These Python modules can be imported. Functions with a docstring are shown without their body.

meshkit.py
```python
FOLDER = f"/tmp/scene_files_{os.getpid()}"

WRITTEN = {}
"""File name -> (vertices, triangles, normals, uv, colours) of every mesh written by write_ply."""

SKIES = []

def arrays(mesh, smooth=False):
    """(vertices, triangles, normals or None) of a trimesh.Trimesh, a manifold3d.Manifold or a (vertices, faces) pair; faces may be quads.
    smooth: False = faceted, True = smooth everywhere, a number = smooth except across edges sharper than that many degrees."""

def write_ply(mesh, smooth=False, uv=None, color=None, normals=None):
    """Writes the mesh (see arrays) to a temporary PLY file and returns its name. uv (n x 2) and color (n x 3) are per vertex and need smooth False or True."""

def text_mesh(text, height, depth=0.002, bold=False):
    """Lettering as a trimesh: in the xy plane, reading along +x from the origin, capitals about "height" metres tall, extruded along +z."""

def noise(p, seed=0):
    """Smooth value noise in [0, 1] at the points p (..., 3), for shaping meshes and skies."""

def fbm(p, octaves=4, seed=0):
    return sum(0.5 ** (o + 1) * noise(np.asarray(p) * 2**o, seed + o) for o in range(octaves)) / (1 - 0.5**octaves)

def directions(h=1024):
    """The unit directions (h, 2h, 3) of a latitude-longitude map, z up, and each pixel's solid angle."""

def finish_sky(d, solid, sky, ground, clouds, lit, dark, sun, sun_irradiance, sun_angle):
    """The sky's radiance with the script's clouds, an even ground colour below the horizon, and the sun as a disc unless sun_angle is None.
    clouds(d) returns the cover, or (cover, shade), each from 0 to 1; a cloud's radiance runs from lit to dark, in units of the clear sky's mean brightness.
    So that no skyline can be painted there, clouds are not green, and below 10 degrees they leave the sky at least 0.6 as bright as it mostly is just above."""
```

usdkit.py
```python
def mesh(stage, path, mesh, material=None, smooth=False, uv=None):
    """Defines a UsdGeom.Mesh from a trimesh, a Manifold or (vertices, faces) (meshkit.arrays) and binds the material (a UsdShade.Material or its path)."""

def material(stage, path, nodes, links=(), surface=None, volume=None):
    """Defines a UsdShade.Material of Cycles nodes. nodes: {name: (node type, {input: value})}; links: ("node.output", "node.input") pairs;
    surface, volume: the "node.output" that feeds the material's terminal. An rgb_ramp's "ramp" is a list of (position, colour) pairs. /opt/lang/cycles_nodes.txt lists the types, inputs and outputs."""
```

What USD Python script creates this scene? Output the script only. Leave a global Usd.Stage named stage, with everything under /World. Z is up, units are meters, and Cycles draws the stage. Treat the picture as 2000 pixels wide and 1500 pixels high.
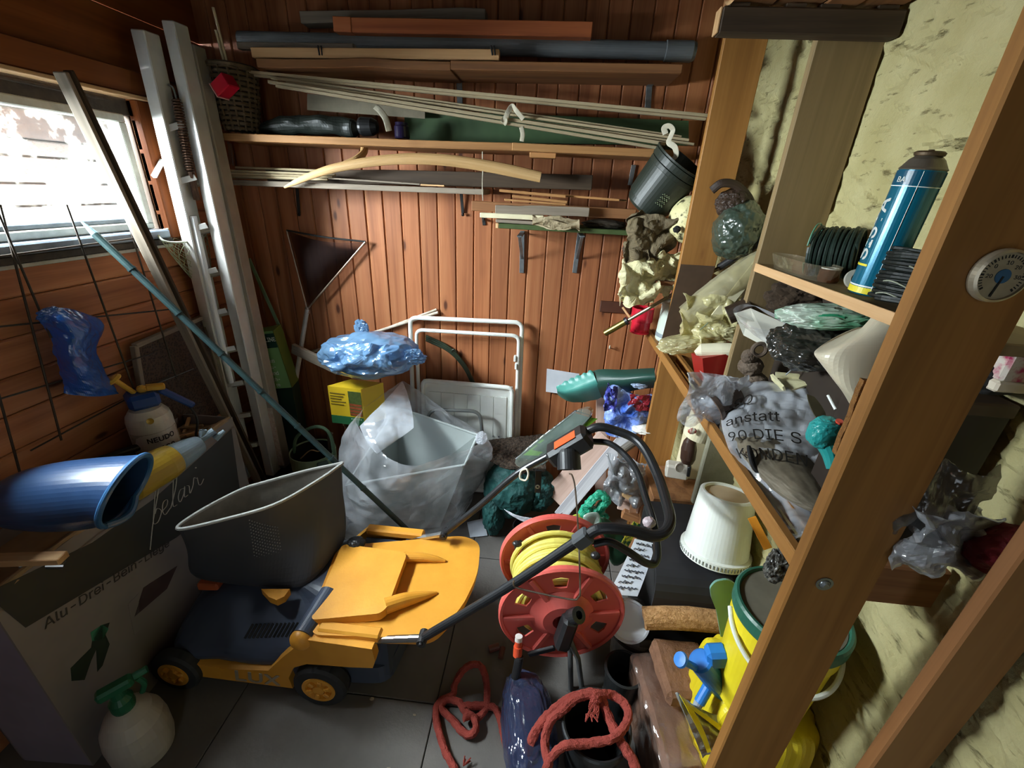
import math
import numpy as np
import trimesh
import usdkit
import meshkit
from shapely.geometry import Polygon
from pxr import Usd, UsdGeom, UsdLux, UsdShade, Gf, Sdf, Vt

stage = Usd.Stage.CreateInMemory()
UsdGeom.SetStageUpAxis(stage, 'Z')
UsdGeom.SetStageMetersPerUnit(stage, 1.0)
UsdGeom.Xform.Define(stage, '/World')
UsdGeom.Scope.Define(stage, '/World/Looks')

# ------------------------------------------------------------------ camera, sky, lights
EYE = np.array([0, 0, 1.5])
FPX = 840.6                                     # focal length in pixels of a 2000 wide picture
_p, _y, _r = (math.radians(a) for a in (24.26, -4.086, -2.793))
_fw = np.array([math.sin(_y) * math.cos(_p), math.cos(_y) * math.cos(_p), -math.sin(_p)])
_rt = np.array([math.cos(_y), -math.sin(_y), 0.0])
_dn = np.cross(_fw, _rt)
FW = _fw
RT = _rt * math.cos(_r) + _dn * math.sin(_r)
DN = -_rt * math.sin(_r) + _dn * math.cos(_r)
cam = UsdGeom.Camera.Define(stage, '/World/camera')
_m = np.eye(4)
_m[0, :3], _m[1, :3], _m[2, :3], _m[3, :3] = RT, -DN, -FW, EYE
cam.AddTransformOp().Set(Gf.Matrix4d(*_m.ravel().tolist()))
cam.CreateHorizontalApertureAttr(36.0)
cam.CreateVerticalApertureAttr(27.0)
cam.CreateFocalLengthAttr(36.0 * FPX / 2000)
cam.CreateClippingRangeAttr(Gf.Vec2f(0.02, 200))
cam.CreateExposureAttr(0.42)

sky = UsdLux.DomeLight.Define(stage, '/World/sky')
sky.CreateColorAttr(Gf.Vec3f(0.80, 0.90, 1.0))
sky.CreateIntensityAttr(0.45)
sun = UsdLux.DistantLight.Define(stage, '/World/sun')
sun.CreateIntensityAttr(1.3)
sun.CreateAngleAttr(0.6)
sun.CreateColorAttr(Gf.Vec3f(1.0, 0.96, 0.90))
sun.AddRotateXYZOp().Set(Gf.Vec3f(0, 42, 8))          # from the right and high: over the shed roof onto the neighbour's wall


def rect_light(name, loc, target, w, h, power, color):
    r = UsdLux.RectLight.Define(stage, '/World/' + name)
    loc, target = np.array(loc, float), np.array(target, float)
    z = loc - target
    z /= np.linalg.norm(z)
    x = np.cross([0, 0, 1], z)
    x /= np.linalg.norm(x)
    y = np.cross(z, x)
    m = np.eye(4)
    m[0, :3], m[1, :3], m[2, :3], m[3, :3] = x, y, z, loc
    r.AddTransformOp().Set(Gf.Matrix4d(*m.ravel().tolist()))
    r.CreateWidthAttr(w)
    r.CreateHeightAttr(h)
    r.CreateIntensityAttr(power)
    r.CreateColorAttr(Gf.Vec3f(*color))
    return r


# daylight outside the long window (its part towards the camera) and outside the open door behind the camera
rect_light('window_daylight', (-2.35, 0.80, 2.10), (0.5, 1.0, 1.0), 1.4, 1.8, 150, (0.88, 0.95, 1.0))
rect_light('door_daylight', (0.40, -1.9, 1.9), (-0.3, 1.6, 0.7), 0.8, 1.6, 0.7, (1.0, 0.93, 0.80))


# ------------------------------------------------------------------ helpers
def P(px, py, x=None, y=None, z=None):
    """The point of the room that lies on the plane x, y or z = const in the direction of a pixel of the photograph."""
    r = FW + RT * (px - 1000) / FPX + DN * (py - 750) / FPX
    if x is not None:
        t = x / r[0]
    elif y is not None:
        t = y / r[1]
    else:
        t = (z - EYE[2]) / r[2]
    return EYE + r * t


def V(*a):
    return np.array(a, float)


def unit(v):
    v = np.asarray(v, float)
    return v / max(np.linalg.norm(v), 1e-12)


class G:
    """A triangle mesh: points, faces, and for each point a coordinate along / across / through the piece (for the grain)."""

    def __init__(self, v, f, pc=None):
        self.v = np.asarray(v, float).reshape(-1, 3)
        f = np.asarray(f, int)
        if f.shape[1] == 4:
            f = np.vstack([f[:, [0, 1, 2]], f[:, [0, 2, 3]]])
        self.f = f
        self.pc = self.v.copy() if pc is None else np.asarray(pc, float)

    def moved(self, d):
        return G(self.v + np.asarray(d, float), self.f, self.pc)

    def wobble(self, amp, freq, seed=0):
        q = self.v * freq
        d = np.stack([meshkit.noise(q + k * 17.3, seed + k) for k in range(3)], -1) - 0.5
        return G(self.v + d * amp * 2, self.f, self.pc)


def cat(*gs):
    gs = [g for g in gs if g is not None]
    n, vs, fs, ps = 0, [], [], []
    for g in gs:
        vs.append(g.v)
        fs.append(g.f + n)
        ps.append(g.pc)
        n += len(g.v)
    return G(np.vstack(vs), np.vstack(fs), np.vstack(ps))


_used = {}


def numbered(parent, name):
    k = _used.get((parent, name), 0)
    _used[(parent, name)] = k + 1
    return name if k == 0 else f'{name}_{k:03d}'


def corner_normals(v, f, angle):
    fn = np.cross(v[f[:, 1]] - v[f[:, 0]], v[f[:, 2]] - v[f[:, 0]])
    ln = np.linalg.norm(fn, axis=1, keepdims=True)
    un = fn / np.maximum(ln, 1e-15)
    key = np.round(v * 2e5).astype(np.int64)
    _, vid = np.unique(key, axis=0, return_inverse=True)
    vid = vid.ravel()[f].ravel()
    face = np.repeat(np.arange(len(f)), 3)
    order = np.argsort(vid, kind='stable')
    sv, sf = vid[order], face[order]
    acc = fn[sf].copy()
    c = math.cos(math.radians(angle))
    k = 1
    while k < len(sv):
        same = sv[:-k] == sv[k:]
        if not same.any():
            break
        i = np.nonzero(same)[0]
        j = i + k
        ok = (un[sf[i]] * un[sf[j]]).sum(1) > c
        i, j = i[ok], j[ok]
        np.add.at(acc, i, fn[sf[j]])
        np.add.at(acc, j, fn[sf[i]])
        k += 1
    n = np.zeros_like(acc)
    n[order] = acc
    n /= np.maximum(np.linalg.norm(n, axis=1, keepdims=True), 1e-15)
    return n


def write_mesh(path, g, mat, origin, smooth):
    m = UsdGeom.Mesh.Define(stage, path)
    v = g.v - origin
    m.CreatePointsAttr(Vt.Vec3fArray.FromNumpy(v.astype(np.float32)))
    m.CreateFaceVertexCountsAttr(Vt.IntArray.FromNumpy(np.full(len(g.f), 3, np.int32)))
    m.CreateFaceVertexIndicesAttr(Vt.IntArray.FromNumpy(g.f.astype(np.int32).ravel()))
    m.CreateSubdivisionSchemeAttr('none')
    if smooth:
        n = corner_normals(v, g.f, smooth)
        m.CreateNormalsAttr(Vt.Vec3fArray.FromNumpy(n.astype(np.float32)))
        m.SetNormalsInterpolation('faceVarying')
    pv = UsdGeom.PrimvarsAPI(m).CreatePrimvar('pc', Sdf.ValueTypeNames.Float3Array, 'vertex')
    pv.Set(Vt.Vec3fArray.FromNumpy(g.pc.astype(np.float32)))
    UsdShade.MaterialBindingAPI.Apply(m.GetPrim()).Bind(mat)
    return m


class Thing:
    """One thing: an Xform at its base with its parts as children (or a lone Mesh); define() writes it."""

    def __init__(self, name, label=None, cat_=None, group=None, kind=None):
        self.name, self.label, self.cat, self.group, self.kind = name, label, cat_, group, kind
        self.parts = []

    def part(self, name, g, mat, parent=None, label=None, smooth=35, kind=None):
        self.parts.append((name, g, mat, parent, label, smooth, kind))
        return len(self.parts) - 1

    def define(self):
        allv = np.vstack([p[1].v for p in self.parts])
        lo, hi = allv.min(0), allv.max(0)
        base = V((lo[0] + hi[0]) / 2, (lo[1] + hi[1]) / 2, lo[2])
        path = '/World/' + numbered('', self.name)
        if len(self.parts) == 1 and self.parts[0][0] is None:
            m = write_mesh(path, self.parts[0][1], self.parts[0][2], base, self.parts[0][5])
            UsdGeom.Xformable(m).AddTranslateOp().Set(Gf.Vec3d(*base))
            prim = m.GetPrim()
        else:
            x = UsdGeom.Xform.Define(stage, path)
            x.AddTranslateOp().Set(Gf.Vec3d(*base))
            prim = x.GetPrim()
            paths = []
            for name, g, mat, parent, label, smooth, kind in self.parts:
                up = path if parent is None else paths[parent]
                p = up + '/' + numbered(up, name)
                paths.append(p)
                q = write_mesh(p, g, mat, base, smooth).GetPrim()
                if label:
                    q.SetCustomDataByKey('label', label)
                if kind:
                    q.SetCustomDataByKey('kind', kind)
        for k, t in (('label', self.label), ('category', self.cat), ('group', self.group), ('kind', self.kind)):
            if t:
                prim.SetCustomDataByKey(k, t)
        return prim


def one(name, g, mat, label, cat_, group=None, kind=None, smooth=35):
    t = Thing(name, label, cat_, group, kind)
    t.part(None, g, mat, smooth=smooth)
    return t.define()


def many(name, label, cat_, parts, group=None, kind=None, smooth=35):
    """parts: (name, mesh, material[, parent index[, label]])"""
    t = Thing(name, label, cat_, group, kind)
    for p in parts:
        t.part(p[0], p[1], p[2], p[3] if len(p) > 3 else None, p[4] if len(p) > 4 else None, smooth)
    return t.define()


# ------------------------------------------------------------------ shapes
_rng = np.random.default_rng(7)


def boxuv(sx, sy, sz, b=0.002):
    """A box about the origin with chamfered edges (44 triangles)."""
    h = np.array([sx, sy, sz]) / 2
    b = min(b, *(h * 0.45))
    v, idx = [], {}
    for sxn in (-1, 1):
        for syn in (-1, 1):
            for szn in (-1, 1):
                s = np.array([sxn, syn, szn])
                for a in range(3):
                    q = s * (h - b)
                    q[a] = s[a] * h[a]
                    idx[(sxn, syn, szn, a)] = len(v)
                    v.append(q)
    f = []

    def quad(a, b_, c, d):
        f.append((a, b_, c))
        f.append((a, c, d))

    for a in range(3):
        o = [i for i in range(3) if i != a]
        for s in (-1, 1):
            def key(p, q):
                k = [0, 0, 0]
                k[a] = s
                k[o[0]] = p
                k[o[1]] = q
                return idx[(*k, a)]
            quad(key(-1, -1), key(1, -1), key(1, 1), key(-1, 1))
        c = a
        for p in (-1, 1):
            for q in (-1, 1):
                def e(t, face):
                    k = [0, 0, 0]
                    k[c] = t
                    k[o[0]] = p
                    k[o[1]] = q
                    return idx[(*k, face)]
                quad(e(-1, o[0]), e(1, o[0]), e(1, o[1]), e(-1, o[1]))
    for sxn in (-1, 1):
        for syn in (-1, 1):
            for szn in (-1, 1):
                f.append(tuple(idx[(sxn, syn, szn, a)] for a in range(3)))
    v, f = np.array(v), np.array(f)
    n = np.cross(v[f[:, 1]] - v[f[:, 0]], v[f[:, 2]] - v[f[:, 0]])
    c = v[f].mean(1)
    flip = (n * c).sum(1) < 0
    f[flip] = f[flip][:, [0, 2, 1]]
    return G(v, f)


def place(g, o, X, Y, Z=None):
    X, Y = unit(X), np.asarray(Y, float)
    if Z is None:
        Z = unit(np.cross(X, Y))
    Y = unit(np.cross(Z, X))
    return G(np.asarray(o) + g.v[:, :1] * X + g.v[:, 1:2] * Y + g.v[:, 2:] * unit(Z), g.f, g.pc)


def offset_pc(g):
    g.pc = g.pc + _rng.uniform(-30, 30, 3)
    return g


def beam(a, b, w, t, up=(0, 0, 1), bev=0.002, seg=1, warp=0.0):
    """A plank from a to b; w its size along 'up', t across."""
    a, b = np.asarray(a, float), np.asarray(b, float)
    L = np.linalg.norm(b - a)
    g = boxuv(L, t, w, bev)
    if seg > 1:
        m = trimesh.Trimesh(g.v, g.f, process=False)
        for k in range(seg):
            m = m.subdivide_to_size(L / seg, 20)
            break
        g = G(m.vertices, m.faces)
    offset_pc(g)
    if warp:
        s = g.v[:, 0] / L
        g.v[:, 2] += warp * (meshkit.noise(np.stack([s * 5 + g.pc[0, 0], s * 0, s * 0], -1)) - 0.5)
    X = unit(b - a)
    U = np.asarray(up, float)
    U = unit(U - X * (U @ X))
    return place(g, (a + b) / 2, X, np.cross(U, X), U)


def block(lo, hi, bev=0.002):
    lo, hi = np.asarray(lo, float), np.asarray(hi, float)
    g = boxuv(*(hi - lo), bev)
    L = int(np.argmax(hi - lo))
    pc = g.v[:, [L, (L + 1) % 3, (L + 2) % 3]]
    return offset_pc(G(g.v + (lo + hi) / 2, g.f, pc))


def spline(pts, n=40, closed=False):
    p = np.asarray(pts, float)
    if closed:
        p = np.vstack([p[-1], p, p[0], p[1]])
    else:
        p = np.vstack([2 * p[0] - p[1], p, 2 * p[-1] - p[-2]])
    k = len(p) - 3
    out = []
    ts = np.linspace(0, k, n + 1)
    if closed:
        ts = ts[:-1]
    for t in ts:
        i = min(int(t), k - 1)
        u = t - i
        a, b, c, d = p[i:i + 4]
        out.append(0.5 * (2 * b + (c - a) * u + (2 * a - 5 * b + 4 * c - d) * u * u + (3 * b - a - 3 * c + d) * u ** 3))
    return np.array(out)


def frames(p, closed=False, up=None):
    t = np.gradient(p, axis=0) if not closed else np.roll(p, -1, 0) - np.roll(p, 1, 0)
    t /= np.linalg.norm(t, axis=1, keepdims=True) + 1e-15
    a = np.array(up, float) if up is not None else (np.array([0, 0, 1.0]) if abs(t[0][2]) < 0.9 else np.array([1.0, 0, 0]))
    A = []
    for q in t:
        a = a - q * (a @ q)
        a /= np.linalg.norm(a) + 1e-15
        A.append(a)
    A = np.array(A)
    return t, A, np.cross(t, A)


def tube(pts, r, sides=10, closed=False, flat=1.0, up=None, caps=True):
    p = np.asarray(pts, float)
    n = len(p)
    t, a, b = frames(p, closed, up)
    r = np.broadcast_to(np.asarray(r, float), (n,))
    ang = np.arange(sides) * 2 * np.pi / sides
    v = p[:, None] + r[:, None, None] * (np.cos(ang)[None, :, None] * a[:, None] + flat * np.sin(ang)[None, :, None] * b[:, None])
    L = np.concatenate([[0], np.cumsum(np.linalg.norm(np.diff(p, axis=0), axis=1))])
    pc = np.stack(np.broadcast_arrays(L[:, None], r[:, None] * np.cos(ang)[None], r[:, None] * np.sin(ang)[None]), -1)
    v, pc = v.reshape(-1, 3), pc.reshape(-1, 3) + 0.0
    m = n if closed else n - 1
    i, j = np.meshgrid(np.arange(m), np.arange(sides), indexing='ij')
    i2, j2 = (i + 1) % n, (j + 1) % sides
    q = np.stack([i * sides + j, i * sides + j2, i2 * sides + j2, i2 * sides + j], -1).reshape(-1, 4)
    f = np.vstack([q[:, [0, 1, 2]], q[:, [0, 2, 3]]])
    if not closed and caps:
        k = len(v)
        v = np.vstack([v, p[0], p[-1]])
        pc = np.vstack([pc, [0, 0, 0], [L[-1], 0, 0]])
        e = (n - 1) * sides
        jj = np.arange(sides)
        f = np.vstack([f, np.stack([np.full(sides, k), (jj + 1) % sides, jj], -1), np.stack([np.full(sides, k + 1), e + jj, e + (jj + 1) % sides], -1)])
    return G(v, f, pc + _rng.uniform(-9, 9, 3) * [1, 0, 0])


def hit(g, px, py):
    """Where the line of sight through a pixel of the photograph first meets the mesh g."""
    d = FW + RT * (px - 1000) / FPX + DN * (py - 750) / FPX
    a, b, c = (g.v[g.f[:, k]] for k in range(3))
    e1, e2 = b - a, c - a
    h = np.cross(d, e2)
    det = (e1 * h).sum(1)
    ok = np.abs(det) > 1e-14
    inv = np.where(ok, 1 / np.where(ok, det, 1), 0)
    s = EYE - a
    u = (s * h).sum(1) * inv
    q = np.cross(s, e1)
    v = (q @ d) * inv
    t = (e2 * q).sum(1) * inv
    ok &= (u >= 0) & (v >= 0) & (u + v <= 1) & (t > 0)
    if not ok.any():
        return None
    return EYE + d * t[ok].min()


def rod(a, b, r, sides=10, r2=None):
    return tube([a, (np.asarray(a) + np.asarray(b)) / 2, b], np.array([r, (r + (r2 or r)) / 2, r2 or r]), sides)


def lathe(prof, o, axis=(0, 0, 1), n=32, up=None, squash=1.0):
    """A turned body: profile of (radius, height) along the axis from o."""
    prof = np.asarray(prof, float)
    Z = unit(axis)
    X = np.array(up, float) if up is not None else (np.array([1.0, 0, 0]) if abs(Z[0]) < 0.9 else np.array([0, 1.0, 0]))
    X = unit(X - Z * (X @ Z))
    Y = np.cross(Z, X)
    a = np.arange(n) * 2 * np.pi / n
    v = np.asarray(o, float) + prof[:, None, :1] * (np.cos(a)[None, :, None] * X + squash * np.sin(a)[None, :, None] * Y) + prof[:, None, 1:] * Z
    pc = np.stack(np.broadcast_arrays(prof[:, 1][:, None], prof[:, 0][:, None] * np.cos(a)[None], prof[:, 0][:, None] * np.sin(a)[None]), -1)
    k = len(prof)
    i, j = np.meshgrid(np.arange(k - 1), np.arange(n), indexing='ij')
    q = np.stack([i * n + j, i * n + (j + 1) % n, (i + 1) * n + (j + 1) % n, (i + 1) * n + j], -1).reshape(-1, 4)
    f = np.vstack([q[:, [0, 1, 2]], q[:, [0, 2, 3]]])
    v = v.reshape(-1, 3)
    ar = np.linalg.norm(np.cross(v[f[:, 1]] - v[f[:, 0]], v[f[:, 2]] - v[f[:, 0]]), axis=1)
    return G(v, f[ar > 1e-12], pc.reshape(-1, 3))


def cup(r0, r1, h, wall=0.003, lip=0.0, bottom=True):
    """Profile of an open vessel: bottom radius, top radius, height."""
    return [(0, 0), (r0, 0), (r0 + (r1 - r0) * 0.97, h * 0.97), (r1 + lip, h * 0.975), (r1 + lip, h), (r1 - wall, h), (r1 - wall, h * 0.97), (r0 - wall, wall * 1.5), (0, wall * 1.5)]


def blob(c, rad, seed=0, amp=0.15, freq=3.0, sub=4, ridge=0.0, rfreq=3.0, X=(1, 0, 0), Y=(0, 1, 0), floor=None, power=1.0):
    m = trimesh.creation.icosphere(sub)
    d = np.array(m.vertices)
    s = 1 + amp * 2 * (meshkit.fbm(d * freq + seed * 3.1, 3, seed) - 0.5)
    if ridge:
        q = d * rfreq + seed * 1.7
        q = q + 0.6 * meshkit.noise(q * 0.9 + 5, seed + 9)[:, None]
        rr = np.abs(meshkit.noise(q, seed + 5) * 2 - 1) + 0.35 * np.abs(meshkit.noise(q * 2.3 + 8, seed + 6) * 2 - 1)
        s = s + ridge * (0.5 - rr)
    if power != 1.0:
        d = np.sign(d) * np.abs(d) ** power
    v = d * s[:, None] * np.asarray(rad, float)
    g = place(G(v, m.faces, d), c, X, Y)
    if floor is not None:
        lowz = g.v[:, 2] < floor
        g.v[lowz, 2] = floor + (g.v[lowz, 2] - floor) * 0.03
    return g


def prism(poly, t, o, X, Y, holes=()):
    """A flat outline (metres, in X, Y from o) with thickness t towards X x Y."""
    pg = poly if isinstance(poly, Polygon) else Polygon(poly, holes)
    if not pg.is_valid:
        pg = pg.buffer(0)
    gs = []
    for q in getattr(pg, 'geoms', [pg]):
        e = trimesh.creation.extrude_polygon(q, t, engine='earcut')
        gs.append(G(e.vertices, e.faces))
    return place(cat(*gs), o, X, Y)


def sheet(ctrl, n=24, m=24, thick=0.002, amp=0.0, freq=12.0, seed=0, ridge=0.0):
    """A bent sheet through a grid of control points (rows x columns x 3), with creases, as a thin closed body."""
    from scipy.interpolate import RectBivariateSpline
    c = np.asarray(ctrl, float)
    a, b = c.shape[:2]
    u, w = np.linspace(0, 1, a), np.linspace(0, 1, b)
    U, W = np.linspace(0, 1, n), np.linspace(0, 1, m)
    s = np.stack([RectBivariateSpline(u, w, c[:, :, k], kx=min(3, a - 1), ky=min(3, b - 1))(U, W) for k in range(3)], -1)
    du, dw = np.gradient(s, axis=0), np.gradient(s, axis=1)
    nr = np.cross(dw, du)
    nr /= np.linalg.norm(nr, axis=-1, keepdims=True) + 1e-15
    if amp or ridge:
        q = s * freq + seed * 5.3
        d = amp * 2 * (meshkit.fbm(q, 3, seed) - 0.5)
        if ridge:
            d = d + ridge * (0.3 - np.abs(meshkit.fbm(q * 1.3 + 9, 3, seed + 3) * 2 - 1))
        s = s + nr * d[..., None]
    pc = np.stack(np.broadcast_arrays(U[:, None], W[None, :], 0.0), -1).reshape(-1, 3)
    top, bot = (s + nr * thick / 2).reshape(-1, 3), (s - nr * thick / 2).reshape(-1, 3)
    i, j = np.meshgrid(np.arange(n - 1), np.arange(m - 1), indexing='ij')
    q = np.stack([i * m + j, i * m + j + 1, (i + 1) * m + j + 1, (i + 1) * m + j], -1).reshape(-1, 4)
    k = n * m
    rim = np.concatenate([np.arange(m), np.arange(1, n) * m + m - 1, (n - 1) * m + np.arange(m - 2, -1, -1), np.arange(n - 2, 0, -1) * m])
    r2 = np.roll(rim, -1)
    e = np.stack([r2, rim, rim + k, r2 + k], -1)
    return G(np.vstack([top, bot]), np.vstack([q, q[:, ::-1] + k, e]), np.vstack([pc, pc]))


def crumple(c, size, seed=0, X=(1, 0, 0), Y=(0, 0, 1), fold=0.3, k=6, n=44, thick=0.0012):
    """A crumpled cloth or film: a sheet of the given size, pushed together and thrown into folds, about c."""
    rg = np.random.default_rng(seed)
    X, Y = unit(X), unit(np.asarray(Y, float) - unit(X) * (unit(X) @ np.asarray(Y, float)))
    Z = np.cross(X, Y)
    s = max(size)
    ctrl = []
    for i in range(k):
        row = []
        for j in range(k):
            u, w = j / (k - 1) - 0.5, i / (k - 1) - 0.5
            edge = 1 - 0.5 * (u * u + w * w) * 2
            row.append(np.asarray(c) + X * size[0] * (u * 0.95 + rg.uniform(-0.09, 0.09)) + Y * size[1] * (w * 0.95 + rg.uniform(-0.09, 0.09))
                       + Z * s * (fold * rg.uniform(-0.6, 0.6) + 0.25 * edge))
        ctrl.append(row)
    return sheet(ctrl, n, n, thick, amp=0.03 * s, freq=4 / s, ridge=0.09 * s, seed=seed)


def text(s, height, o, X, Y, depth=0.0006, bold=False, shear=0.0, squeeze=1.0):
    m = meshkit.text_mesh(s, height, depth, bold)
    v = np.array(m.vertices)
    v[:, 0] = v[:, 0] * squeeze + shear * v[:, 1]
    return place(G(v, m.faces), o, X, Y)


def on_surface(g, o, X, Y, r):
    """Wraps flat print (x right, y up, thin in z) round a cylinder of radius r whose axis is Y through o; x = arc length."""
    a = g.v[:, 0] / r
    X, Y = unit(X), unit(Y)
    N = np.cross(X, Y)
    rr = (r + g.v[:, 2])[:, None]
    return G(np.asarray(o) + rr * (np.sin(a)[:, None] * X + np.cos(a)[:, None] * N) + g.v[:, 1:2] * Y, g.f, g.pc)


# ------------------------------------------------------------------ materials
_mats = {}


def srgb(c):
    if isinstance(c, str):
        c = [int(c[i:i + 2], 16) / 255 for i in (0, 2, 4)]
    return tuple(x / 12.92 if x <= 0.04045 else ((x + 0.055) / 1.055) ** 2.4 for x in c)


def plain(name, c, c2=None, scale=14, rough=0.5, metal=0.0, bump=0.0, bscale=60, spec=0.5, coat=0.0, at=0.5, width=0.25, sub=0.0, coord='object', aniso=None, bdist=0.004, trans=0.0):
    """A mottled surface: colour c with patches of c2."""
    path = '/World/Looks/' + name
    nodes = {'tc': ('texture_coordinate', {}), 'p': ('principled_bsdf', {'roughness': rough, 'metallic': metal, 'specular_ior_level': spec, 'coat_weight': coat, 'coat_roughness': 0.15})}
    links = []
    src = 'tc.object'
    if coord == 'pc':
        nodes['tc'] = ('attribute', {'attribute': 'pc'})
        src = 'tc.vector'
    if aniso:
        nodes['map'] = ('mapping', {'scale': aniso})
        links.append((src, 'map.vector'))
        src = 'map.vector'
    if c2 is not None:
        nodes['n'] = ('noise_texture', {'scale': scale, 'detail': 5, 'roughness': 0.6})
        nodes['r'] = ('rgb_ramp', {'ramp': [(max(0, at - width), srgb(c)), (min(1, at + width), srgb(c2))]})
        links += [(src, 'n.vector'), ('n.fac', 'r.fac'), ('r.color', 'p.base_color')]
    else:
        nodes['p'][1]['base_color'] = srgb(c)
    if bump:
        nodes['bn'] = ('noise_texture', {'scale': bscale, 'detail': 4, 'roughness': 0.6})
        nodes['b'] = ('bump', {'strength': bump, 'distance': bdist})
        links += [(src, 'bn.vector'), ('bn.fac', 'b.height'), ('b.normal', 'p.normal')]
    if sub:
        nodes['p'][1].update({'subsurface_weight': sub, 'subsurface_radius': (0.02, 0.02, 0.02), 'subsurface_scale': 1.0})
    if trans:
        nodes['p'][1]['transmission_weight'] = trans
    m = usdkit.material(stage, path, nodes, links, surface='p.BSDF')
    _mats[name] = m
    return m


def wood(name, c1, c2, c3=None, grain=26, stretch=0.05, rough=0.6, bump=0.25, knots=True, knot_c=None, coat=0.0, vary=0.25, kscale=7.0, spec=0.4):
    """Wood with its grain along the first piece coordinate; each piece differs a little in tone."""
    path = '/World/Looks/' + name
    nodes = {
        'tc': ('attribute', {'attribute': 'pc'}),
        'map': ('mapping', {'scale': (stretch, 1, 1)}),
        'n': ('noise_texture', {'scale': grain, 'detail': 6, 'roughness': 0.65, 'distortion': 0.6}),
        'r': ('rgb_ramp', {'ramp': [(0.28, srgb(c2)), (0.5, srgb(c1)), (0.72, srgb(c3 or c1))]}),
        'oi': ('object_info', {}),
        'mr': ('map_range', {'from_min': 0, 'from_max': 1, 'to_min': 1 - vary, 'to_max': 1 + vary * 0.6}),
        'hsv': ('hsv', {'hue': 0.5, 'saturation': 1.0}),
        'p': ('principled_bsdf', {'roughness': rough, 'specular_ior_level': spec, 'coat_weight': coat, 'coat_roughness': 0.25}),
        'b': ('bump', {'strength': bump, 'distance': 0.0015}),
    }
    links = [('tc.vector', 'map.vector'), ('map.vector', 'n.vector'), ('n.fac', 'r.fac'), ('oi.random', 'mr.value'), ('mr.result', 'hsv.value'),
             ('hsv.color', 'p.base_color'), ('n.fac', 'b.height'), ('b.normal', 'p.normal')]
    if knots:
        nodes['km'] = ('mapping', {'scale': (0.55, 1.5, 1.5)})
        nodes['k'] = ('voronoi_texture', {'scale': kscale, 'randomness': 1.0})
        nodes['kr'] = ('rgb_ramp', {'ramp': [(0.0, (1, 1, 1)), (0.055, (0.9, 0.9, 0.9)), (0.10, (0.15, 0.15, 0.15)), (0.2, (0, 0, 0))]})
        nodes['mx'] = ('mix', {'mix_type': 'mix', 'color2': srgb(knot_c or c2)})
        links += [('tc.vector', 'km.vector'), ('km.vector', 'k.vector'), ('k.distance', 'kr.fac'), ('kr.color', 'mx.fac'), ('r.color', 'mx.color1'), ('mx.color', 'hsv.color')]
    else:
        links.append(('r.color', 'hsv.color'))
    m = usdkit.material(stage, path, nodes, links, surface='p.BSDF')
    _mats[name] = m
    return m


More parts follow.
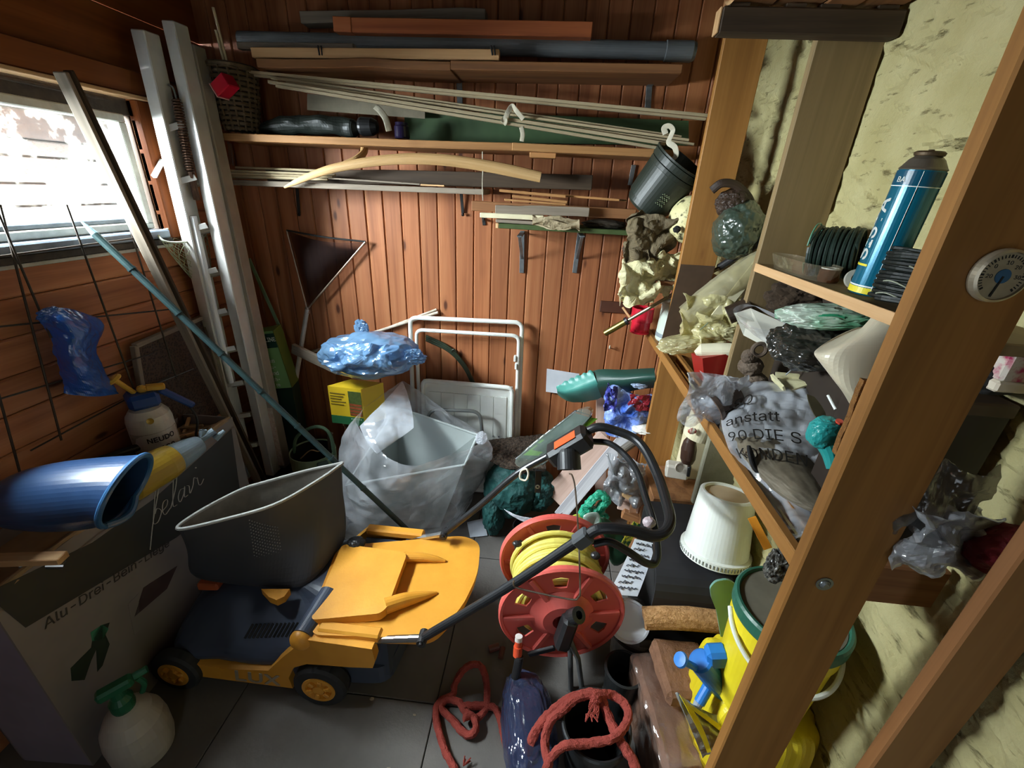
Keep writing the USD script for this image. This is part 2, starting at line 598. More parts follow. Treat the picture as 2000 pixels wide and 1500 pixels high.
def film(name, tint, body, lo=0.12, hi=0.6, scale=9, rough=0.18, bump=0.5, bscale=22, dark=None):
    """Thin plastic film: see-through, with hazy, glossy patches."""
    path = '/World/Looks/' + name
    nodes = {
        'tc': ('texture_coordinate', {}),
        'n': ('noise_texture', {'scale': scale, 'detail': 4}),
        'mr': ('map_range', {'from_min': 0.3, 'from_max': 0.7, 'to_min': lo, 'to_max': hi, 'clamp': True}),
        'bn': ('noise_texture', {'scale': bscale, 'detail': 3, 'type': 'ridged_multifractal'}),
        'b': ('bump', {'strength': bump, 'distance': 0.006}),
        't': ('transparent_bsdf', {'color': tint}),
        'p': ('principled_bsdf', {'base_color': srgb(body), 'roughness': rough, 'specular_ior_level': 0.9}),
        'tr': ('translucent_bsdf', {'color': srgb(body)}),
        'a': ('mix_closure', {'fac': 0.3}),
        'mx': ('mix_closure', {}),
        'g': ('glossy_bsdf', {'color': (1, 1, 1), 'roughness': rough * 0.7}),
        'fr': ('layer_weight', {'blend': 0.5}),
        'fp': ('math', {'math_type': 'power', 'value2': 3.0}),
        'fm': ('math', {'math_type': 'multiply_add', 'value2': 0.55, 'value3': 0.05}),
        'm2': ('mix_closure', {}),
    }
    links = [('tc.object', 'n.vector'), ('n.fac', 'mr.value'), ('mr.result', 'mx.fac'), ('tc.object', 'bn.vector'), ('bn.fac', 'b.height'),
             ('b.normal', 'p.normal'), ('p.BSDF', 'a.closure1'), ('tr.BSDF', 'a.closure2'), ('t.BSDF', 'mx.closure1'), ('a.closure', 'mx.closure2'),
             ('b.normal', 'g.normal'), ('b.normal', 'fr.normal'), ('fr.facing', 'fp.value1'), ('fp.value', 'fm.value1'), ('fm.value', 'm2.fac'), ('mx.closure', 'm2.closure1'), ('g.BSDF', 'm2.closure2')]
    m = usdkit.material(stage, path, nodes, links, surface='m2.closure')
    _mats[name] = m
    return m

# ------------------------------------------------------------------ materials of the room
WALLWOOD = wood('wall_wood', 'a3653f', '7f4a2b', 'b67a50', grain=20, stretch=0.035, rough=0.55, knots=True, knot_c='4a2412', vary=0.16, kscale=6.0, bump=0.12)
LEFTWOOD = wood('plank_wood', 'b8764c', '91583a', 'c98c60', grain=18, stretch=0.035, rough=0.6, knot_c='45220f', vary=0.18, kscale=6.0, bump=0.06)
BEAMWOOD = wood('beam_wood', '85481f', '683312', '965a2c', grain=14, stretch=0.04, rough=0.5, knots=False, vary=0.1)
POSTWOOD = wood('post_wood', '9a6a33', '7d5324', 'ab7b42', grain=16, stretch=0.03, rough=0.6, knot_c='6b4020', vary=0.12, kscale=5.0)
GREYWOOD = wood('weathered_wood', '8f8272', '6d6254', 'a79a88', grain=30, stretch=0.03, rough=0.8, knots=False, vary=0.2, bump=0.4)
PALEWOOD = wood('pale_wood', 'd3a877', 'b98a58', 'e0bb8e', grain=22, stretch=0.03, rough=0.65, knot_c='8a5f36', vary=0.14)
SHELFWOOD = wood('shelf_wood', 'b78450', '96663a', 'c8975f', grain=22, stretch=0.03, rough=0.65, knot_c='5a3417', vary=0.15)
BROWNWOOD = wood('brown_wood', '8a5d38', '66422a', '9c6d46', grain=22, stretch=0.03, rough=0.7, knots=False, vary=0.15)
DARKWOOD = wood('dark_wood', '4a3a2a', '33271c', '5d4b38', grain=24, stretch=0.04, rough=0.75, knots=False, vary=0.2)
CEILWOOD = wood('ceiling_wood', '3a2718', '271a10', '493120', grain=20, stretch=0.04, rough=0.8, knots=False, vary=0.2)
BLACKOLD = plain('old_black_wood', '2c2620', '4a4238', scale=30, rough=0.85, bump=0.4)
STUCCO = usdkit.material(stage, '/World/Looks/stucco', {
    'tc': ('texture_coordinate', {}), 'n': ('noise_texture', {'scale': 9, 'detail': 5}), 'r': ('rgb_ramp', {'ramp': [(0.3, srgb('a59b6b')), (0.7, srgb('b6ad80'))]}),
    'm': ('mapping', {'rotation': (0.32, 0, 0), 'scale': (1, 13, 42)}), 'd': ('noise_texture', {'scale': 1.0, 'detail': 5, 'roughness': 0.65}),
    'dr': ('rgb_ramp', {'ramp': [(0.60, (0, 0, 0)), (0.70, (0.85, 0.85, 0.85))]}), 'mx': ('mix', {'mix_type': 'mix', 'color2': srgb('5d5334')}),  # dark streaks in the colour: dirt together with the shade of the pits
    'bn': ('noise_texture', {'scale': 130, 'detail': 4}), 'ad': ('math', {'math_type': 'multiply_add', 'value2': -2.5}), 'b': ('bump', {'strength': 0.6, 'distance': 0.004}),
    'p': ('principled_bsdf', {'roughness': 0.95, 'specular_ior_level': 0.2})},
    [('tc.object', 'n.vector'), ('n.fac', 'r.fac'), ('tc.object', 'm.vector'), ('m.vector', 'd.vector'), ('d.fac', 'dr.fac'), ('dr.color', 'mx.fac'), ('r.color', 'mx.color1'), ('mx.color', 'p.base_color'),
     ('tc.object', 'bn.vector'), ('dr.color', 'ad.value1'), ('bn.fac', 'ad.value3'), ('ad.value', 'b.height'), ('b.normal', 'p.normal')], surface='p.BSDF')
FLOORM = plain('floor_panel', '5c5854', '736e68', scale=5, rough=0.75, bump=0.3, bscale=90, width=0.3)
FRAMEW = plain('window_frame_paint', 'cfd0c4', 'a9a99c', scale=22, rough=0.45)
SILLM = plain('window_sill_paint', '8e9aa8', '66707c', scale=20, rough=0.5)
EXTERIOR = plain('white_exterior_paint', 'efece6', 'b9b2a9', scale=26, rough=0.8, aniso=(1, 2, 9), width=0.12, at=0.66, bump=0.5, bscale=30)
EAVES = plain('grey_eaves', 'b4b1ad', '97948f', scale=12, rough=0.9, width=0.3)
STEEL = plain('galvanised_steel', '8f9496', '6d7275', scale=30, rough=0.45, metal=0.75)
BRIGHT = plain('bright_metal', 'c9cccd', rough=0.25, metal=1.0)
RUSTY = plain('rusty_steel', '6a4a34', '3c2a20', scale=40, rough=0.8, metal=0.3)
BLACKP = plain('black_plastic', '1b1b1c', '262627', scale=30, rough=0.4)
BLACKM = plain('black_matt', '161616', '232222', scale=20, rough=0.8)

XL, XR, YB, ZC = -1.42, 0.70, 1.95, 2.2
Y0 = -1.2

# floor: square panels with open joints
t = Thing('floor', kind='structure')
t.part('underlay', block((XL - 0.1, Y0, -0.05), (XR + 0.1, YB + 0.1, -0.016)), BLACKM)
xs = [-1.52, -0.87, -0.25, 0.37, 0.82]
ys = [-1.2, -0.4, 0.20, 0.81, 1.42, 2.03]
for i in range(len(xs) - 1):
    for j in range(len(ys) - 1):
        dz = _rng.uniform(-0.0015, 0)
        t.part('floor_panel', block((xs[i] + 0.0015, ys[j] + 0.0015, -0.016), (xs[i + 1] - 0.0015, ys[j + 1] - 0.0015, dz), 0.002), FLOORM)
t.define()

# back wall: upright tongue-and-groove boards
t = Thing('wall_back', kind='structure')
t.part('backing', block((XL - 0.1, YB + 0.02, 0), (XR + 0.1, YB + 0.05, ZC)), DARKWOOD)
bw = 0.0795
x = XL - 0.03
while x < XR + 0.06:
    t.part('board', block((x + 0.0008, YB + _rng.uniform(0, 0.0012), 0.0), (x + bw - 0.0008, YB + 0.02, ZC), 0.0045), WALLWOOD)
    x += bw
t.define()

# left wall: level planks, opening for the window
WZ0, WZ1, WY0, WY1 = 1.27, 1.726, 0.52, 1.56
t = Thing('wall_left', kind='structure')
t.part('backing', block((XL - 0.06, Y0, 0), (XL - 0.022, YB + 0.02, WZ0 - 0.01)), DARKWOOD)
z = 0.0
while z < WZ0 - 0.02:
    z1 = min(z + 0.098, WZ0)
    t.part('plank', block((XL - 0.022, Y0, z + 0.001), (XL + _rng.uniform(0, 0.0015), YB, z1 - 0.001), 0.005), LEFTWOOD)
    z += 0.098
for (a, b) in ((Y0, WY0), (WY1, YB)):
    t.part('backing', block((XL - 0.06, a, WZ0 - 0.01), (XL - 0.023, b + 0.02, 1.82)), DARKWOOD)
    z = WZ0
    while z < 1.79:
        t.part('plank', block((XL - 0.022, a, z + 0.001), (XL, b, min(z + 0.098, 1.80) - 0.001), 0.005), LEFTWOOD)
        z += 0.098
t.part('plank', block((XL - 0.022, Y0, 1.80), (XL, YB, 1.96), 0.004), BEAMWOOD)
t.part('plank', block((XL - 0.022, Y0, 1.962), (XL, YB, ZC), 0.004), BEAMWOOD)
t.define()
one('trim', block((XL - 0.02, Y0, 1.728), (XL + 0.03, 1.60, 1.799), 0.004), BEAMWOOD, None, None, kind='structure')
one('trim', block((XL - 0.015, Y0, 1.716), (XL + 0.036, 1.60, 1.728), 0.002), PALEWOOD, None, None, kind='structure')
one('trim', block((XL - 0.02, WY1, 1.28), (XL + 0.018, WY1 + 0.075, 1.716), 0.003), BEAMWOOD, None, None, kind='structure')
one('trim', block((-1.35, 0.2, 2.10), (-1.22, 1.25, 2.125), 0.003), plain('pale_batten', 'cfc6b4', 'b3a893', scale=12, rough=0.7), None, None, kind='structure')

# the window: frame, casement, panes, sill
PANE_T = usdkit.material(stage, '/World/Looks/window_glass', {
    'tc': ('texture_coordinate', {}), 'n': ('noise_texture', {'scale': 7, 'detail': 6, 'roughness': 0.7}),
    'mr': ('map_range', {'from_min': 0.5, 'from_max': 0.85, 'to_min': 0.0, 'to_max': 0.35, 'clamp': True}),
    't': ('transparent_bsdf', {'color': (0.93, 0.95, 0.95)}), 'g': ('glossy_bsdf', {'roughness': 0.03}), 'fr': ('layer_weight', {'blend': 0.5}), 'fp': ('math', {'math_type': 'power', 'value2': 4.0}), 'fm': ('math', {'math_type': 'multiply_add', 'value2': 0.5, 'value3': 0.04}),
    'd': ('translucent_bsdf', {'color': (0.62, 0.60, 0.52)}), 'mx': ('mix_closure', {}), 'm2': ('mix_closure', {})},
    [('tc.object', 'n.vector'), ('n.fac', 'mr.value'), ('mr.result', 'mx.fac'), ('t.BSDF', 'mx.closure1'), ('d.BSDF', 'mx.closure2'),
     ('fr.facing', 'fp.value1'), ('fp.value', 'fm.value1'), ('fm.value', 'm2.fac'), ('mx.closure', 'm2.closure1'), ('g.BSDF', 'm2.closure2')], surface='m2.closure')
t = Thing('window_1', kind='structure')
xo = XL - 0.045
t.part('lintel', block((XL - 0.05, WY0, 1.668), (XL - 0.018, WY1, 1.726)), BLACKOLD)
t.part('lintel_batten', block((XL - 0.03, WY0, 1.700), (XL - 0.012, 1.50, 1.708)), BLACKOLD)
fr = t.part('frame', cat(block((xo - 0.02, WY0, 1.645), (xo + 0.03, 1.535, 1.670), 0.003), block((xo - 0.02, 1.510, 1.33), (xo + 0.03, 1.535, 1.646), 0.003),
                         block((xo - 0.02, WY0, 1.315), (xo + 0.03, 1.535, 1.338), 0.003)), FRAMEW)
t.part('gasket', block((xo - 0.005, WY0, 1.338), (xo + 0.012, 1.51, 1.352), 0.002), SILLM)
t.part('pane', block((xo - 0.003, WY0, 1.338), (xo, 1.512, 1.648), 0.0005), PANE_T)
t.part('sill', block((XL - 0.06, WY0, 1.285), (XL + 0.03, 1.545, 1.313), 0.004), SILLM)
t.part('sill_edge', block((XL - 0.03, WY0, 1.262), (XL + 0.022, 1.56, 1.284), 0.003), BLACKOLD)
t.part('sill_strip', block((XL - 0.01, WY0, 1.250), (XL + 0.012, 1.56, 1.262), 0.002), FRAMEW)
a, b = P(318, 312, x=XL + 0.03), P(300, 346, x=XL + 0.03)
hd = t.part('handle', beam(a, b, 0.016, 0.014, up=(1, 0, 0), bev=0.004), plain('white_plastic', 'e6e6dc', rough=0.35))
t.define()

# ceiling
t = Thing('ceiling', kind='structure')
x = XL - 0.1
while x < XR + 0.1:
    t.part('board', block((x + 0.001, Y0, ZC), (x + 0.119, YB + 0.05, ZC + 0.02), 0.003), CEILWOOD)
    x += 0.12
t.define()

# right wall: rough trowelled stucco
ny, nz = 420, 300
yy, zz = np.meshgrid(np.linspace(Y0, YB + 0.02, ny), np.linspace(0, ZC, nz), indexing='ij')
q = np.stack([yy * 9 + zz * 2.0, zz * 26 - yy * 6, yy * 0], -1)
h = meshkit.fbm(q * 1.4, 4, 3)
pit = np.clip((meshkit.fbm(q * 1.3 + 40, 3, 8) - 0.60) / 0.12, 0, 1)
rid = np.clip((meshkit.fbm(np.stack([yy * 5 + zz * 2, zz * 34 - yy * 13, yy * 0], -1) + 11, 3, 5) - 0.58) / 0.15, 0, 1)
xx = XR + 0.008 * (0.5 - h) + 0.007 * pit - 0.006 * rid
i, j = np.meshgrid(np.arange(ny - 1), np.arange(nz - 1), indexing='ij')
qd = np.stack([i * nz + j, i * nz + j + 1, (i + 1) * nz + j + 1, (i + 1) * nz + j], -1).reshape(-1, 4)
wall = G(np.stack([xx, yy, zz], -1).reshape(-1, 3), qd[:, ::-1] if False else qd)
t = Thing('wall_right', kind='structure')
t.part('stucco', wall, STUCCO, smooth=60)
t.part('masonry', block((XR + 0.02, Y0, 0), (XR + 0.14, YB + 0.05, ZC)), EAVES)
t.define()

# the wall behind the camera with its door opening
t = Thing('wall_front', kind='structure')
t.part('boarding', block((XL - 0.1, Y0 - 0.04, 0), (-0.12, Y0, ZC)), DARKWOOD)
t.part('boarding', block((0.22, Y0 - 0.04, 0), (XR + 0.1, Y0, ZC)), DARKWOOD)
t.part('boarding', block((-0.12, Y0 - 0.04, 2.0), (0.22, Y0, ZC)), DARKWOOD)
t.define()

# outside: the neighbour's white boarded wall with its eaves, and a hedge past its end
t = Thing('exterior_wall', kind='structure')
xe = -2.5
yend = P(230, 262, x=xe)[1]
zs = [P(0, yv, x=xe)[2] for yv in (265, 302, 358, 405, 460, 520)]
zs = [zs[0]] + zs[1:]
for k in range(len(zs) - 1):
    t.part('board', block((xe - 0.03, 0.9, zs[k + 1] + 0.006), (xe + _rng.uniform(-0.004, 0.004), yend, zs[k] - 0.004), 0.006), EXTERIOR)
for k in range(3):
    t.part('board', block((xe - 0.03, 0.9, zs[-1] - 0.12 * (k + 1) + 0.006), (xe, yend, zs[-1] - 0.12 * k - 0.004), 0.006), EXTERIOR)
t.part('backing', block((xe - 0.06, 0.9, 0), (xe - 0.03, yend, zs[0])), EAVES)
t.part('eaves_board', block((xe - 0.03, 0.9, zs[0]), (xe + 0.05, yend + 0.05, zs[0] + 0.12)), EAVES)
t.part('fascia', block((xe - 0.03, 0.9, zs[0] + 0.12), (xe + 0.08, yend + 0.05, zs[0] + 0.30)), plain('cream_paint', 'f3ead2', rough=0.7))
t.define()
HEDGE = plain('hedge_leaves', '7d8474', '3d4436', scale=16, rough=0.8, bump=1.0, bscale=30, width=0.15, bdist=0.03)
one('garden_hedge', cat(*[blob((-3.5 - 0.1 * k, 3.1 + 0.55 * k, 1.1 + 0.15 * (k % 2)), (0.5, 0.5, 1.1), seed=k, amp=0.4, freq=4, sub=4) for k in range(5)]), HEDGE,
    'dusty green hedge in the garden, blurred behind the right end of the window pane', 'hedge')

# ------------------------------------------------------------------ things on and along the back wall
def hb(p1, p2, y, h, dep, bev=0.002, seg=1, warp=0.0):
    """A level board whose front face runs between two points of the plane y; h tall, dep deep."""
    a, b = P(*p1, y=y), P(*p2, y=y)
    d = V(0, dep / 2, 0)
    return beam(a + d, b + d, h, dep, bev=bev, seg=seg, warp=warp)


def loft(loops, m=64, n=24, amp=0.0, freq=10.0, ridge=0.0, seed=0, closed=True):
    """A skin through closed loops of points."""
    from scipy.interpolate import CubicSpline
    rs = []
    for lp in loops:
        s = spline(lp, 240, closed=True)
        d = np.concatenate([[0], np.cumsum(np.linalg.norm(np.diff(np.vstack([s, s[:1]]), axis=0), axis=1))])
        u = np.linspace(0, d[-1], m, endpoint=False)
        s2 = np.vstack([s, s[:1]])
        rs.append(np.stack([np.interp(u, d, s2[:, k]) for k in range(3)], -1))
    rs = np.array(rs)
    k = len(rs)
    t = np.linspace(0, k - 1, n)
    if k > 2:
        g = CubicSpline(np.arange(k), rs, axis=0, bc_type='natural')(t)
    else:
        g = rs[0] + (rs[1] - rs[0]) * t[:, None, None]
    if amp or ridge:
        c = g.mean(1, keepdims=True)
        nr = g - c
        nr /= np.linalg.norm(nr, axis=-1, keepdims=True) + 1e-9
        q = g * freq + seed * 7.7
        d = amp * 2 * (meshkit.fbm(q, 3, seed) - 0.5)
        if ridge:
            d = d + ridge * (0.3 - np.abs(meshkit.fbm(q * 1.6 + 3, 3, seed + 2) * 2 - 1))
        g = g + nr * d[..., None]
    v = g.reshape(-1, 3)
    i, j = np.meshgrid(np.arange(n - 1), np.arange(m), indexing='ij')
    q = np.stack([i * m + j, i * m + (j + 1) % m, (i + 1) * m + (j + 1) % m, (i + 1) * m + j], -1).reshape(-1, 4)
    return G(v, q)


def box8(bottom, top):
    """A closed body through two corresponding rings of four points."""
    v = np.array(list(bottom) + list(top), float)
    f = [(0, 2, 1), (0, 3, 2), (4, 5, 6), (4, 6, 7)]
    for i in range(4):
        j = (i + 1) % 4
        f += [(i, j, j + 4), (i, j + 4, i + 4)]
    return G(v, f)


LG = 'sticks and boards stored on the back wall shelves'
# topmost boards
one('weathered_plank', hb((585, 30), (948, 27), 1.86, 0.035, 0.06, seg=8, warp=0.01), GREYWOOD, 'short grey weathered plank lying topmost, above the orange plank on the upper shelf', 'plank')
ORANGEWOOD = wood('orange_wood', 'b9683c', '97502b', 'c87a4c', grain=18, stretch=0.03, knots=False, vary=0.08)
many('orange_plank', 'orange-brown squared plank under the topmost grey plank', 'plank', [
    ('board', hb((686, 48), (1157, 57), 1.80, 0.042, 0.08), ORANGEWOOD), ('end_block', hb((650, 46), (685, 47.5), 1.798, 0.043, 0.08), ORANGEWOOD)])
PVC = plain('grey_pvc', '74787a', '5c6062', scale=6, rough=0.45)
a, b = P(470, 78, y=1.86), P(1357, 101, y=1.86)
prof = []
many('drainpipe', 'long grey plastic drainpipe lying across the upper shelf', 'pipe', [
    ('pipe', lathe([(0.024, 0), (0.027, 0), (0.027, 1.0 * np.linalg.norm(b - a)), (0.024, np.linalg.norm(b - a)), (0.024, 0)], a, b - a, 28), PVC),
    ('socket', lathe([(0.027, 0), (0.031, 0.002), (0.031, 0.09), (0.027, 0.1)], b - unit(b - a) * 0.101, b - a, 28), PVC)])
one('grey_batten', hb((462, 88), (690, 91), 1.79, 0.02, 0.03), GREYWOOD, 'grey batten in front of the drainpipe on its left half', 'batten')
many('pale_batten', 'pale yellowish batten with two black metal hooks over its edge', 'batten', [
    ('batten', hb((490, 102), (975, 106), 1.76, 0.03, 0.03), PALEWOOD)] + [
    ('hook', cat(tube(spline([P(px - 3, 90, y=1.765), P(px - 2, 96, y=1.755), P(px, 108, y=1.755)], 8), 0.003, 6), tube(spline([P(px + 3, 90, y=1.765), P(px + 4, 97, y=1.755), P(px + 5, 108, y=1.755)], 8), 0.0025, 6)), BLACKM) for px in (624, 962)])
# upper brown shelf and its brackets
many('upper_shelf', 'brown upper shelf board with a wavy front edge on two grey brackets', 'shelf', [
    ('board', cat(beam(P(500, 121, y=1.75) + V(0, 0.095, 0), P(880, 126, y=1.75) + V(0, 0.095, 0), 0.026, 0.19, seg=10, warp=0.012), beam(P(880, 127, y=1.75) + V(0, 0.095, 0), P(1333, 134, y=1.75) + V(0, 0.095, 0), 0.026, 0.19)), BROWNWOOD)] + [
    ('bracket', cat(beam(P(x1, y1, y=1.76), P(x2, y2, y=1.944), 0.004, 0.022, up=(0, 0.5, 1), bev=0.001), beam(P(x2, y2, y=1.944), P(x3, y3, y=1.944), 0.004, 0.022, up=(0, 1, 0), bev=0.001)), STEEL)
    for x1, y1, x2, y2, x3, y3 in ((878, 126, 897, 160, 899, 222), (1290, 138, 1268, 168, 1265, 214))])
many('strap_hinge', 'small steel strap hinge screwed to the boards under the upper shelf', 'hinge', [
    ('plate', beam(P(1128, 153, y=1.947), P(1172, 154, y=1.947), 0.012, 0.003), STEEL), ('pin', rod(P(1148, 150, y=1.945), P(1149, 163, y=1.945), 0.004, 8), STEEL)])

# main shelf
many('main_shelf', 'long pale shelf board across the back wall, with bark-stained front edge', 'shelf', [
    ('board', beam(P(435, 265, y=1.74) + V(0, 0.10, 0), P(1010, 287, y=1.74) + V(0, 0.10, 0), 0.025, 0.20, seg=8, warp=0.006), SHELFWOOD),
    ('board', beam(P(1000, 286, y=1.738) + V(0, 0.10, 0), P(1318, 301, y=1.738) + V(0, 0.10, 0), 0.025, 0.20), SHELFWOOD),
    ('cleat', beam(P(1035, 303, y=1.80), P(1086, 305, y=1.80), 0.018, 0.05), SHELFWOOD),
    ('bracket', cat(beam(P(448, 279, y=1.90), P(452, 322, y=1.945), 0.004, 0.018, up=(0, 1, 0), bev=0.001)), BRIGHT),
    ('bracket', cat(beam(P(1238, 322, y=1.944), P(1230, 362, y=1.944), 0.004, 0.018, up=(0, 1, 0), bev=0.001)), BRIGHT)])

# bundle of long thin strips
STRIP = wood('strip_wood', 'b7a684', '978767', 'cdbd9c', grain=40, stretch=0.02, knots=False, vary=0.2)
for k, (p1, p2, y, t) in enumerate([((478, 140), (1385, 226), 1.79, 0.007), ((482, 146), (1378, 233), 1.80, 0.006), ((525, 160), (1300, 281), 1.755, 0.008), ((530, 152), (1330, 268), 1.78, 0.007),
                                    ((540, 168), (1290, 290), 1.75, 0.007), ((560, 162), (1345, 274), 1.77, 0.006), ((690, 190), (1355, 282), 1.765, 0.006)]):
    one('thin_strip', beam(P(*p1, y=y), P(*p2, y=y - 0.01), t * 1.35, 0.015, bev=0.001), STRIP, ('topmost long strip of the tied bundle, reaching highest at its left end', 'second strip from the top of the tied bundle', 'long strip at the front of the tied bundle, running lowest but one', 'thin strip in the middle of the tied bundle on the back shelves', 'lowest strip of the tied bundle, nearest the main shelf', 'strip lying just above the lowest one in the tied bundle', 'shorter strip of the tied bundle starting above the rolled tarpaulin')[k], 'wooden strip', group='tied bundle of long strips')
TAPE = plain('cotton_tape', 'cfc8b4', 'b3ab94', scale=30, rough=0.9)
one('cotton_tape', tube(spline([P(733, 208, y=1.735), P(742, 216, y=1.728), P(753, 232, y=1.725), P(760, 256, y=1.732)], 16), 0.011, 8, flat=0.15, up=(1, 0, 0)), TAPE, 'loose white tape end hanging over the dark roll', 'tape')
one('cotton_tape', cat(tube(spline([P(1019, 276, y=1.745), P(1021, 262, y=1.738), P(1018, 248, y=1.735)], 10), 0.008, 8, flat=0.2, up=(1, 0, 0)),
    tube(spline([P(985, 242, y=1.735), P(991, 222, y=1.73), P(1000, 208, y=1.745), P(1008, 216, y=1.73), P(1022, 233, y=1.735)], 20), 0.009, 8, flat=0.2, up=(1, 0, 0)),
    tube(spline([P(985, 244, y=1.735), P(989, 236, y=1.73), P(984, 230, y=1.735), P(980, 238, y=1.73)], 12), 0.006, 8, flat=0.3)), TAPE, 'white tape knotted round the middle of the strip bundle', 'tape')

# what lies on the main shelf
GREENB = plain('green_board', '3f5a34', '2f4528', scale=10, rough=0.6)
one('green_board', prism([(0, 0), (1, 0), (1, 1), (0, 1)], 0.01, (0, 0, 0), (1, 0, 0), (0, 0, 1)) if False else box8(
    [P(790, 276, y=1.90), P(1345, 284, y=1.90), P(1345, 284, y=1.90) + V(0, 0.012, 0), P(790, 276, y=1.90) + V(0, 0.012, 0)],
    [P(790, 214, y=1.90), P(1345, 236, y=1.90), P(1345, 236, y=1.90) + V(0, 0.012, 0), P(790, 214, y=1.90) + V(0, 0.012, 0)]), GREENB, 'long green painted board standing on the main shelf behind the strips', 'board')
one('pale_board', box8([P(600, 215, y=1.86), P(830, 232, y=1.86), P(830, 232, y=1.88), P(600, 215, y=1.88)], [P(600, 183, y=1.86), P(830, 206, y=1.86), P(830, 206, y=1.88), P(600, 183, y=1.88)]),
    plain('dusty_board', '8f8672', '736b59', scale=14, rough=0.9), 'dusty pale board behind the strips at the left of the main shelf', 'board')
DARKTARP = plain('dark_tarpaulin', '2a302b', '1c211d', scale=12, rough=0.45, bump=0.6, bscale=25)
tp = tube(spline([P(512, 252, y=1.83), P(560, 245, y=1.82), P(640, 246, y=1.82), P(702, 252, y=1.82)], 40), np.concatenate([np.linspace(0.018, 0.03, 12), np.full(25, 0.031), [0.03, 0.027, 0.02, 0.01]]), 20)
many('rolled_tarpaulin', 'rolled up black-green tarpaulin lying at the left of the main shelf', 'tarpaulin', [
    ('roll', tp.wobble(0.006, 25, 3), DARKTARP), ('rolled_end', lathe([(0, 0), (0.028, 0.002), (0.032, 0.012), (0.03, 0.05), (0.02, 0.07), (0, 0.075)], P(702, 247, y=1.82), (1, 0, 0.02), 20), BLACKP)])
one('dark_jar', lathe([(0, 0), (0.026, 0), (0.028, 0.005), (0.028, 0.038), (0.024, 0.043), (0.024, 0.052), (0, 0.053)], P(786, 271, y=1.80), n=24), plain('dark_violet_glass', '211a33', rough=0.15), 'small dark violet jar right of the rolled tarpaulin', 'jar')

# wicker basket with the red tin and two canes
c0 = P(474, 258, y=1.80)
WICK = plain('wicker', '6f5c42', '4b3d2b', scale=40, rough=0.85)
WICKD = plain('wicker_dark', '33291d', rough=0.9)
bk = Thing('wicker_basket', 'grey-brown wicker basket at the left end of the main shelf', 'basket')
H_, rb, rt_ = 0.20, 0.058, 0.085
bk.part('lining', lathe([(0, 0.004), (rb - 0.006, 0.004), (rt_ - 0.006, H_ - 0.01), (rt_ - 0.010, H_ - 0.01), (rb - 0.01, 0.008), (0, 0.008)], c0, n=28), WICKD)
ns = 17
for k in range(ns):
    a_ = 2 * np.pi * k / ns
    r1 = np.array([math.cos(a_), math.sin(a_), 0])
    bk.part('stake', tube([c0 + r1 * rb, c0 + r1 * (rb + rt_) / 2 + V(0, 0, H_ / 2), c0 + r1 * rt_ + V(0, 0, H_)], 0.004, 6), WICK)
for j in range(13):
    zz_ = 0.008 + j * (H_ - 0.012) / 12
    a_ = np.linspace(0, 2 * np.pi, ns * 4, endpoint=False)
    rr = rb + (rt_ - rb) * zz_ / H_ + 0.0045 * np.cos(a_ * ns / 2 + np.pi * j)
    bk.part('weaver', tube(np.stack([c0[0] + rr * np.cos(a_), c0[1] + rr * np.sin(a_), np.full_like(a_, c0[2] + zz_)], -1), 0.006, 6, closed=True, flat=0.6), WICK)
bk.part('rim', lathe([(rt_ - 0.008, 0), (rt_ + 0.008, 0.0), (rt_ + 0.009, 0.008), (rt_, 0.014), (rt_ - 0.009, 0.008), (rt_ - 0.008, 0)], c0 + V(0, 0, H_ - 0.004), n=32), WICK)
bk.define()
c = P(440, 168, y=1.70)
many('red_tin', 'glossy red tin leaning on the rim of the wicker basket', 'tin', [('can', place(boxuv(0.065, 0.05, 0.045, 0.003), c, (0.8, -0.1, 0.5), (0.2, 1, 0)), plain('glossy_red', 'b3122a', rough=0.25)),
    ('rim', place(boxuv(0.004, 0.052, 0.047, 0.002), c - unit((0.8, -0.1, 0.5)) * 0.034, (0.8, -0.1, 0.5), (0.2, 1, 0)), plain('pinkish_edge', 'e39a98', rough=0.4))])
for p1, p2, lb in (((416, 14), (452, 140), 'taller'), ((421, 58), (448, 140), 'shorter')):
    one('thin_cane', rod(P(*p2, y=1.76) - V(0, 0, 0.10), P(*p1, y=1.72), 0.0045, 8), STRIP, f'{lb} of the two thin canes standing in the wicker basket', 'cane')

# shelf of sticks below
one('dark_beam', hb((520, 343), (1157, 355), 1.82, 0.052, 0.06, seg=8, warp=0.006), DARKWOOD, 'dark old beam lying behind the curved branch', 'beam')
many('lower_ledge', 'grey ledge board under the sticks, carried by small dark brackets', 'shelf', [
    ('board', hb((447, 356), (945, 375), 1.77, 0.02, 0.16), GREYWOOD)] + [('bracket', cat(beam(P(px, 368, y=1.93), P(px + 4, 416, y=1.944), 0.006, 0.012, up=(0, 1, 0), bev=0.001), rod(P(px + 4, 417, y=1.940), P(px + 4, 421, y=1.935), 0.006, 8)), BLACKM) for px in (580, 900)])
for k, (p1, p2) in enumerate([((446, 333), (655, 342)), ((447, 338), (650, 347)), ((448, 343), (640, 351)), ((449, 346), (600, 350)), ((460, 327), (640, 334))]):
    one('bamboo_stick', rod(P(*p1, y=1.775 + 0.006 * k), P(*p2, y=1.78 + 0.006 * k), 0.0045, 8), STRIP, ('top stick', 'second stick from the top', 'third stick from the top', 'lowest stick', 'loose stick lying highest')[k] + ' of the little bamboo pile at the left of the ledge', 'stick', group='bamboo sticks on the ledge')
many('loose_slat', 'thin split slat with a white worn end behind the curved branch', 'slat', [('slat', hb((640, 348), (820, 360), 1.765, 0.006, 0.02), GREYWOOD), ('worn_end', hb((821, 361), (868, 363), 1.765, 0.006, 0.02), PALEWOOD)])
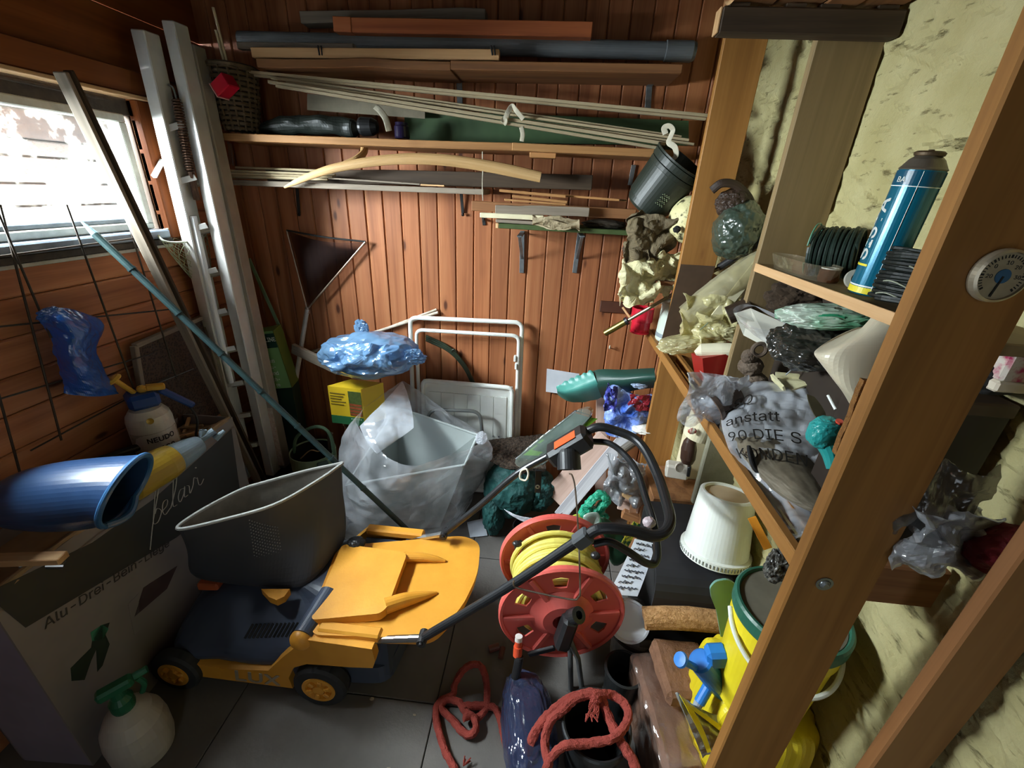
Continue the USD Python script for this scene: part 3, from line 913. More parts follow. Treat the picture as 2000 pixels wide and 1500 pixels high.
BRANCH = wood('branch_wood', 'c09a66', 'a07c4c', 'd0ad7c', grain=18, stretch=0.04, knots=False, vary=0.05)
bp = spline([P(555, 366, y=1.74), P(600, 346, y=1.735), P(660, 327, y=1.73), P(760, 312, y=1.73), P(860, 312, y=1.73), P(960, 326, y=1.735), P(1056, 346, y=1.74)], 60)
br = np.interp(np.linspace(0, 1, 61), [0, 0.1, 0.3, 0.6, 0.9, 1], [0.004, 0.011, 0.015, 0.019, 0.02, 0.018])
many('curved_branch', 'long peeled curved branch with a side fork resting under the main shelf', 'branch', [
    ('stem', tube(bp, br, 14, flat=0.55, up=(0, 0, 1)), BRANCH), ('fork', tube(spline([P(672, 322, y=1.74), P(695, 312, y=1.76), P(709, 300, y=1.80), P(712, 290, y=1.83)], 14), np.linspace(0.012, 0.014, 15), 10), BRANCH)])
one('hanging_string', tube(spline([P(942, 296, y=1.735), P(943, 330, y=1.732), P(942, 360, y=1.733), P(943, 392, y=1.735)], 20), 0.0018, 6), TAPE, 'white string hanging from the main shelf in front of the curved branch', 'string')
for k, (p1, p2, hh) in enumerate([((975, 372), (1105, 384), 0.010), ((1000, 383), (1108, 395), 0.010), ((1040, 377), (1210, 391), 0.008), ((985, 390), (1105, 400), 0.008), ((1090, 381), (1225, 392), 0.008)]):
    one('short_slat', hb(p1, p2, 1.80 + 0.01 * k, hh, 0.02, 0.001), SHELFWOOD, ('leftmost upper slat', 'middle slat', 'long upper slat', 'lowest slat', 'rightmost slat')[k] + ' of the loose stack right of the hanging string', 'slat', group='short slats stacked under the dark beam')

# small green shelf
one('brown_plank', hb((921, 402), (1242, 419), 1.78, 0.036, 0.025), BROWNWOOD, 'brown plank standing on edge behind the little green shelf', 'plank')
one('rough_plank', hb((967, 409), (1151, 416), 1.745, 0.032, 0.03, seg=6, warp=0.008), GREYWOOD, 'short rough grey plank lying above the folded towel', 'plank')
one('wooden_strip', hb((937, 420), (1062, 426), 1.74, 0.018, 0.03), plain('cream_slat', 'ece3c2', 'd8cda6', scale=10, rough=0.6), 'cream white slat sticking out left under the rough plank', 'slat')
TOWEL = plain('towel', 'b9a98a', '9b8b6c', scale=40, rough=0.95, bump=0.5, bscale=200)
cc = [[P(1040 + 92 * u, 421 + 8 * u + (0 if v < 2 else 3) + v * 4.4 + 3 * math.sin(u * 9 + v), y=1.735 - 0.004 * v + 0.006 * math.sin(7 * u + v * 2)) for u in np.linspace(0, 1, 6)] for v in range(5)]
many('folded_towel', 'folded grey-beige towel hanging over the front of the green shelf', 'towel', [('fold', sheet(cc, 20, 40, 0.006, amp=0.004, freq=30, ridge=0.004), TOWEL),
    ('fold', sheet([[q + V(0.004, -0.008, -0.006) for q in r[1:5]] for r in cc[1:4]], 14, 30, 0.005, amp=0.004, freq=40, ridge=0.004, seed=4), TOWEL)])
GREENP = plain('green_paint', '4d5f33', '39481f', scale=20, rough=0.6)
many('green_shelf', 'little green painted shelf on two long steel brackets', 'shelf', [
    ('board', hb((974, 441), (1240, 456), 1.75, 0.018, 0.19), GREENP), ('bare_end', hb((968, 440.5), (974, 441), 1.75, 0.019, 0.19), PALEWOOD)] + [
    ('bracket', cat(beam(P(px, 451, y=1.944), P(pb, 533, y=1.944), 0.006, 0.02, up=(0, 1, 0), bev=0.001), beam(P(px, 455, y=1.94), P(px, 455, y=1.94) + V(0, -0.16, 0), 0.006, 0.02, bev=0.001),
                    beam(P(px, 455, y=1.94) + V(0, -0.15, -0.004), P((px + pb) / 2, 505, y=1.942), 0.006, 0.012, bev=0.001)), STEEL) for px, pb in ((1020, 1019), (1133, 1122))])
one('wooden_strip', hb((968, 431), (1046, 436), 1.752, 0.012, 0.10), GREYWOOD, 'dusty grey slat lying on the left of the green shelf', 'slat')
one('dark_bundle', blob(P(1180, 438, y=1.82), (0.085, 0.05, 0.018), seed=4, amp=0.2, sub=3), plain('dark_cloth', '4b4133', '332b20', scale=20, rough=0.9), 'dark rolled cloth on the right of the green shelf', 'cloth')
one('wall_hook', cat(rod(P(945, 428, y=1.945), P(945, 432, y=1.925), 0.005, 8), beam(P(944, 424, y=1.947), P(946, 440, y=1.947), 0.014, 0.004, up=(1, 0, 0))), BLACKM, 'small dark wall hook left of the green shelf', 'hook')
one('wall_bracket', cat(beam(P(905, 383, y=1.946), P(904, 418, y=1.946), 0.012, 0.004, up=(1, 0, 0)), rod(P(904, 419, y=1.943), P(904, 423, y=1.935), 0.006, 8)), BLACKM, 'small dark bracket foot right of the middle of the ledge', 'bracket') if False else None
many('nail', 'bright nail with a scrap of fluff low on the boards right of the folded chair', 'nail', [('shank', rod(P(1192, 680, y=1.95), P(1191, 679, y=1.93), 0.0015, 6), STEEL), ('head', blob(P(1191, 678, y=1.93), (0.004, 0.004, 0.010), sub=2), TAPE)])

# triangular landing net
ya = 1.92
a, b, c = P(560, 450, y=ya), P(714, 472, y=ya), P(600, 604, y=ya - 0.01)
NETM = usdkit.material(stage, '/World/Looks/dark_net', {'t': ('transparent_bsdf', {'color': (0.97, 0.95, 0.95)}), 'p': ('principled_bsdf', {'base_color': srgb('3a2e2c'), 'roughness': 0.9, 'specular_ior_level': 0.1}), 'mx': ('mix_closure', {'fac': 0.14})},
    [('t.BSDF', 'mx.closure1'), ('p.BSDF', 'mx.closure2')], surface='mx.closure')
rows = []
for u in np.linspace(0, 1, 7):
    l, r_ = a + (c - a) * u, b + (c - b) * u
    rows.append([l + (r_ - l) * w + V(0, -0.06 * math.sin(math.pi * w) * math.sin(math.pi * min(1, u * 1.1 + 0.15)), -0.02 * math.sin(math.pi * w) * (1 - u)) for w in np.linspace(0, 1, 7)])
GOLDT = plain('dull_alloy', 'b9a58f', '8f7b66', scale=50, rough=0.35, metal=0.7)
many('landing_net', 'triangular dark landing net on a pale telescopic pole, leaning on the back wall', 'landing net', [
    ('cord_edge', tube(spline([a, (a + b) / 2 + V(0, -0.01, -0.004), b], 20), 0.004, 8), BLACKM),
    ('arm', tube([a, (a + c) / 2, c], 0.0042, 8), GOLDT), ('arm', tube([b, (b + c) / 2, c], 0.0042, 8), GOLDT),
    ('netting', sheet(rows, 28, 28, 0.0008, amp=0.004, freq=14, ridge=0.004), NETM), ('netting', sheet([[q + V(0, 0.02, -0.004) for q in r] for r in rows], 20, 20, 0.0008, amp=0.006, freq=12, seed=5), NETM),
    ('yoke', rod(c + V(0, 0, 0.01), c + V(0, 0, -0.02), 0.009, 12), GOLDT),
    ('pole', rod(c, P(574, 768, y=1.86), 0.0105, 14), plain('pale_alloy', 'd2cec4', 'b5b0a6', scale=20, rough=0.4, metal=0.3)),
    ('grip', rod(P(575, 752, y=1.865), P(568, 775, y=1.855), 0.015, 14), BLACKP), ('lower_pole', rod(P(569, 775, y=1.855), P(552, 845, y=1.82), 0.0085, 12), plain('pale_alloy_dull', 'b6b1a6', rough=0.5))])

one('white_pole', cat(rod(P(600, 690, y=1.935), P(856, 610, y=1.938), 0.007, 12)), plain('white_enamel_worn', 'd8d2c4', 'a58f78', scale=30, rough=0.4), 'thin white pole leaning behind the blue bag, its end above the folded chair', 'pole')
one('white_pole', cat(rod(P(640, 684, y=1.938), P(853, 604, y=1.942), 0.005, 12)), _mats['white_enamel_worn'], 'second white pole lying against the first, behind the blue bag', 'pole')
one('wooden_board', beam(P(572, 680, y=1.86), P(660, 722, y=1.80), 0.05, 0.02), GREYWOOD, 'short tan board end between the landing net pole and the blue bag', 'board')
one('green_hose', cat(*[tube(spline([P(832, 656 + d, y=1.94), P(875, 677 + d, y=1.935), P(905, 708 + d, y=1.93), P(926, 748 + d, y=1.93)], 30), 0.0062, 10) for d in (0, 4, 8)] +
    [tube(spline([P(882, 688, y=1.93), P(886, 682, y=1.922), P(892, 690, y=1.93), P(886, 696, y=1.94)], 12, closed=True), 0.003, 6, closed=True)]),
    plain('dark_green_hose', '2f3a2a', '232b20', scale=20, rough=0.4), 'dark green hose arching above the white chair seat', 'hose')

# folded white chair
WHITEM = plain('white_lacquer', 'e9ece8', 'd9dbd2', scale=6, rough=0.3)


def utube(pl, y, r, rad=0.035):
    pts = [P(*q, y=y) for q in pl]
    out = [pts[0]]
    for k in range(1, len(pts) - 1):
        d0, d1 = unit(pts[k - 1] - pts[k]), unit(pts[k + 1] - pts[k])
        s = [pts[k] + d0 * rad, pts[k], pts[k] + d1 * rad]
        for t_ in np.linspace(0, 1, 8):
            out.append((1 - t_) ** 2 * s[0] + 2 * t_ * (1 - t_) * s[1] + t_ ** 2 * s[2])
    out.append(pts[-1])
    return tube(np.array(out), r, 12)


chair = Thing('folding_chair', 'white folded metal garden chair leaning against the brown boards', 'chair')
chair.part('outer_frame', utube([(812, 958), (801, 620), (1020, 630), (1008, 962)], 1.913, 0.0105), WHITEM)
chair.part('inner_frame', utube([(825, 948), (813, 644), (1014, 656), (1002, 955)], 1.895, 0.009), WHITEM)
s0 = [(826, 742), (1001, 757), (996, 960), (832, 950)]
sp = [P(*q, y=1.865) for q in s0]
seat = chair.part('seat', box8([q + V(0, 0.012, 0) for q in (sp[3], sp[2], sp[1], sp[0])], [q + V(0, 0.0, 0) for q in (sp[3], sp[2], sp[1], sp[0])]), WHITEM)
rimp = []
for k in range(4):
    d0, d1 = unit(sp[k - 1] - sp[k]), unit(sp[(k + 1) % 4] - sp[k])
    for t_ in np.linspace(0, 1, 6):
        rimp.append((1 - t_) ** 2 * (sp[k] + d0 * 0.03) + 2 * t_ * (1 - t_) * sp[k] + t_ ** 2 * (sp[k] + d1 * 0.03) + V(0, -0.004, 0))
chair.part('seat_rim', tube(np.array(rimp), 0.011, 10, closed=True), WHITEM, seat)
for k in range(6):
    u0, u1 = 0.06 + k * 0.88 / 6 + 0.004, 0.06 + (k + 1) * 0.88 / 6 - 0.004
    q = [sp[0] + (sp[1] - sp[0]) * u0, sp[0] + (sp[1] - sp[0]) * u1, sp[3] + (sp[2] - sp[3]) * u1, sp[3] + (sp[2] - sp[3]) * u0]
    top, bot = q[:2], q[2:]
    q = [q[0] + (q[3] - q[0]) * 0.09, q[1] + (q[2] - q[1]) * 0.09, q[2] + (q[1] - q[2]) * 0.06, q[3] + (q[0] - q[3]) * 0.06]
    chair.part('slat', box8([p_ + V(0, 0.001, 0) for p_ in (q[3], q[2], q[1], q[0])], [p_ + V(0, -0.004, 0) for p_ in (q[3], q[2], q[1], q[0])]), WHITEM, seat)
for q in ((1006, 700), (1008, 715)):
    chair.part('hinge', place(boxuv(0.012, 0.02, 0.03, 0.003), P(*q, y=1.89), (1, 0, 0), (0, 1, 0)), WHITEM)
for q in ((963, 852), (974, 853)):
    chair.part('rivet', rod(P(*q, y=1.864), P(*q, y=1.858), 0.004, 8), STEEL, seat)
chair.define()
one('tube_chair', cat(utube([(820, 935), (838, 800), (938, 803), (952, 962)], 1.80, 0.0085, 0.05), rod(P(826, 905, y=1.80), P(947, 905, y=1.80), 0.006, 10)), plain('grey_tube', '868a88', rough=0.35, metal=0.5),
    'folded grey steel-tube frame standing in front of the white chair seat', 'chair frame')

# ------------------------------------------------------------------ along the left wall
ALU = plain('aluminium', 'dadad6', 'c2c0ba', scale=10, rough=0.4, metal=0.25)
ALUD = plain('aluminium_dull', 'a89f92', '918879', scale=12, rough=0.5, metal=0.2)


def pl(p, **k):
    return P(*p, **k)


# the base box that the ladders stand on
one('brown_crate', block((-1.40, 1.50, 0.0), (-1.16, 1.765, 0.095), 0.004), plain('red_brown_card', '4a2a24', '38201b', scale=8, rough=0.8), 'low red-brown box on the floor under the feet of the ladders', 'box')


def rail(t, a, b, w, d, mat, name='rail'):
    X = unit(b - a)
    t.part(name, beam(a, b, d, w, up=(0, 1, 0), bev=0.003), mat)


r1a, r1b = P(484, 928, y=1.63), P(283, 62, y=1.58)
r2a, r2b = P(534, 922, y=1.68), P(341, 45, y=1.64)
r3a, r3b = P(556, 908, y=1.73), P(379, 90, y=1.70)
lad = Thing('aluminium_ladder', 'aluminium extension ladder standing upright edge-on in the left back corner', 'ladder')
rail(lad, r1a, r1b, 0.045, 0.062, ALU)
rail(lad, r2a, r2b, 0.042, 0.062, ALU)
for k in range(9):
    s = 0.10 + k * 0.092
    a, b = r1a + (r1b - r1a) * s, r2a + (r2b - r2a) * s
    lad.part('rung', rod(a, b, 0.013, 12), ALUD)
    lad.part('bracket', beam(a + (b - a) * 0.18 + V(0, -0.034, 0.012), b + (a - b) * 0.18 + V(0, -0.036, 0.012), 0.02, 0.006), ALU)
for s, o in ((0.56, 0.42), (0.60, 0.62)):
    pass
a, b = r1a + (r1b - r1a) * 0.42, r1a + (r1b - r1a) * 0.64
lad.part('inner_tube', rod(V(-1.345, 1.60, 0.68), V(-1.325, 1.59, 1.36), 0.013, 14), plain('white_tube', 'e9eef0', rough=0.3))
lad.define()
lad2 = Thing('ladder_section', 'second ladder section behind the first, a brown-grey rail with dark hooks', 'ladder')
rail(lad2, r3a, r3b, 0.040, 0.055, ALUD)
for k in range(11):
    s = 0.08 + k * 0.075
    a = r3a + (r3b - r3a) * s
    lad2.part('hook', cat(beam(a + V(-0.022, -0.02, 0), a + V(-0.058, 0.0, 0.004), 0.03, 0.01), blob(a + V(-0.03, -0.03, 0.01), (0.010, 0.010, 0.014), sub=2)), RUSTY)
    if k % 2:
        lad2.part('rung', rod(a + V(-0.02, 0.02, 0), a + V(-0.075, 0.03, 0.0), 0.009, 8), RUSTY)
lad2.part('scale_strip', beam(r3a + (r3b - r3a) * 0.01 + V(0.0, -0.029, 0), r3a + (r3b - r3a) * 0.20 + V(0, -0.029, 0), 0.002, 0.036, up=(0, 1, 0), bev=0.0005), plain('paper_strip', 'd8cbbd', 'b8907f', scale=60, rough=0.8))
lad2.define()
# coiled tension spring between the rails
a, b = P(345, 195, y=1.60), P(372, 335, y=1.60)
n = 26 * 10
tt = np.linspace(0, 1, n)
ax_ = unit(b - a)
e1 = unit(np.cross(ax_, [0, 1, 0]))
e2 = np.cross(ax_, e1)
co = a + (b - a) * tt[:, None] + 0.013 * (np.cos(tt * 26 * 2 * np.pi)[:, None] * e1 + np.sin(tt * 26 * 2 * np.pi)[:, None] * e2)
many('tension_spring', 'long rusty coil spring hanging between the ladder rails', 'spring', [('coil', tube(co, 0.0028, 5), RUSTY), ('hook', tube(spline([P(328, 165, y=1.59), P(338, 172, y=1.60), P(345, 195, y=1.60)], 8), 0.003, 6), STEEL), ('shaft', rod(b, P(385, 390, y=1.61), 0.011, 10), RUSTY)])

# leaning plank
many('leaning_plank', 'grey weathered batten leaning against the beam above the window', 'batten', [
    ('batten', beam(P(503, 940, y=1.60), P(118, 140, y=1.235), 0.032, 0.014, up=(1, 0.2, 0)), GREYWOOD), ('backing_strip', beam(P(517, 938, y=1.615), P(133, 137, y=1.25), 0.022, 0.012, up=(1, 0.2, 0)), DARKWOOD)])
# garden stake
STAKE = plain('dark_green_stake', '2f4a48', '22353a', scale=14, rough=0.45)
sa, sb = P(186, 458, x=-1.35), P(803, 1042, z=0.20)
sb = sa + (sb - sa) * ((sa[2] - 0.006) / (sa[2] - sb[2]))
d = unit(sb - sa)
many('garden_stake', 'long dark green garden stake slanting down from the window to the floor', 'stake', [
    ('stake', rod(sa, sb, 0.0105, 12), STAKE), ('tip', rod(sa - d * 0.045, sa, 0.0025, 12, 0.0105), plain('stake_tip', '6d8a93', rough=0.5))] +
    [('collar', rod(sa + d * (0.12 + 0.17 * k), sa + d * (0.127 + 0.17 * k), 0.0125, 12), STAKE) for k in range(7)])
# wire mesh
WIRE = plain('dark_wire', '2c2722', '463a2f', scale=30, rough=0.55, metal=0.3)
wm = Thing('wire_mesh', 'dark square-meshed reinforcing wire leaning on the planks under the window', 'wire mesh')
for p1, p2 in (((-40, 330), (100, 660)), ((0, 400), (120, 860)), ((130, 400), (320, 920)), ((252, 440), (345, 740)), ((-60, 560), (60, 1000))):
    p1, p2 = P(*p1, x=-1.375), P(*p2, x=-1.36)
    wm.part('wire', rod(p1, p2, 0.0028, 6), WIRE)
for p1, p2 in (((-20, 503), (272, 464)), ((-20, 640), (335, 604)), ((-20, 785), (300, 690)), ((60, 880), (330, 735))):
    wm.part('cross_wire', rod(P(*p1, x=-1.378), P(*p2, x=-1.372), 0.0026, 6), WIRE)
wm.define()
# blue bag on the wire
BLUEB = film('blue_bag_film', (0.25, 0.45, 0.9), '2a6fd0', lo=0.72, hi=0.95, scale=8, rough=0.22, bump=0.4, bscale=12)
rows = []
for y0, xl, xr, dz in ((607, 88, 150, 0.02), (622, 84, 190, 0.05), (650, 102, 200, 0.05), (685, 112, 186, 0.04), (725, 122, 205, 0.045), (768, 130, 230, 0.02)):
    rows.append([P(xl + (xr - xl) * w, y0 + (6 * math.sin(w * 3)) * (1 if y0 > 610 else -1), x=-1.355 + dz * math.sin(math.pi * min(1, max(0, w)))) for w in np.linspace(0, 1, 6)])
loops = [[*r, *[q + V(-0.008, 0.0, 0) - V((q[0] + 1.355) * 1.0, 0, 0) for q in r[::-1]]] for r in rows]
many('blue_bag', 'crumpled blue plastic bag hung on the wire mesh', 'plastic bag', [('bag', loft(loops, 72, 44, amp=0.008, freq=20, ridge=0.010, seed=2), BLUEB),
     ('tied_top', blob(P(100, 616, x=-1.345), (0.018, 0.03, 0.02), seed=3, amp=0.3, ridge=0.3, sub=4), BLUEB)])
# landing net with green-white knotless netting behind the ladder
nb = Thing('fish_net', 'small landing net with pale green knotted netting hanging behind the ladder', 'net')
c = P(352, 468, x=-1.33)
rim = [P(*q, x=xx_) for q, xx_ in (((309, 458), -1.395), ((320, 449), -1.41), ((360, 442), -1.41), ((396, 441), -1.40), ((398, 462), -1.37), ((355, 473), -1.355), ((322, 471), -1.37))]
rimc = spline(rim, 60, closed=True)
nb.part('rim', tube(rimc, 0.004, 8, closed=True), plain('pale_green_cord', 'b9cdbb', 'cfd6c0', scale=30, rough=0.7))
NETC = plain('net_cord', 'c3c9a8', '9aa583', scale=30, rough=0.8)
bot = P(412, 585, x=-1.385)
m_, n_ = 16, 17


def netpt(i, j):
    u, w = i / n_, (j % m_) / m_ * 60
    k = int(w) % 60
    r_ = rimc[k] + (rimc[(k + 1) % 60] - rimc[k]) * (w - int(w))
    cc_ = rimc.mean(0)
    sh = (1 - u ** 1.6)
    return cc_ + (bot - cc_) * u + (r_ - cc_) * sh * (1 - 0.15 * u)


segs = []
for i in range(n_):
    for j in range(m_):
        o = 0.5 * (i % 2)
        p0 = netpt(i, j + o)
        for dj in (-0.5, 0.5):
            segs.append(tube([p0, netpt(i + 1, j + o + dj)], 0.0010, 4, caps=False))
nb.part('netting', cat(*segs), NETC, kind='stuff')
nb.define()
# dark sieve panel
q = [P(262, 676, x=-1.385), P(396, 619, x=-1.385), P(440, 800, x=-1.375), P(300, 905, x=-1.375)]
SIEVE = usdkit.material(stage, '/World/Looks/sieve_mesh', {'tc': ('texture_coordinate', {}), 'ck': ('voronoi_texture', {'scale': 120}), 'r': ('rgb_ramp', {'ramp': [(0.2, srgb('241a15')), (0.6, srgb('4a362a'))]}),
    'p': ('principled_bsdf', {'roughness': 0.7}), 'b': ('bump', {'strength': 0.6, 'distance': 0.003})}, [('tc.object', 'ck.vector'), ('ck.distance', 'r.fac'), ('r.color', 'p.base_color'), ('ck.distance', 'b.height'), ('b.normal', 'p.normal')], surface='p.BSDF')
many('garden_sieve', 'dark brown wire sieve panel in a grey wooden frame behind the cardboard box', 'sieve', [
    ('mesh', box8([p_ + V(-0.006, 0, 0) for p_ in q], q), SIEVE),
    ('frame_bar', beam(q[0], q[1], 0.016, 0.022), GREYWOOD), ('frame_bar', beam(q[0], q[3], 0.016, 0.022, up=(0, 1, 0)), GREYWOOD), ('frame_bar', beam(q[1], q[2], 0.016, 0.022, up=(0, 1, 0)), GREYWOOD),
    ('wire', rod(P(300, 752, x=-1.36), P(378, 720, x=-1.36), 0.0015, 5), STEEL)])

# ------------------------------------------------------------------ the cardboard box and what lies on it
CARD = plain('white_card_in_shade', '89807b', '7a716d', scale=6, rough=0.75)  # white card greyed in its colour for the shadow it stands in
BAND = plain('dark_grey_print', '36352f', '2d2c28', scale=6, rough=0.6)
PRINT = plain('dark_print', '3b3431', rough=0.7)
KRAFT = plain('bare_card', 'a68a68', '8a6f50', scale=20, rough=0.9)
bx = Thing('cardboard_box', 'big white cardboard lounger box with a dark grey band, standing along the left wall', 'box')
F0, F1 = V(-1.145, 0.548, 0), V(-1.185, 1.375, 0)          # foot of the front side
fu = unit(F1 - F0)
nrm = V(fu[1], -fu[0], 0)                                   # into the room
Lb = np.linalg.norm(F1 - F0)
HB = 0.645
dk = 0.20
bx.part('front', box8([F0, F1, F1 - nrm * 0.006, F0 - nrm * 0.006], [p_ + V(0, 0, HB) for p_ in (F0, F1, F1 - nrm * 0.006, F0 - nrm * 0.006)]), CARD)
B0, B1 = F0 - nrm * dk, F1 - nrm * dk
bx.part('end', box8([F0 - nrm * 0.006, B0, B0 + fu * 0.006, F0 - nrm * 0.006 + fu * 0.006], [p_ + V(0, 0, HB) for p_ in (F0 - nrm * 0.006, B0, B0 + fu * 0.006, F0 - nrm * 0.006 + fu * 0.006)]), plain('card_end', '8a8090', '776d78', scale=5, rough=0.8))
bx.part('end', box8([F1 - nrm * 0.006 - fu * 0.006, B1 - fu * 0.006, B1, F1 - nrm * 0.006], [p_ + V(0, 0, HB) for p_ in (F1 - nrm * 0.006 - fu * 0.006, B1 - fu * 0.006, B1, F1 - nrm * 0.006)]), CARD)
bx.part('back', box8([B0, B1, B1 + nrm * 0.006, B0 + nrm * 0.006], [p_ + V(0, 0, HB) for p_ in (B0, B1, B1 + nrm * 0.006, B0 + nrm * 0.006)]), CARD)
top = [F0, F1, B1, B0]
bx.part('top_flap', box8([p_ + V(0, 0, HB - 0.045) for p_ in top], [p_ + V(0, 0, HB - 0.039) for p_ in top]), KRAFT)


def on_box(s, z):
    return F0 + fu * s + V(0, 0, z) + nrm * 0.0008


def bprint(poly, mat, name='print', t=0.0008):
    bx.part(name, prism(poly, t, F0 + nrm * 0.0002, fu, (0, 0, 1)), mat)


def bpx(*pts):
    out = []
    for q_ in pts:
        p_ = P(*q_, x=-1.145)
        for _ in range(6):
            p_ = P(*q_, x=F0[0] + fu[0] / fu[1] * (p_[1] - F0[1]) + 0.0005)
        out.append(((p_ - F0) @ fu, p_[2]))
    return out


bprint(bpx((-30, 1160), (50, 1226), (344, 1050), (468, 955), (452, 838), (300, 975), (180, 1060)), BAND, 'band')
TXT = plain('light_lettering', 'c9c3b6', rough=0.6)


def box_text(s, px0, px1, hgt, mat, **kw):
    a_, b_ = bpx(px0, px1)
    A_, B_ = on_box(*a_), on_box(*b_)
    X_ = unit(B_ - A_)
    g = text(s, hgt, (0, 0, 0), (1, 0, 0), (0, 1, 0), **kw)
    w_ = g.v[:, 0].max() - g.v[:, 0].min()
    g.v[:, 0] *= np.linalg.norm(B_ - A_) / w_
    bx.part('lettering', place(g, A_ + nrm * 0.0003, X_, np.cross(nrm, X_), nrm), mat)


box_text('Alu-Drei-Bein-Liege', (86, 1230), (330, 1066), 0.026, PRINT)
# handwriting-like word: belavi
scr = {'b': [(0.0, -0.9), (0.25, 0.2), (0.62, 1.35), (0.66, 1.62), (0.5, 1.5), (0.3, 0.5), (0.25, 0.05), (0.45, -0.02), (0.62, 0.3), (0.45, 0.55), (0.34, 0.4)],
       'e': [(0.0, 0.25), (0.25, 0.35), (0.3, 0.58), (0.12, 0.6), (0.05, 0.3), (0.15, 0.02), (0.4, 0.12)],
       'l': [(0.0, 0.1), (0.3, 0.8), (0.42, 1.4), (0.28, 1.4), (0.15, 0.6), (0.12, 0.1), (0.3, 0.02)],
       'a': [(0.35, 0.5), (0.15, 0.55), (0.03, 0.3), (0.1, 0.03), (0.3, 0.25), (0.38, 0.55), (0.33, 0.1), (0.5, 0.05)],
       'v': [(0.0, 0.5), (0.1, 0.4), (0.12, 0.05), (0.3, 0.3), (0.38, 0.6), (0.5, 0.5)],
       'i': [(0.05, 0.5), (0.12, 0.1), (0.25, 0.05), (0.4, 0.2)]}
a_, b_ = bpx((288, 1034), (396, 944))
A_, B_ = on_box(*a_), on_box(*b_)
X_ = unit(B_ - A_)
Y_ = np.cross(nrm, X_)
cur, sc = 0.0, np.linalg.norm(B_ - A_) / 2.75
gs = []
for ch in 'belavi':
    pts = [(A_ + X_ * sc * (cur + x_ + 0.18 * y_) + Y_ * sc * y_ * 0.85 + nrm * 0.001) for x_, y_ in scr[ch]]
    gs.append(tube(spline(pts, 6 * len(pts)), 0.0024, 6, flat=0.3, up=nrm))
    cur += {'b': 0.62, 'e': 0.42, 'l': 0.36, 'a': 0.5, 'v': 0.5, 'i': 0.35}[ch]
gs.append(blob(A_ + X_ * sc * 2.6 + Y_ * sc * 0.85 + nrm * 0.001, (0.003, 0.003, 0.003), sub=1))
bx.part('lettering', cat(*gs), TXT)
for k in range(3):
    box_text('stufenlos verstellbar mit textilem Bezug'[0:30 - 3 * k], (100 + 8 * k, 1246 + 14 * k), (218 + 6 * k, 1172 + 14 * k), 0.009, plain('faint_print', '6d6461', rough=0.7) if k == 0 else _mats['faint_print']) if False else None
bprint(bpx((262, 1205), (326, 1150), (346, 1105), (280, 1148)), plain('photo_print_dark', '3a2a2a', '4b3838', scale=9, rough=0.6), 'picture')
bprint(bpx((250, 1180), (270, 1160), (274, 1230), (262, 1240)), plain('photo_print_light', '837b77', rough=0.6), 'picture')
bprint(bpx((138, 1305), (178, 1265), (182, 1240), (196, 1222), (214, 1216), (206, 1240), (214, 1258), (200, 1300), (190, 1312), (188, 1268), (178, 1290), (165, 1328), (140, 1330)), plain('plant_print', '2c3a2c', '1f2a20', scale=14, rough=0.6), 'picture')
bprint(bpx((177, 1235), (200, 1220), (212, 1228), (200, 1250), (180, 1252)), plain('plant_print_green', '3f8a68', rough=0.6), 'picture')
for k in range(16):
    s_, z_ = 0.45 + 0.02 * (k % 4), 0.36 - 0.01 * (k // 4)
bx.part('torn_edge', sheet([[F0 + fu * (Lb * u) + V(0, 0, HB - 0.012 + 0.01 * math.sin(9 * u) + dz) - nrm * dn_ for u in np.linspace(0.02, 0.99, 9)] for dz, dn_ in ((0, 0.001), (0.012, 0.006), (0.004, 0.022))], 6, 40, 0.003, amp=0.004, freq=25), KRAFT)
bx.define()

ZB = HB - 0.04
# navy jug
NAVY = plain('navy_plastic', '2b4870', '213a5c', scale=8, rough=0.32, coat=0.2)
jo, jd = V(-1.345, 0.707, 0.745), unit(V(1, 0.24, 0.10))
ju = unit(np.cross(jd, [0, 1, 0])) * -1
js = np.cross(ju, jd)


def ring(s, ru, rs, cu=0.0, skew=0.0, n=40):
    s = 0.075 + s * 0.775
    a_ = np.linspace(0, 2 * np.pi, n, endpoint=False)
    return [jo + jd * (s + skew * math.sin(t_)) + ju * (cu + ru * math.sin(t_)) + js * (rs * math.cos(t_)) for t_ in a_]


outer = [ring(0.0, 0.03, 0.03), ring(0.012, 0.055, 0.060), ring(0.07, 0.073, 0.076), ring(0.15, 0.083, 0.086, 0.002), ring(0.24, 0.085, 0.09, 0.004, -0.005), ring(0.305, 0.080, 0.092, 0.004, -0.03), ring(0.345, 0.078, 0.096, 0.006, -0.045)]
inner = [ring(0.345, 0.073, 0.091, 0.006, -0.045), ring(0.25, 0.078, 0.083, 0.004, -0.005), ring(0.06, 0.066, 0.07), ring(0.03, 0.02, 0.02)]
many('blue_jug', 'dark blue plastic scoop-shaped jug lying on its side on the cardboard box', 'jug', [
    ('body', cat(loft(outer, 56, 40), loft(inner, 56, 20)), NAVY),
    ('rim', tube(spline(ring(0.345, 0.076, 0.094, 0.006, -0.045), 80, closed=True), 0.007, 10, closed=True), plain('navy_rim', '35608a', rough=0.3)),
    ('spout_lip', tube(spline([ring(0.345, 0.076, 0.094, 0.006, -0.045)[k_] + jd * e_ for k_, e_ in ((6, 0.0), (8, 0.014), (10, 0.022), (12, 0.014), (14, 0.0))], 20), 0.009, 10), _mats['navy_rim'])])
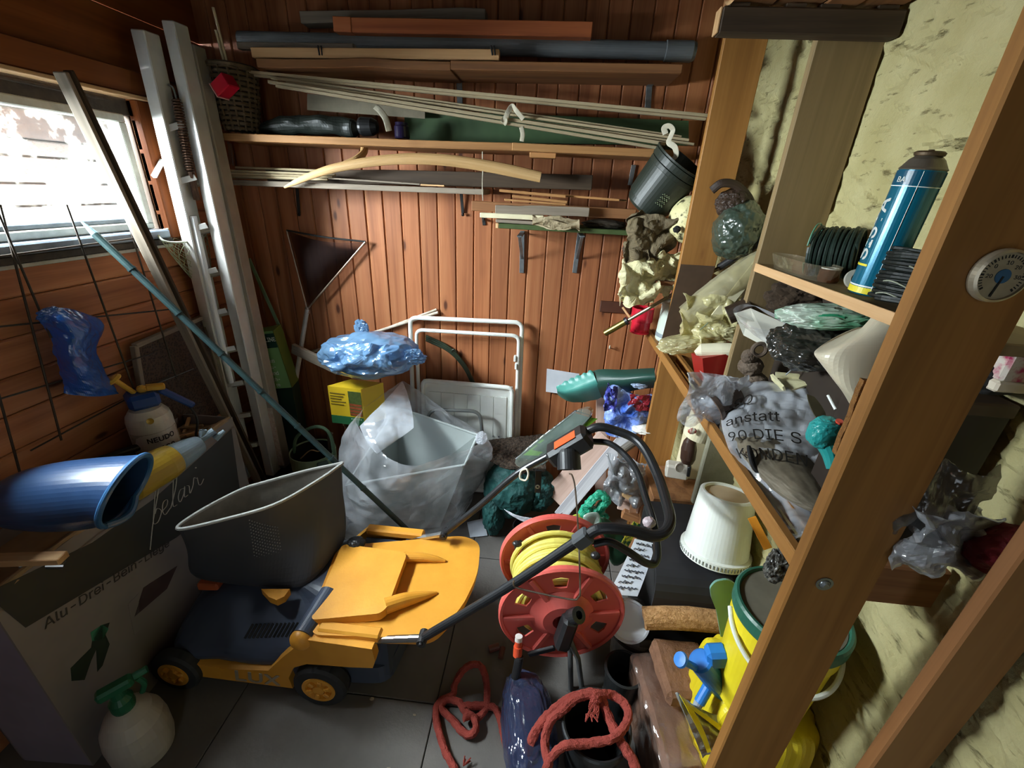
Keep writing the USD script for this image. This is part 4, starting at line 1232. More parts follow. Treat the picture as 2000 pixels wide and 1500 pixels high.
# yellow spray canister
a, b = V(-1.175, 0.945, ZB + 0.058), V(-1.135, 1.135, ZB + 0.064)
L_ = np.linalg.norm(b - a)
YELC = plain('old_yellow_plastic', 'b99a35', 'a78524', scale=8, rough=0.4)
GREYP = plain('blue_grey_plastic', '8698a3', '72848f', scale=14, rough=0.45)
many('spray_canister', 'yellow canister with a blue-grey valve head lying along the front of the cardboard box', 'canister', [
    ('body', lathe([(0, -0.03), (0.05, -0.028), (0.056, -0.02), (0.056, 0.085), (0.050, 0.115), (0.047, 0.118)], a, b - a, 32), YELC),
    ('head', lathe([(0.046, 0.118), (0.046, 0.125), (0.038, 0.175), (0.03, 0.205), (0.02, 0.212), (0, 0.213)], a, b - a, 32), GREYP),
    ('valve', cat(rod(b + V(0, 0.02, 0.01), b + V(0.03, 0.055, 0.03), 0.012, 12), lathe([(0.006, 0), (0.011, 0), (0.011, 0.022), (0.006, 0.022), (0.006, 0)], b + V(0.005, 0.03, 0.02), (0.1, 0.3, 1), 16), rod(b + V(0.03, 0.05, 0.0), b + V(0.05, 0.075, 0.02), 0.012, 12, 0.006)), GREYP)])
one('black_tube', tube([V(-1.375, 1.02, ZB + 0.055), V(-1.33, 1.11, ZB + 0.052), V(-1.285, 1.22, ZB + 0.05)], 0.0125, 14), BLACKP, 'black plastic tube lying on the cardboard box in front of the white sprayer', 'tube')
# white pump sprayer with blue head
c = V(-1.318, 1.175, ZB)
MILK = plain('milky_plastic', 'dcd6cb', 'cfc8bb', scale=8, rough=0.4)
ROYAL = plain('royal_blue', '1f4a92', '183a74', scale=10, rough=0.4)
OCHRE = plain('ochre_yellow', 'd7a53a', rough=0.45)
ps = Thing('pump_sprayer', 'white pump sprayer with blue head and yellow plunger standing on the cardboard box', 'sprayer')
body = ps.part('tank', lathe([(0, 0), (0.058, 0), (0.064, 0.006), (0.064, 0.13), (0.06, 0.15), (0.045, 0.172), (0.03, 0.178)], c, n=32), MILK)
ps.part('valve', lathe([(0, 0), (0.010, 0), (0.010, 0.008), (0, 0.009)], c + V(0.045, -0.04, 0.145), (0.7, -0.65, 0.35), 14), plain('brass', 'b08a3a', rough=0.3, metal=0.8), body)
ps.part('label', on_surface(cat(G(*[np.array(trimesh.creation.extrude_polygon(Polygon([(-0.08, 0), (0.08, 0), (0.08, 0.085), (-0.08, 0.085)]).segmentize(0.008), 0.0006, engine='earcut').__getattribute__(k_)) for k_ in ('vertices', 'faces')])), c + V(0, 0, 0.015), unit(V(0.65, 0.76, 0)), (0, 0, 1), 0.0643), plain('label_cream', 'c9beac', '9c9384', scale=40, rough=0.7), body)
for s, h_, o_ in (('NEUDO', 0.017, (-0.028, 0.052, 0.0)), ('600', 0.018, (0.0, 0.015, 0.0))):
    ps.part('lettering', on_surface(text(s, h_, o_, (1, 0, 0), (0, 1, 0), bold=True), c + V(0, 0, 0.015), unit(V(0.65, 0.76, 0)), (0, 0, 1), 0.0652), PRINT, body, kind='stuff' if s == '600' else None)
hd = ps.part('head', place(boxuv(0.085, 0.085, 0.05, 0.012), c + V(0, 0, 0.205), (0.6, 0.8, 0), (-0.8, 0.6, 0)), ROYAL)
ps.part('handle', beam(c + V(0.03, 0.04, 0.225), c + V(0.085, 0.095, 0.14), 0.034, 0.022, up=(0.7, -0.7, 0.3), bev=0.007), ROYAL)
ps.part('hose', tube(spline([c + V(0.07, 0.085, 0.16), c + V(0.09, 0.09, 0.09), c + V(0.085, 0.07, 0.03), c + V(0.09, 0.06, 0.008)], 20), 0.004, 8), BLACKP)
ps.part('plunger', cat(rod(c + V(-0.01, -0.01, 0.23), c + V(-0.035, -0.035, 0.285), 0.008, 12), lathe([(0, 0), (0.022, 0), (0.024, 0.004), (0.02, 0.011), (0, 0.012)], c + V(-0.035, -0.035, 0.283), (-0.4, -0.4, 0.9), 20), blob(c + V(0.005, 0.005, 0.238), (0.016, 0.014, 0.014), sub=2), beam(c + V(0.01, 0.012, 0.24), c + V(0.045, 0.05, 0.233), 0.018, 0.03, bev=0.005)), OCHRE)
ps.define()
# debris
for k in range(5):
    p_ = V(-1.30 + _rng.uniform(-0.05, 0.10), 1.24 + _rng.uniform(0, 0.11), ZB + 0.012)
    d_ = unit(_rng.normal(size=3) * [1, 1, 0.12])
    one('wood_splinter', beam(p_ - d_ * 0.035, p_ + d_ * 0.04, 0.010, 0.012, bev=0.002), PALEWOOD if k % 2 else KRAFT, 'broken wood splinter in the litter at the far end of the cardboard box', 'splinter', group='litter of splinters on the cardboard box')
one('wooden_stick', beam(V(-1.40, 0.60, ZB + 0.060), V(-1.085, 0.66, ZB + 0.058), 0.018, 0.03), PALEWOOD, 'flat pale wooden stick lying under the blue jug', 'stick')
many('chrome_clamp', 'short chrome tube end lying on the cardboard box near the wooden stick', 'tube', [('tube', rod(P(40, 1103, x=-1.19), P(126, 1103, x=-1.13), 0.010, 14), BRIGHT)])
# white bottle with green spray head on the floor
c = V(-1.035, 0.60, 0)
GREENS = plain('dark_green_plastic', '1f6a44', '18523a', scale=14, rough=0.4)
sp_ = Thing('spray_bottle', 'round white spray bottle with a green trigger head standing on the floor before the box', 'spray bottle')
sp_.part('bottle', lathe([(0, 0), (0.055, 0), (0.066, 0.008), (0.072, 0.04), (0.073, 0.10), (0.068, 0.14), (0.052, 0.175), (0.030, 0.195), (0.022, 0.2), (0.022, 0.21)], c, n=40), plain('white_bottle', 'b7b1a8', 'a69f95', scale=7, rough=0.4))
hd = sp_.part('spray_head', cat(lathe([(0.024, 0), (0.026, 0.01), (0.026, 0.035), (0.017, 0.05), (0.015, 0.075)], c + V(0, 0, 0.198), n=20), place(boxuv(0.075, 0.032, 0.03, 0.008), c + V(0.006, -0.003, 0.285), (0.7, 0.7, 0.1), (-0.7, 0.7, 0))), GREENS)
sp_.part('trigger', tube(spline([c + V(0.035, 0.03, 0.28), c + V(0.04, 0.035, 0.25), c + V(0.03, 0.03, 0.22)], 10), 0.007, 8), GREENS, hd)
sp_.part('nozzle', rod(c + V(0.03, 0.028, 0.288), c + V(0.05, 0.048, 0.292), 0.010, 12), GREENS, hd)
sp_.define()

# ------------------------------------------------------------------ the lawn mower
MOWY = plain('mower_yellow', 'e2a038', 'd3902c', scale=10, rough=0.45, bump=0.08, bscale=120)
MOWD = plain('mower_navy', '434c5e', '373f4e', scale=9, rough=0.42)
TYRE = plain('tyre', '202225', '2d2e30', scale=30, rough=0.75)
mw = Thing('lawn_mower', 'yellow and navy electric lawn mower with folded-down black handle', 'lawn mower')


def slab(px, z, t, zs=None):
    """A level plate whose top outline is given; z may differ per corner."""
    zz_ = z if zs is None else zs
    top = [P(*q, z=(zz_ if np.ndim(zz_) == 0 else zz_[k])) for k, q in enumerate(px)]
    return skirt(top, t)


def skirt(top, t):
    top = np.array(top)
    n = len(top)
    c_ = top.mean(0)
    pg = Polygon(top[:, :2])
    tri_v, tri_f = trimesh.creation.triangulate_polygon(pg, engine='earcut')
    zi = np.array([top[np.argmin(((top[:, :2] - q) ** 2).sum(1)), 2] for q in tri_v])
    v = np.vstack([np.c_[tri_v, zi], np.c_[tri_v, zi - t]])
    k = len(tri_v)
    order = [int(np.argmin(((tri_v - q) ** 2).sum(1))) for q in top[:, :2]]
    if not pg.exterior.is_ccw:
        order = order[::-1]
    f = [*tri_f.tolist(), *[(c0_ + k, b0_ + k, a0_ + k) for a0_, b0_, c0_ in tri_f.tolist()]]
    nn = np.cross(np.r_[tri_v[tri_f[0][1]] - tri_v[tri_f[0][0]], 0], np.r_[tri_v[tri_f[0][2]] - tri_v[tri_f[0][0]], 0])[2]
    if nn < 0:
        f = [q[::-1] for q in f]
    for i in range(n):
        a_, b_ = order[i], order[(i + 1) % n]
        f += [(a_, b_ + k, b_)[::-1], (a_, a_ + k, b_ + k)[::-1]]
    return G(v, np.array(f))


def rounded(pts, r, n=6):
    pts = [np.array(q, float) for q in pts]
    out = []
    for k in range(len(pts)):
        a_, b_, c_ = pts[k - 1], pts[k], pts[(k + 1) % len(pts)]
        ra = min(r, 0.45 * np.linalg.norm(a_ - b_), 0.45 * np.linalg.norm(c_ - b_))
        s_ = [b_ + unit(a_ - b_) * ra, b_, b_ + unit(c_ - b_) * ra]
        for t_ in np.linspace(0, 1, n):
            out.append((1 - t_) ** 2 * s_[0] + 2 * t_ * (1 - t_) * s_[1] + t_ ** 2 * s_[2])
    return out


# rear flap and lid
flapo = rounded([(603, 1212), (660, 1066), (905, 1046), (938, 1060), (934, 1120), (903, 1185), (845, 1246), (716, 1243), (612, 1240)], 26)
flap = mw.part('rear_flap', slab(flapo, 0.300, 0.016), MOWY)
flap2 = [P(*q, z=0.30) for q in flapo]
cen = np.mean(flap2, 0)
mw.part('flap_edge', skirt([cen + (q - cen) * [0.985, 0.985, 1] - V(0, 0, 0.014) for q in flap2], 0.020), MOWY, flap)
lido = rounded([(606, 1211), (668, 1062), (796, 1079), (757, 1185), (742, 1198)], 12)
lid = mw.part('chute_lid', slab(lido, 0.332, 0.030, [0.318 + 0.02 * min(1, max(0, (q[0] - 610) / 150)) for q in lido]), MOWY)
for pts in ([(788, 1088, 0.318, 0.017), (820, 1088, 0.315, 0.016), (850, 1092, 0.308, 0.012), (870, 1096, 0.303, 0.005)], [(752, 1184, 0.32, 0.024), (790, 1172, 0.316, 0.022), (830, 1163, 0.308, 0.013), (853, 1158, 0.302, 0.005)]):
    q = np.array([P(x_, y_, z=z_) for x_, y_, z_, r_ in pts])
    mw.part('rib', tube(spline(q, 24), np.interp(np.linspace(0, 1, 25), np.linspace(0, 1, 4), [r_ for *_, r_ in pts]), 16, flat=1.0), MOWY, flap)
# deck body
deck = [V(-1.10, 0.825, 0.2), V(-1.02, 0.80, 0.2), V(-0.66, 0.80, 0.2), V(-0.40, 0.82, 0.2), V(-0.36, 1.19, 0.2), V(-0.66, 1.22, 0.2), V(-1.02, 1.22, 0.2), V(-1.11, 1.17, 0.2)]
mw.part('deck', skirt([q - V(0, 0, 0.07) for q in rounded(deck, 0.05)], 0.075), MOWD)
mw.part('rear_housing', skirt([V(-0.61, 0.83, 0.275), V(-0.40, 0.83, 0.275), V(-0.37, 1.2, 0.275), V(-0.61, 1.2, 0.275)], 0.19), MOWD)
# near yellow side skirt with wheel arch
sk = [(-1.095, 0.055), (-1.07, 0.05), (-0.695, 0.05), (-0.70, 0.10), (-0.675, 0.155), (-0.63, 0.18), (-0.575, 0.185), (-0.50, 0.19), (-0.425, 0.20), (-0.415, 0.235), (-0.42, 0.285), (-0.615, 0.292), (-0.655, 0.25), (-0.70, 0.20), (-0.76, 0.125), (-0.90, 0.105), (-1.04, 0.115), (-1.09, 0.13)]
sd = mw.part('side_skirt', prism(sk, 0.03, V(0, 0.805, 0), (1, 0, 0), (0, 0, 1)), MOWY)
mw.part('side_skirt', prism(sk, 0.03, V(0, 1.245, 0), (1, 0, 0), (0, 0, 1)), MOWY)
mw.part('lettering', text('LUX', 0.046, V(-0.885, 0.7745, 0.060), (1, 0, 0), (0, 0, 1), depth=0.002, bold=True, shear=0.15, squeeze=1.2), plain('worn_silver_letter', '9a8f7c', rough=0.5), sd)
mw.part('side_rail', place(boxuv(0.19, 0.035, 0.03, 0.006), V(-0.50, 0.815, 0.292), (1, 0, 0), (0, 1, 0)), MOWY, sd)
mw.part('side_rail', place(boxuv(0.22, 0.035, 0.03, 0.006), V(-0.50, 1.215, 0.300), (1, 0, 0), (0, 1, 0)), MOWY)
# navy motor hood
lo = [V(-1.10, 0.82, 0.13), V(-0.73, 0.795, 0.13), V(-0.62, 0.85, 0.2), V(-0.60, 1.20, 0.2), V(-1.10, 1.20, 0.13)]
HG = loft([[V(-1.10, 0.815, 0.12), V(-0.92, 0.80, 0.11), V(-0.74, 0.80, 0.12), V(-0.63, 0.86, 0.2), V(-0.60, 1.04, 0.22), V(-0.62, 1.2, 0.2), V(-0.9, 1.23, 0.12), V(-1.1, 1.18, 0.12)],
     [V(-1.095, 0.835, 0.155), V(-0.90, 0.812, 0.155), V(-0.71, 0.815, 0.175), V(-0.625, 0.87, 0.24), V(-0.60, 1.04, 0.29), V(-0.62, 1.18, 0.27), V(-0.9, 1.20, 0.2), V(-1.09, 1.16, 0.19)],
     [V(-1.05, 0.93, 0.218), V(-0.88, 0.92, 0.228), V(-0.72, 0.92, 0.25), V(-0.65, 0.94, 0.285), V(-0.64, 1.04, 0.30), V(-0.66, 1.13, 0.29), V(-0.88, 1.14, 0.25), V(-1.04, 1.10, 0.235)],
     [V(-0.90, 0.99, 0.272), V(-0.86, 0.98, 0.275), V(-0.80, 0.98, 0.278), V(-0.76, 1.0, 0.282), V(-0.76, 1.02, 0.282), V(-0.78, 1.04, 0.282), V(-0.85, 1.04, 0.278), V(-0.89, 1.02, 0.275)]], 72, 26)
hood = mw.part('motor_hood', HG, MOWD)
for k in range(13):
    a_, b_ = hit(HG, 478 + 8 * k, 1247 - 0.3 * k), hit(HG, 494 + 8 * k, 1219 - 0.3 * k)
    mw.part('vent_slot', beam(a_ + unit(EYE - a_) * 0.001, b_ + unit(EYE - b_) * 0.001, 0.005, 0.0075, up=unit(EYE - a_), bev=0.0008), BLACKM, hood)
mw.part('yellow_badge', slab([(510, 1150), (566, 1150), (555, 1165), (540, 1172), (525, 1166)], 0.300, 0.025), MOWY, hood)
mw.part('red_catch', place(boxuv(0.07, 0.05, 0.03, 0.008), V(-1.055, 0.96, 0.245), (1, 0.1, 0), (0, 1, 0)), plain('dull_red_orange', 'b0532c', rough=0.5), hood)
# pivots
mw.part('pivot', rod(V(-0.632, 0.79, 0.283), V(-0.618, 0.93, 0.298), 0.031, 24), MOWD)
mw.part('pivot_cap', blob(V(-0.636, 0.785, 0.276), (0.033, 0.026, 0.033), sub=3, amp=0.0), MOWY)
mw.part('knob', blob(P(696, 1060, z=0.325), (0.032, 0.026, 0.020), sub=3), BLACKP)
# wheels


def wheel(c, r, w, nm=True):
    k_ = mw.part('wheel', lathe([(r * 0.60, -w / 2), (r * 0.93, -w / 2), (r, -w * 0.3), (r, w * 0.3), (r * 0.93, w / 2), (r * 0.60, w / 2), (r * 0.60, -w / 2)], c, (0, 1, 0), 40), TYRE)
    hubp = [(0, -w / 2 - 0.004), (r * 0.2, -w / 2 - 0.004), (r * 0.24, -w / 2 + 0.003), (r * 0.45, -w / 2 + 0.006), (r * 0.5, -w / 2 - 0.003), (r * 0.62, -w / 2 - 0.003), (r * 0.62, w / 2), (0, w / 2)]
    h_ = mw.part('hub', lathe(hubp, c, (0, 1, 0), 36), MOWY, k_)
    for q in range(6):
        a_ = q * math.pi / 3 + 0.3
        d_ = V(math.cos(a_), 0, math.sin(a_))
        mw.part('spoke', place(boxuv(r * 0.24, 0.012, r * 0.16, 0.003), c + d_ * r * 0.36 + V(0, -w / 2, 0), d_, (0, 1, 0)), MOWY, k_)


wheel(V(-0.600, 0.785, 0.084), 0.084, 0.045)
wheel(V(-1.065, 0.775, 0.078), 0.078, 0.04)
wheel(V(-0.600, 1.255, 0.084), 0.084, 0.045)
wheel(V(-1.065, 1.25, 0.078), 0.078, 0.04)
# handle
HBK = plain('black_tube_paint', '18191b', '242527', scale=20, rough=0.35)
yn, yf = 0.80, 1.19
near = [P(714, 1250, y=yn + 0.01), P(770, 1248, y=yn + 0.005), P(826, 1246, y=yn)]
mw.part('handle_foot', tube(near, 0.0105, 12), BRIGHT)
far = [P(796, 1052, y=yf + 0.02), P(835, 1048, y=yf + 0.01), P(868, 1042, y=yf)]
mw.part('handle_foot', tube(far, 0.0105, 12), BRIGHT)
for p_ in (near[-1], far[-1]):
    mw.part('clamp_knob', cat(rod(p_ + V(0, -0.02, 0), p_ + V(0, 0.02, 0), 0.014, 14), rod(p_ + V(0, -0.027, 0.004), p_ + V(0, -0.02, 0.004), 0.006, 10)), BLACKP)
zc = P(1306, 1012, y=yn)[2]
c1 = P(1306, 1012, y=yn)
c2 = V(c1[0] - 0.0, yf, c1[2])
print('handle corner', c1, c2)
lowt = [near[-1], P(990, 1148, y=yn), P(1135, 1052, y=yn)]
mw.part('lower_tube', tube(spline(lowt, 20), 0.0125, 14), HBK)
mw.part('joint', beam(P(1124, 1062, y=yn), P(1152, 1042, y=yn), 0.036, 0.032, bev=0.005), plain('grey_plastic', '4c4f52', rough=0.5))
far_t = [far[-1], P(940, 985, y=yf), P(1010, 925, y=yf), P(1080, 885, y=yf), P(1140, 848, y=yf)]
mw.part('lower_tube', tube(spline(far_t, 24), 0.0115, 14), HBK)
ex = P(1140, 848, y=yf)
gr = [P(1145, 1047, y=yn), P(1175, 1032, y=yn), P(1230, 1036, y=yn), P(1272, 1046, y=yn), P(1298, 1040, y=0.81), P(1309, 1015, y=0.85), P(1300, 975, y=0.93), P(1285, 930, y=1.02), P(1262, 882, y=1.11), P(1238, 856, y=1.16), P(1205, 842, y=1.18), P(1170, 834, y=1.185), P(1140, 845, y=1.19)]
mw.part('grip_bow', tube(spline(gr, 110), 0.0135, 14), HBK)
lv = [P(1160, 1062, y=yn), P(1190, 1058, y=yn), P(1225, 1076, y=yn), P(1258, 1098, y=yn), P(1278, 1100, y=0.81), P(1284, 1075, y=0.83), P(1276, 1020, y=0.87), P(1262, 975, y=0.95), P(1246, 925, y=1.04), P(1222, 890, y=1.12), P(1190, 866, y=1.16), P(1155, 862, y=1.18)]
mw.part('lever_bow', tube(spline(lv, 100), 0.0095, 12), HBK)
mw.part('lever_hinge', blob(P(1268, 1020, y=0.86), (0.016, 0.014, 0.014), sub=2), plain('pinkish_plastic', 'b9a8ac', rough=0.5))
sc_ = P(1112, 872, y=yf - 0.02)
sx_, sy_ = unit(P(1150, 848, y=yf) - P(1075, 892, y=yf)), V(0, 1, 0)
sw = mw.part('switch_box', place(boxuv(0.150, 0.075, 0.066, 0.012), sc_, sx_, sy_), BLACKP)
mw.part('sticker', prism([(0, 0), (0.078, 0), (0.078, 0.042), (0, 0.042)], 0.0015, sc_ - sx_ * 0.035 - sy_ * 0.030 + np.cross(sx_, sy_) * 0.0325, sx_, sy_), plain('orange_sticker', 'e25a2e', rough=0.4), sw)
pc_ = P(1108, 898, y=yf - 0.04)
mw.part('plug_socket', lathe([(0, 0), (0.032, 0), (0.036, 0.01), (0.037, 0.062), (0.033, 0.062), (0.032, 0.03), (0, 0.028)], pc_ + V(0.0, 0.005, 0.035), (0.10, -0.60, -0.75), 28), BLACKP, sw)
mw.part('plug_pin', cat(*[rod(pc_ + V(0.002 + dx, -0.01, 0.012), pc_ + V(0.005 + dx, -0.033, -0.012), 0.004, 8) for dx in (-0.012, 0.012)]), BRIGHT, sw)
mw.define()
one('chain_link', tube(spline([P(1018, 920, y=1.18), P(1028, 916, y=1.175), P(1032, 926, y=1.17), P(1027, 938, y=1.17), P(1016, 934, y=1.175)], 24, closed=True), 0.0035, 8, closed=True), plain('ivory_link', 'd4cdb9', rough=0.4), 'pale oval link hanging on the far handle tube of the mower', 'link')
many('black_strap', 'black strap with an eyelet hanging behind the far mower handle tube', 'strap', [('strap', beam(P(1052, 918, y=1.21), P(1050, 962, y=1.21), 0.022, 0.006, up=(1, 0, 0)), BLACKM), ('eyelet', lathe([(0.004, 0), (0.008, 0), (0.008, 0.003), (0.004, 0.003), (0.004, 0)], P(1050, 950, y=1.205), (0, -1, 0), 14), STEEL)])
hw = [P(1112, 925, y=0.93), P(1118, 930, y=0.92), P(1124, 960, y=0.90), P(1130, 1050, y=0.85), P(1133, 1150, y=0.775), P(1130, 1166, y=0.77), P(1118, 1171, y=0.77), P(1060, 1160, y=0.775), P(1010, 1148, y=0.78), P(1003, 1140, y=0.782), P(1004, 1134, y=0.785)]
one('bent_wire', tube(spline(hw, 80), 0.0022, 7), plain('rusty_wire', '8d8175', '6a5848', scale=40, rough=0.4, metal=0.7), 'bent steel wire hanging from the mower handle across the hose reel', 'wire')

# grass catcher on the hood
CATCH = plain('catcher_grey', '383b41', '42434a', scale=8, rough=0.55)
CATCHI = plain('catcher_dust', '8a857c', '6e6962', scale=25, rough=0.9)
rimz = 0.555
MID = lambda a_, b_: (a_ + b_) / 2
top_ = [P(348, 1034, z=rimz), P(440, 1015, z=rimz), P(540, 985, z=rimz), P(620, 940, z=rimz), P(659, 913, z=rimz), P(669, 905, z=rimz), P(655, 908, z=rimz), P(600, 920, z=rimz), P(520, 942, z=rimz), P(470, 958, z=rimz), P(390, 1000, z=rimz)]
bot_ = [P(395, 1128, z=0.285), P(445, 1140, z=0.275), P(520, 1146, z=0.275), P(600, 1140, z=0.285), P(658, 1075, z=0.298), P(668, 1060, z=0.30), P(655, 1055, z=0.305), P(620, 1050, z=0.31), P(560, 1060, z=0.31), P(500, 1080, z=0.30), P(430, 1105, z=0.29)]
ct, cb = np.mean(top_, 0), np.mean(bot_, 0)
mid_ = [(a_ + b_) / 2 + unit((a_ - ct) * [1, 1, 0]) * 0.008 for a_, b_ in zip(top_, bot_)]
gc = Thing('grass_catcher', 'dark grey curved grass catcher box standing on the mower hood', 'grass catcher')
gc.part('shell', loft([[cb + (q - cb) * 0.02 for q in bot_], bot_, mid_, top_], 90, 30), CATCH)
gc.part('dusty_inside', loft([[ct + (q - ct) * 0.965 for q in top_], [(ct * 0.55 + cb * 0.45) + ((q * 0.55 + r2_ * 0.45) - (ct * 0.55 + cb * 0.45)) * 0.94 for q, r2_ in zip(top_, bot_)], [cb + (q - cb) * 0.90 + V(0, 0, 0.015) for q in bot_], [cb + (q - cb) * 0.02 + V(0, 0, 0.02) for q in bot_]], 90, 24), CATCHI)
gc.part('rim', tube(spline([q + V(0, 0, 0.002) for q in top_], 110, closed=True), 0.0055, 8, closed=True), plain('worn_edge', '9c9c98', rough=0.5))
dots = []
for i in range(12):
    for j in range(17):
        px_, py_ = 487 + i * 5.0 + j * 0.9, 1018 + j * 6.2 + i * 1.2 - (i - 6) ** 2 * 0.05
        y_ = 0.905 + (i - 6) * 0.012 - (j - 8) * 0.001
        dots.append((px_, py_))
lp = loft([bot_, mid_, top_], 80, 24)
gs = []
for a_, b_ in dots:
    h_ = hit(lp, a_, b_)
    if h_ is not None:
        m_ = trimesh.creation.icosphere(0, 0.0023)
        gs.append(G(np.array(m_.vertices) + h_, m_.faces))
gc.part('perforation', cat(*gs), plain('perforation', '8f9196', rough=0.4), kind='stuff')
gc.define()

# ------------------------------------------------------------------ corner behind the ladder and the middle of the back wall
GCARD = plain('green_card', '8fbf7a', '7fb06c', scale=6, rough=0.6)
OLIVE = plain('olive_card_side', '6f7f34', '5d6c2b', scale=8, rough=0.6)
DKG = plain('dark_green_card', '1f4a3c', '183b30', scale=8, rough=0.6)
q = [P(497, 762, y=1.785), P(570, 757, y=1.785), P(583, 741, y=1.87), P(520, 741, y=1.89)]
qt = [P(497, 650, y=1.785), P(533, 646, y=1.785), P(548, 633, y=1.87), P(512, 640, y=1.89)]
gc_ = Thing('green_carton', 'tall tapering light green carton with a dark green top band behind the ladder', 'carton')
bd = gc_.part('body', box8(q, qt), GCARD)
ex_, ez_ = unit(q[1] - q[0]), unit((qt[1] - q[1]) + (qt[0] - q[0]))
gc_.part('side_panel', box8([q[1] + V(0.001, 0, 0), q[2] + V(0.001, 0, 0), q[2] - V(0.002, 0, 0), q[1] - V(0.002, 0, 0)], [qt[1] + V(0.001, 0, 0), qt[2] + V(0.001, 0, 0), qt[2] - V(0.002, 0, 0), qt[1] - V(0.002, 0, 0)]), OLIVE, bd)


def gface(u, w):
    b_ = q[0] + (q[1] - q[0]) * u
    t_ = qt[0] + (qt[1] - qt[0]) * u
    return b_ + (t_ - b_) * w + V(0, -0.0012, 0)


gc_.part('band', box8([gface(0.02, 0.72), gface(0.98, 0.72), gface(0.98, 0.72) + V(0, 0.001, 0), gface(0.02, 0.72) + V(0, 0.001, 0)], [gface(0.02, 0.96), gface(0.98, 0.96), gface(0.98, 0.96) + V(0, 0.001, 0), gface(0.02, 0.96) + V(0, 0.001, 0)]), DKG, bd)
WT = plain('white_print', 'dfe5d6', rough=0.6)
for s, u, w, h_ in (('LINE', 0.50, 0.83, 0.019), ('V', 0.45, 0.60, 0.021), ('nen', 0.45, 0.47, 0.019), ('ru-', 0.5, 0.36, 0.019), ('und', 0.52, 0.25, 0.019), ('ch-', 0.55, 0.14, 0.018), ('re', 0.62, 0.04, 0.018)):
    X_ = unit(gface(min(1, u + 0.2), w) - gface(u, w))
    gc_.part('lettering', text(s, h_, gface(u, w) + V(0, -0.0006, 0), X_, np.cross(V(0, -1, 0), X_) * 1.0, bold=True, squeeze=0.9), WT, bd)
gc_.define()
lo_ = [P(520, 835, y=1.74), P(596, 845, y=1.74), P(604, 830, y=1.86), P(540, 820, y=1.88)]
one('green_crate', box8([V(p_[0], p_[1], 0.10) for p_ in q], [p_ - V(0, 0, 0.003) for p_ in q]), plain('deep_green_plastic', '1c3a2c', '142a21', scale=10, rough=0.5), 'dark green tub under the light green carton', 'tub')
one('crate_plinth', box8([V(p_[0], p_[1], 0.0) for p_ in q], [V(p_[0], p_[1], 0.099) for p_ in q]), DARKWOOD, 'dark wooden block on the floor under the dark green tub', 'block')
one('green_pole', beam(P(486, 505, y=1.90), P(552, 652, y=1.88), 0.016, 0.006, up=(1, 0, 0)), plain('pale_green_pole', '7d9a74', '6a8562', scale=12, rough=0.5), 'flat pale green pole leaning in the corner right of the ladders', 'pole')

# pale green watering can with dark inside
c = V(-1.075, 1.685, 0.0)
PGREEN = plain('pale_green_plastic', 'a9bd96', '8fa47d', scale=8, rough=0.5)
wc = Thing('watering_can', 'pale green watering can with a black inside, a brush standing in it', 'watering can')
o_ = lathe([(0, 0), (0.095, 0), (0.10, 0.008), (0.105, 0.305), (0.101, 0.305), (0.096, 0.012), (0, 0.012)], c, n=36)
wc.part('body', o_, PGREEN)
wc.part('inside', lathe([(0, 0.014), (0.094, 0.014), (0.100, 0.298), (0.0985, 0.298), (0.092, 0.017), (0, 0.017)], c, n=36), BLACKM)
wc.part('handle', tube(spline([c + V(-0.10, 0, 0.28), c + V(-0.07, 0.0, 0.37), c + V(0.01, 0.0, 0.43), c + V(0.07, 0, 0.435), c + V(0.103, 0, 0.39), c + V(0.105, 0, 0.29)], 40), 0.008, 10), plain('grey_green_hose', '5f7d62', rough=0.5))
wc.part('bracket', place(boxuv(0.05, 0.02, 0.05, 0.006), c + V(0.085, -0.075, 0.27), (0.75, 0.66, 0), (-0.66, 0.75, 0)), plain('grey_green_bracket', '4d5f58', rough=0.5))
wc.define()
one('hand_brush', cat(rod(c + V(0.05, 0.03, 0.03), c + V(0.075, 0.045, 0.38), 0.012, 10, 0.014), place(boxuv(0.06, 0.02, 0.02, 0.005), c + V(0.06, 0.03, 0.04), (1, 0, 0.2), (0, 1, 0))), DARKWOOD, 'dark hand brush standing in the pale green watering can', 'brush')
one('twig', tube(spline([c + V(-0.05, -0.03, 0.27), c + V(0.0, -0.02, 0.315), c + V(0.045, -0.03, 0.32), c + V(0.055, -0.03, 0.335)], 16), 0.003, 6), PALEWOOD, 'pale forked twig lying across the pale green watering can', 'twig')

# terracotta pot, yellow carton, blue bag
TERRA = plain('brown_bucket', '7a4427', '63351d', scale=8, rough=0.6)
tc_ = P(706, 815, y=1.76)
zt = tc_[2]
c = V(tc_[0] - 0.01, 1.825, 0)
many('brown_bucket', 'terracotta-brown bucket with a mossy rim under the yellow carton', 'bucket', [('body', lathe([(0, 0), (0.085, 0), (0.105, zt * 0.9), (0.101, zt * 0.9), (0.08, 0.01), (0, 0.01)], c, n=36), TERRA),
      ('rim', lathe([(0.105, 0), (0.112, 0.004), (0.112, 0.04), (0.104, 0.044), (0.0, 0.044), (0, 0.036), (0.1, 0.036), (0.105, 0)], c + V(0, 0, zt * 0.9 - 0.004), n=36), plain('mossy_rim', '5d6a41', '6a4a30', scale=16, rough=0.8))])
zc0 = zt * 0.9 + 0.041
e0, e1_, e2_ = P(646, 800, y=1.70), P(710, 808, y=1.69), P(752, 790, y=1.78)
h_ = 0.19
e3_ = e0 + (e2_ - e1_)
base4 = [V(p_[0], p_[1], zc0) for p_ in (e0, e1_, e2_, e3_)]
top4 = [p_ + V(0, 0, h_) for p_ in base4]
yc = Thing('yellow_carton', 'yellow carton with a green stripe and a printed picture, standing on the brown bucket', 'carton')
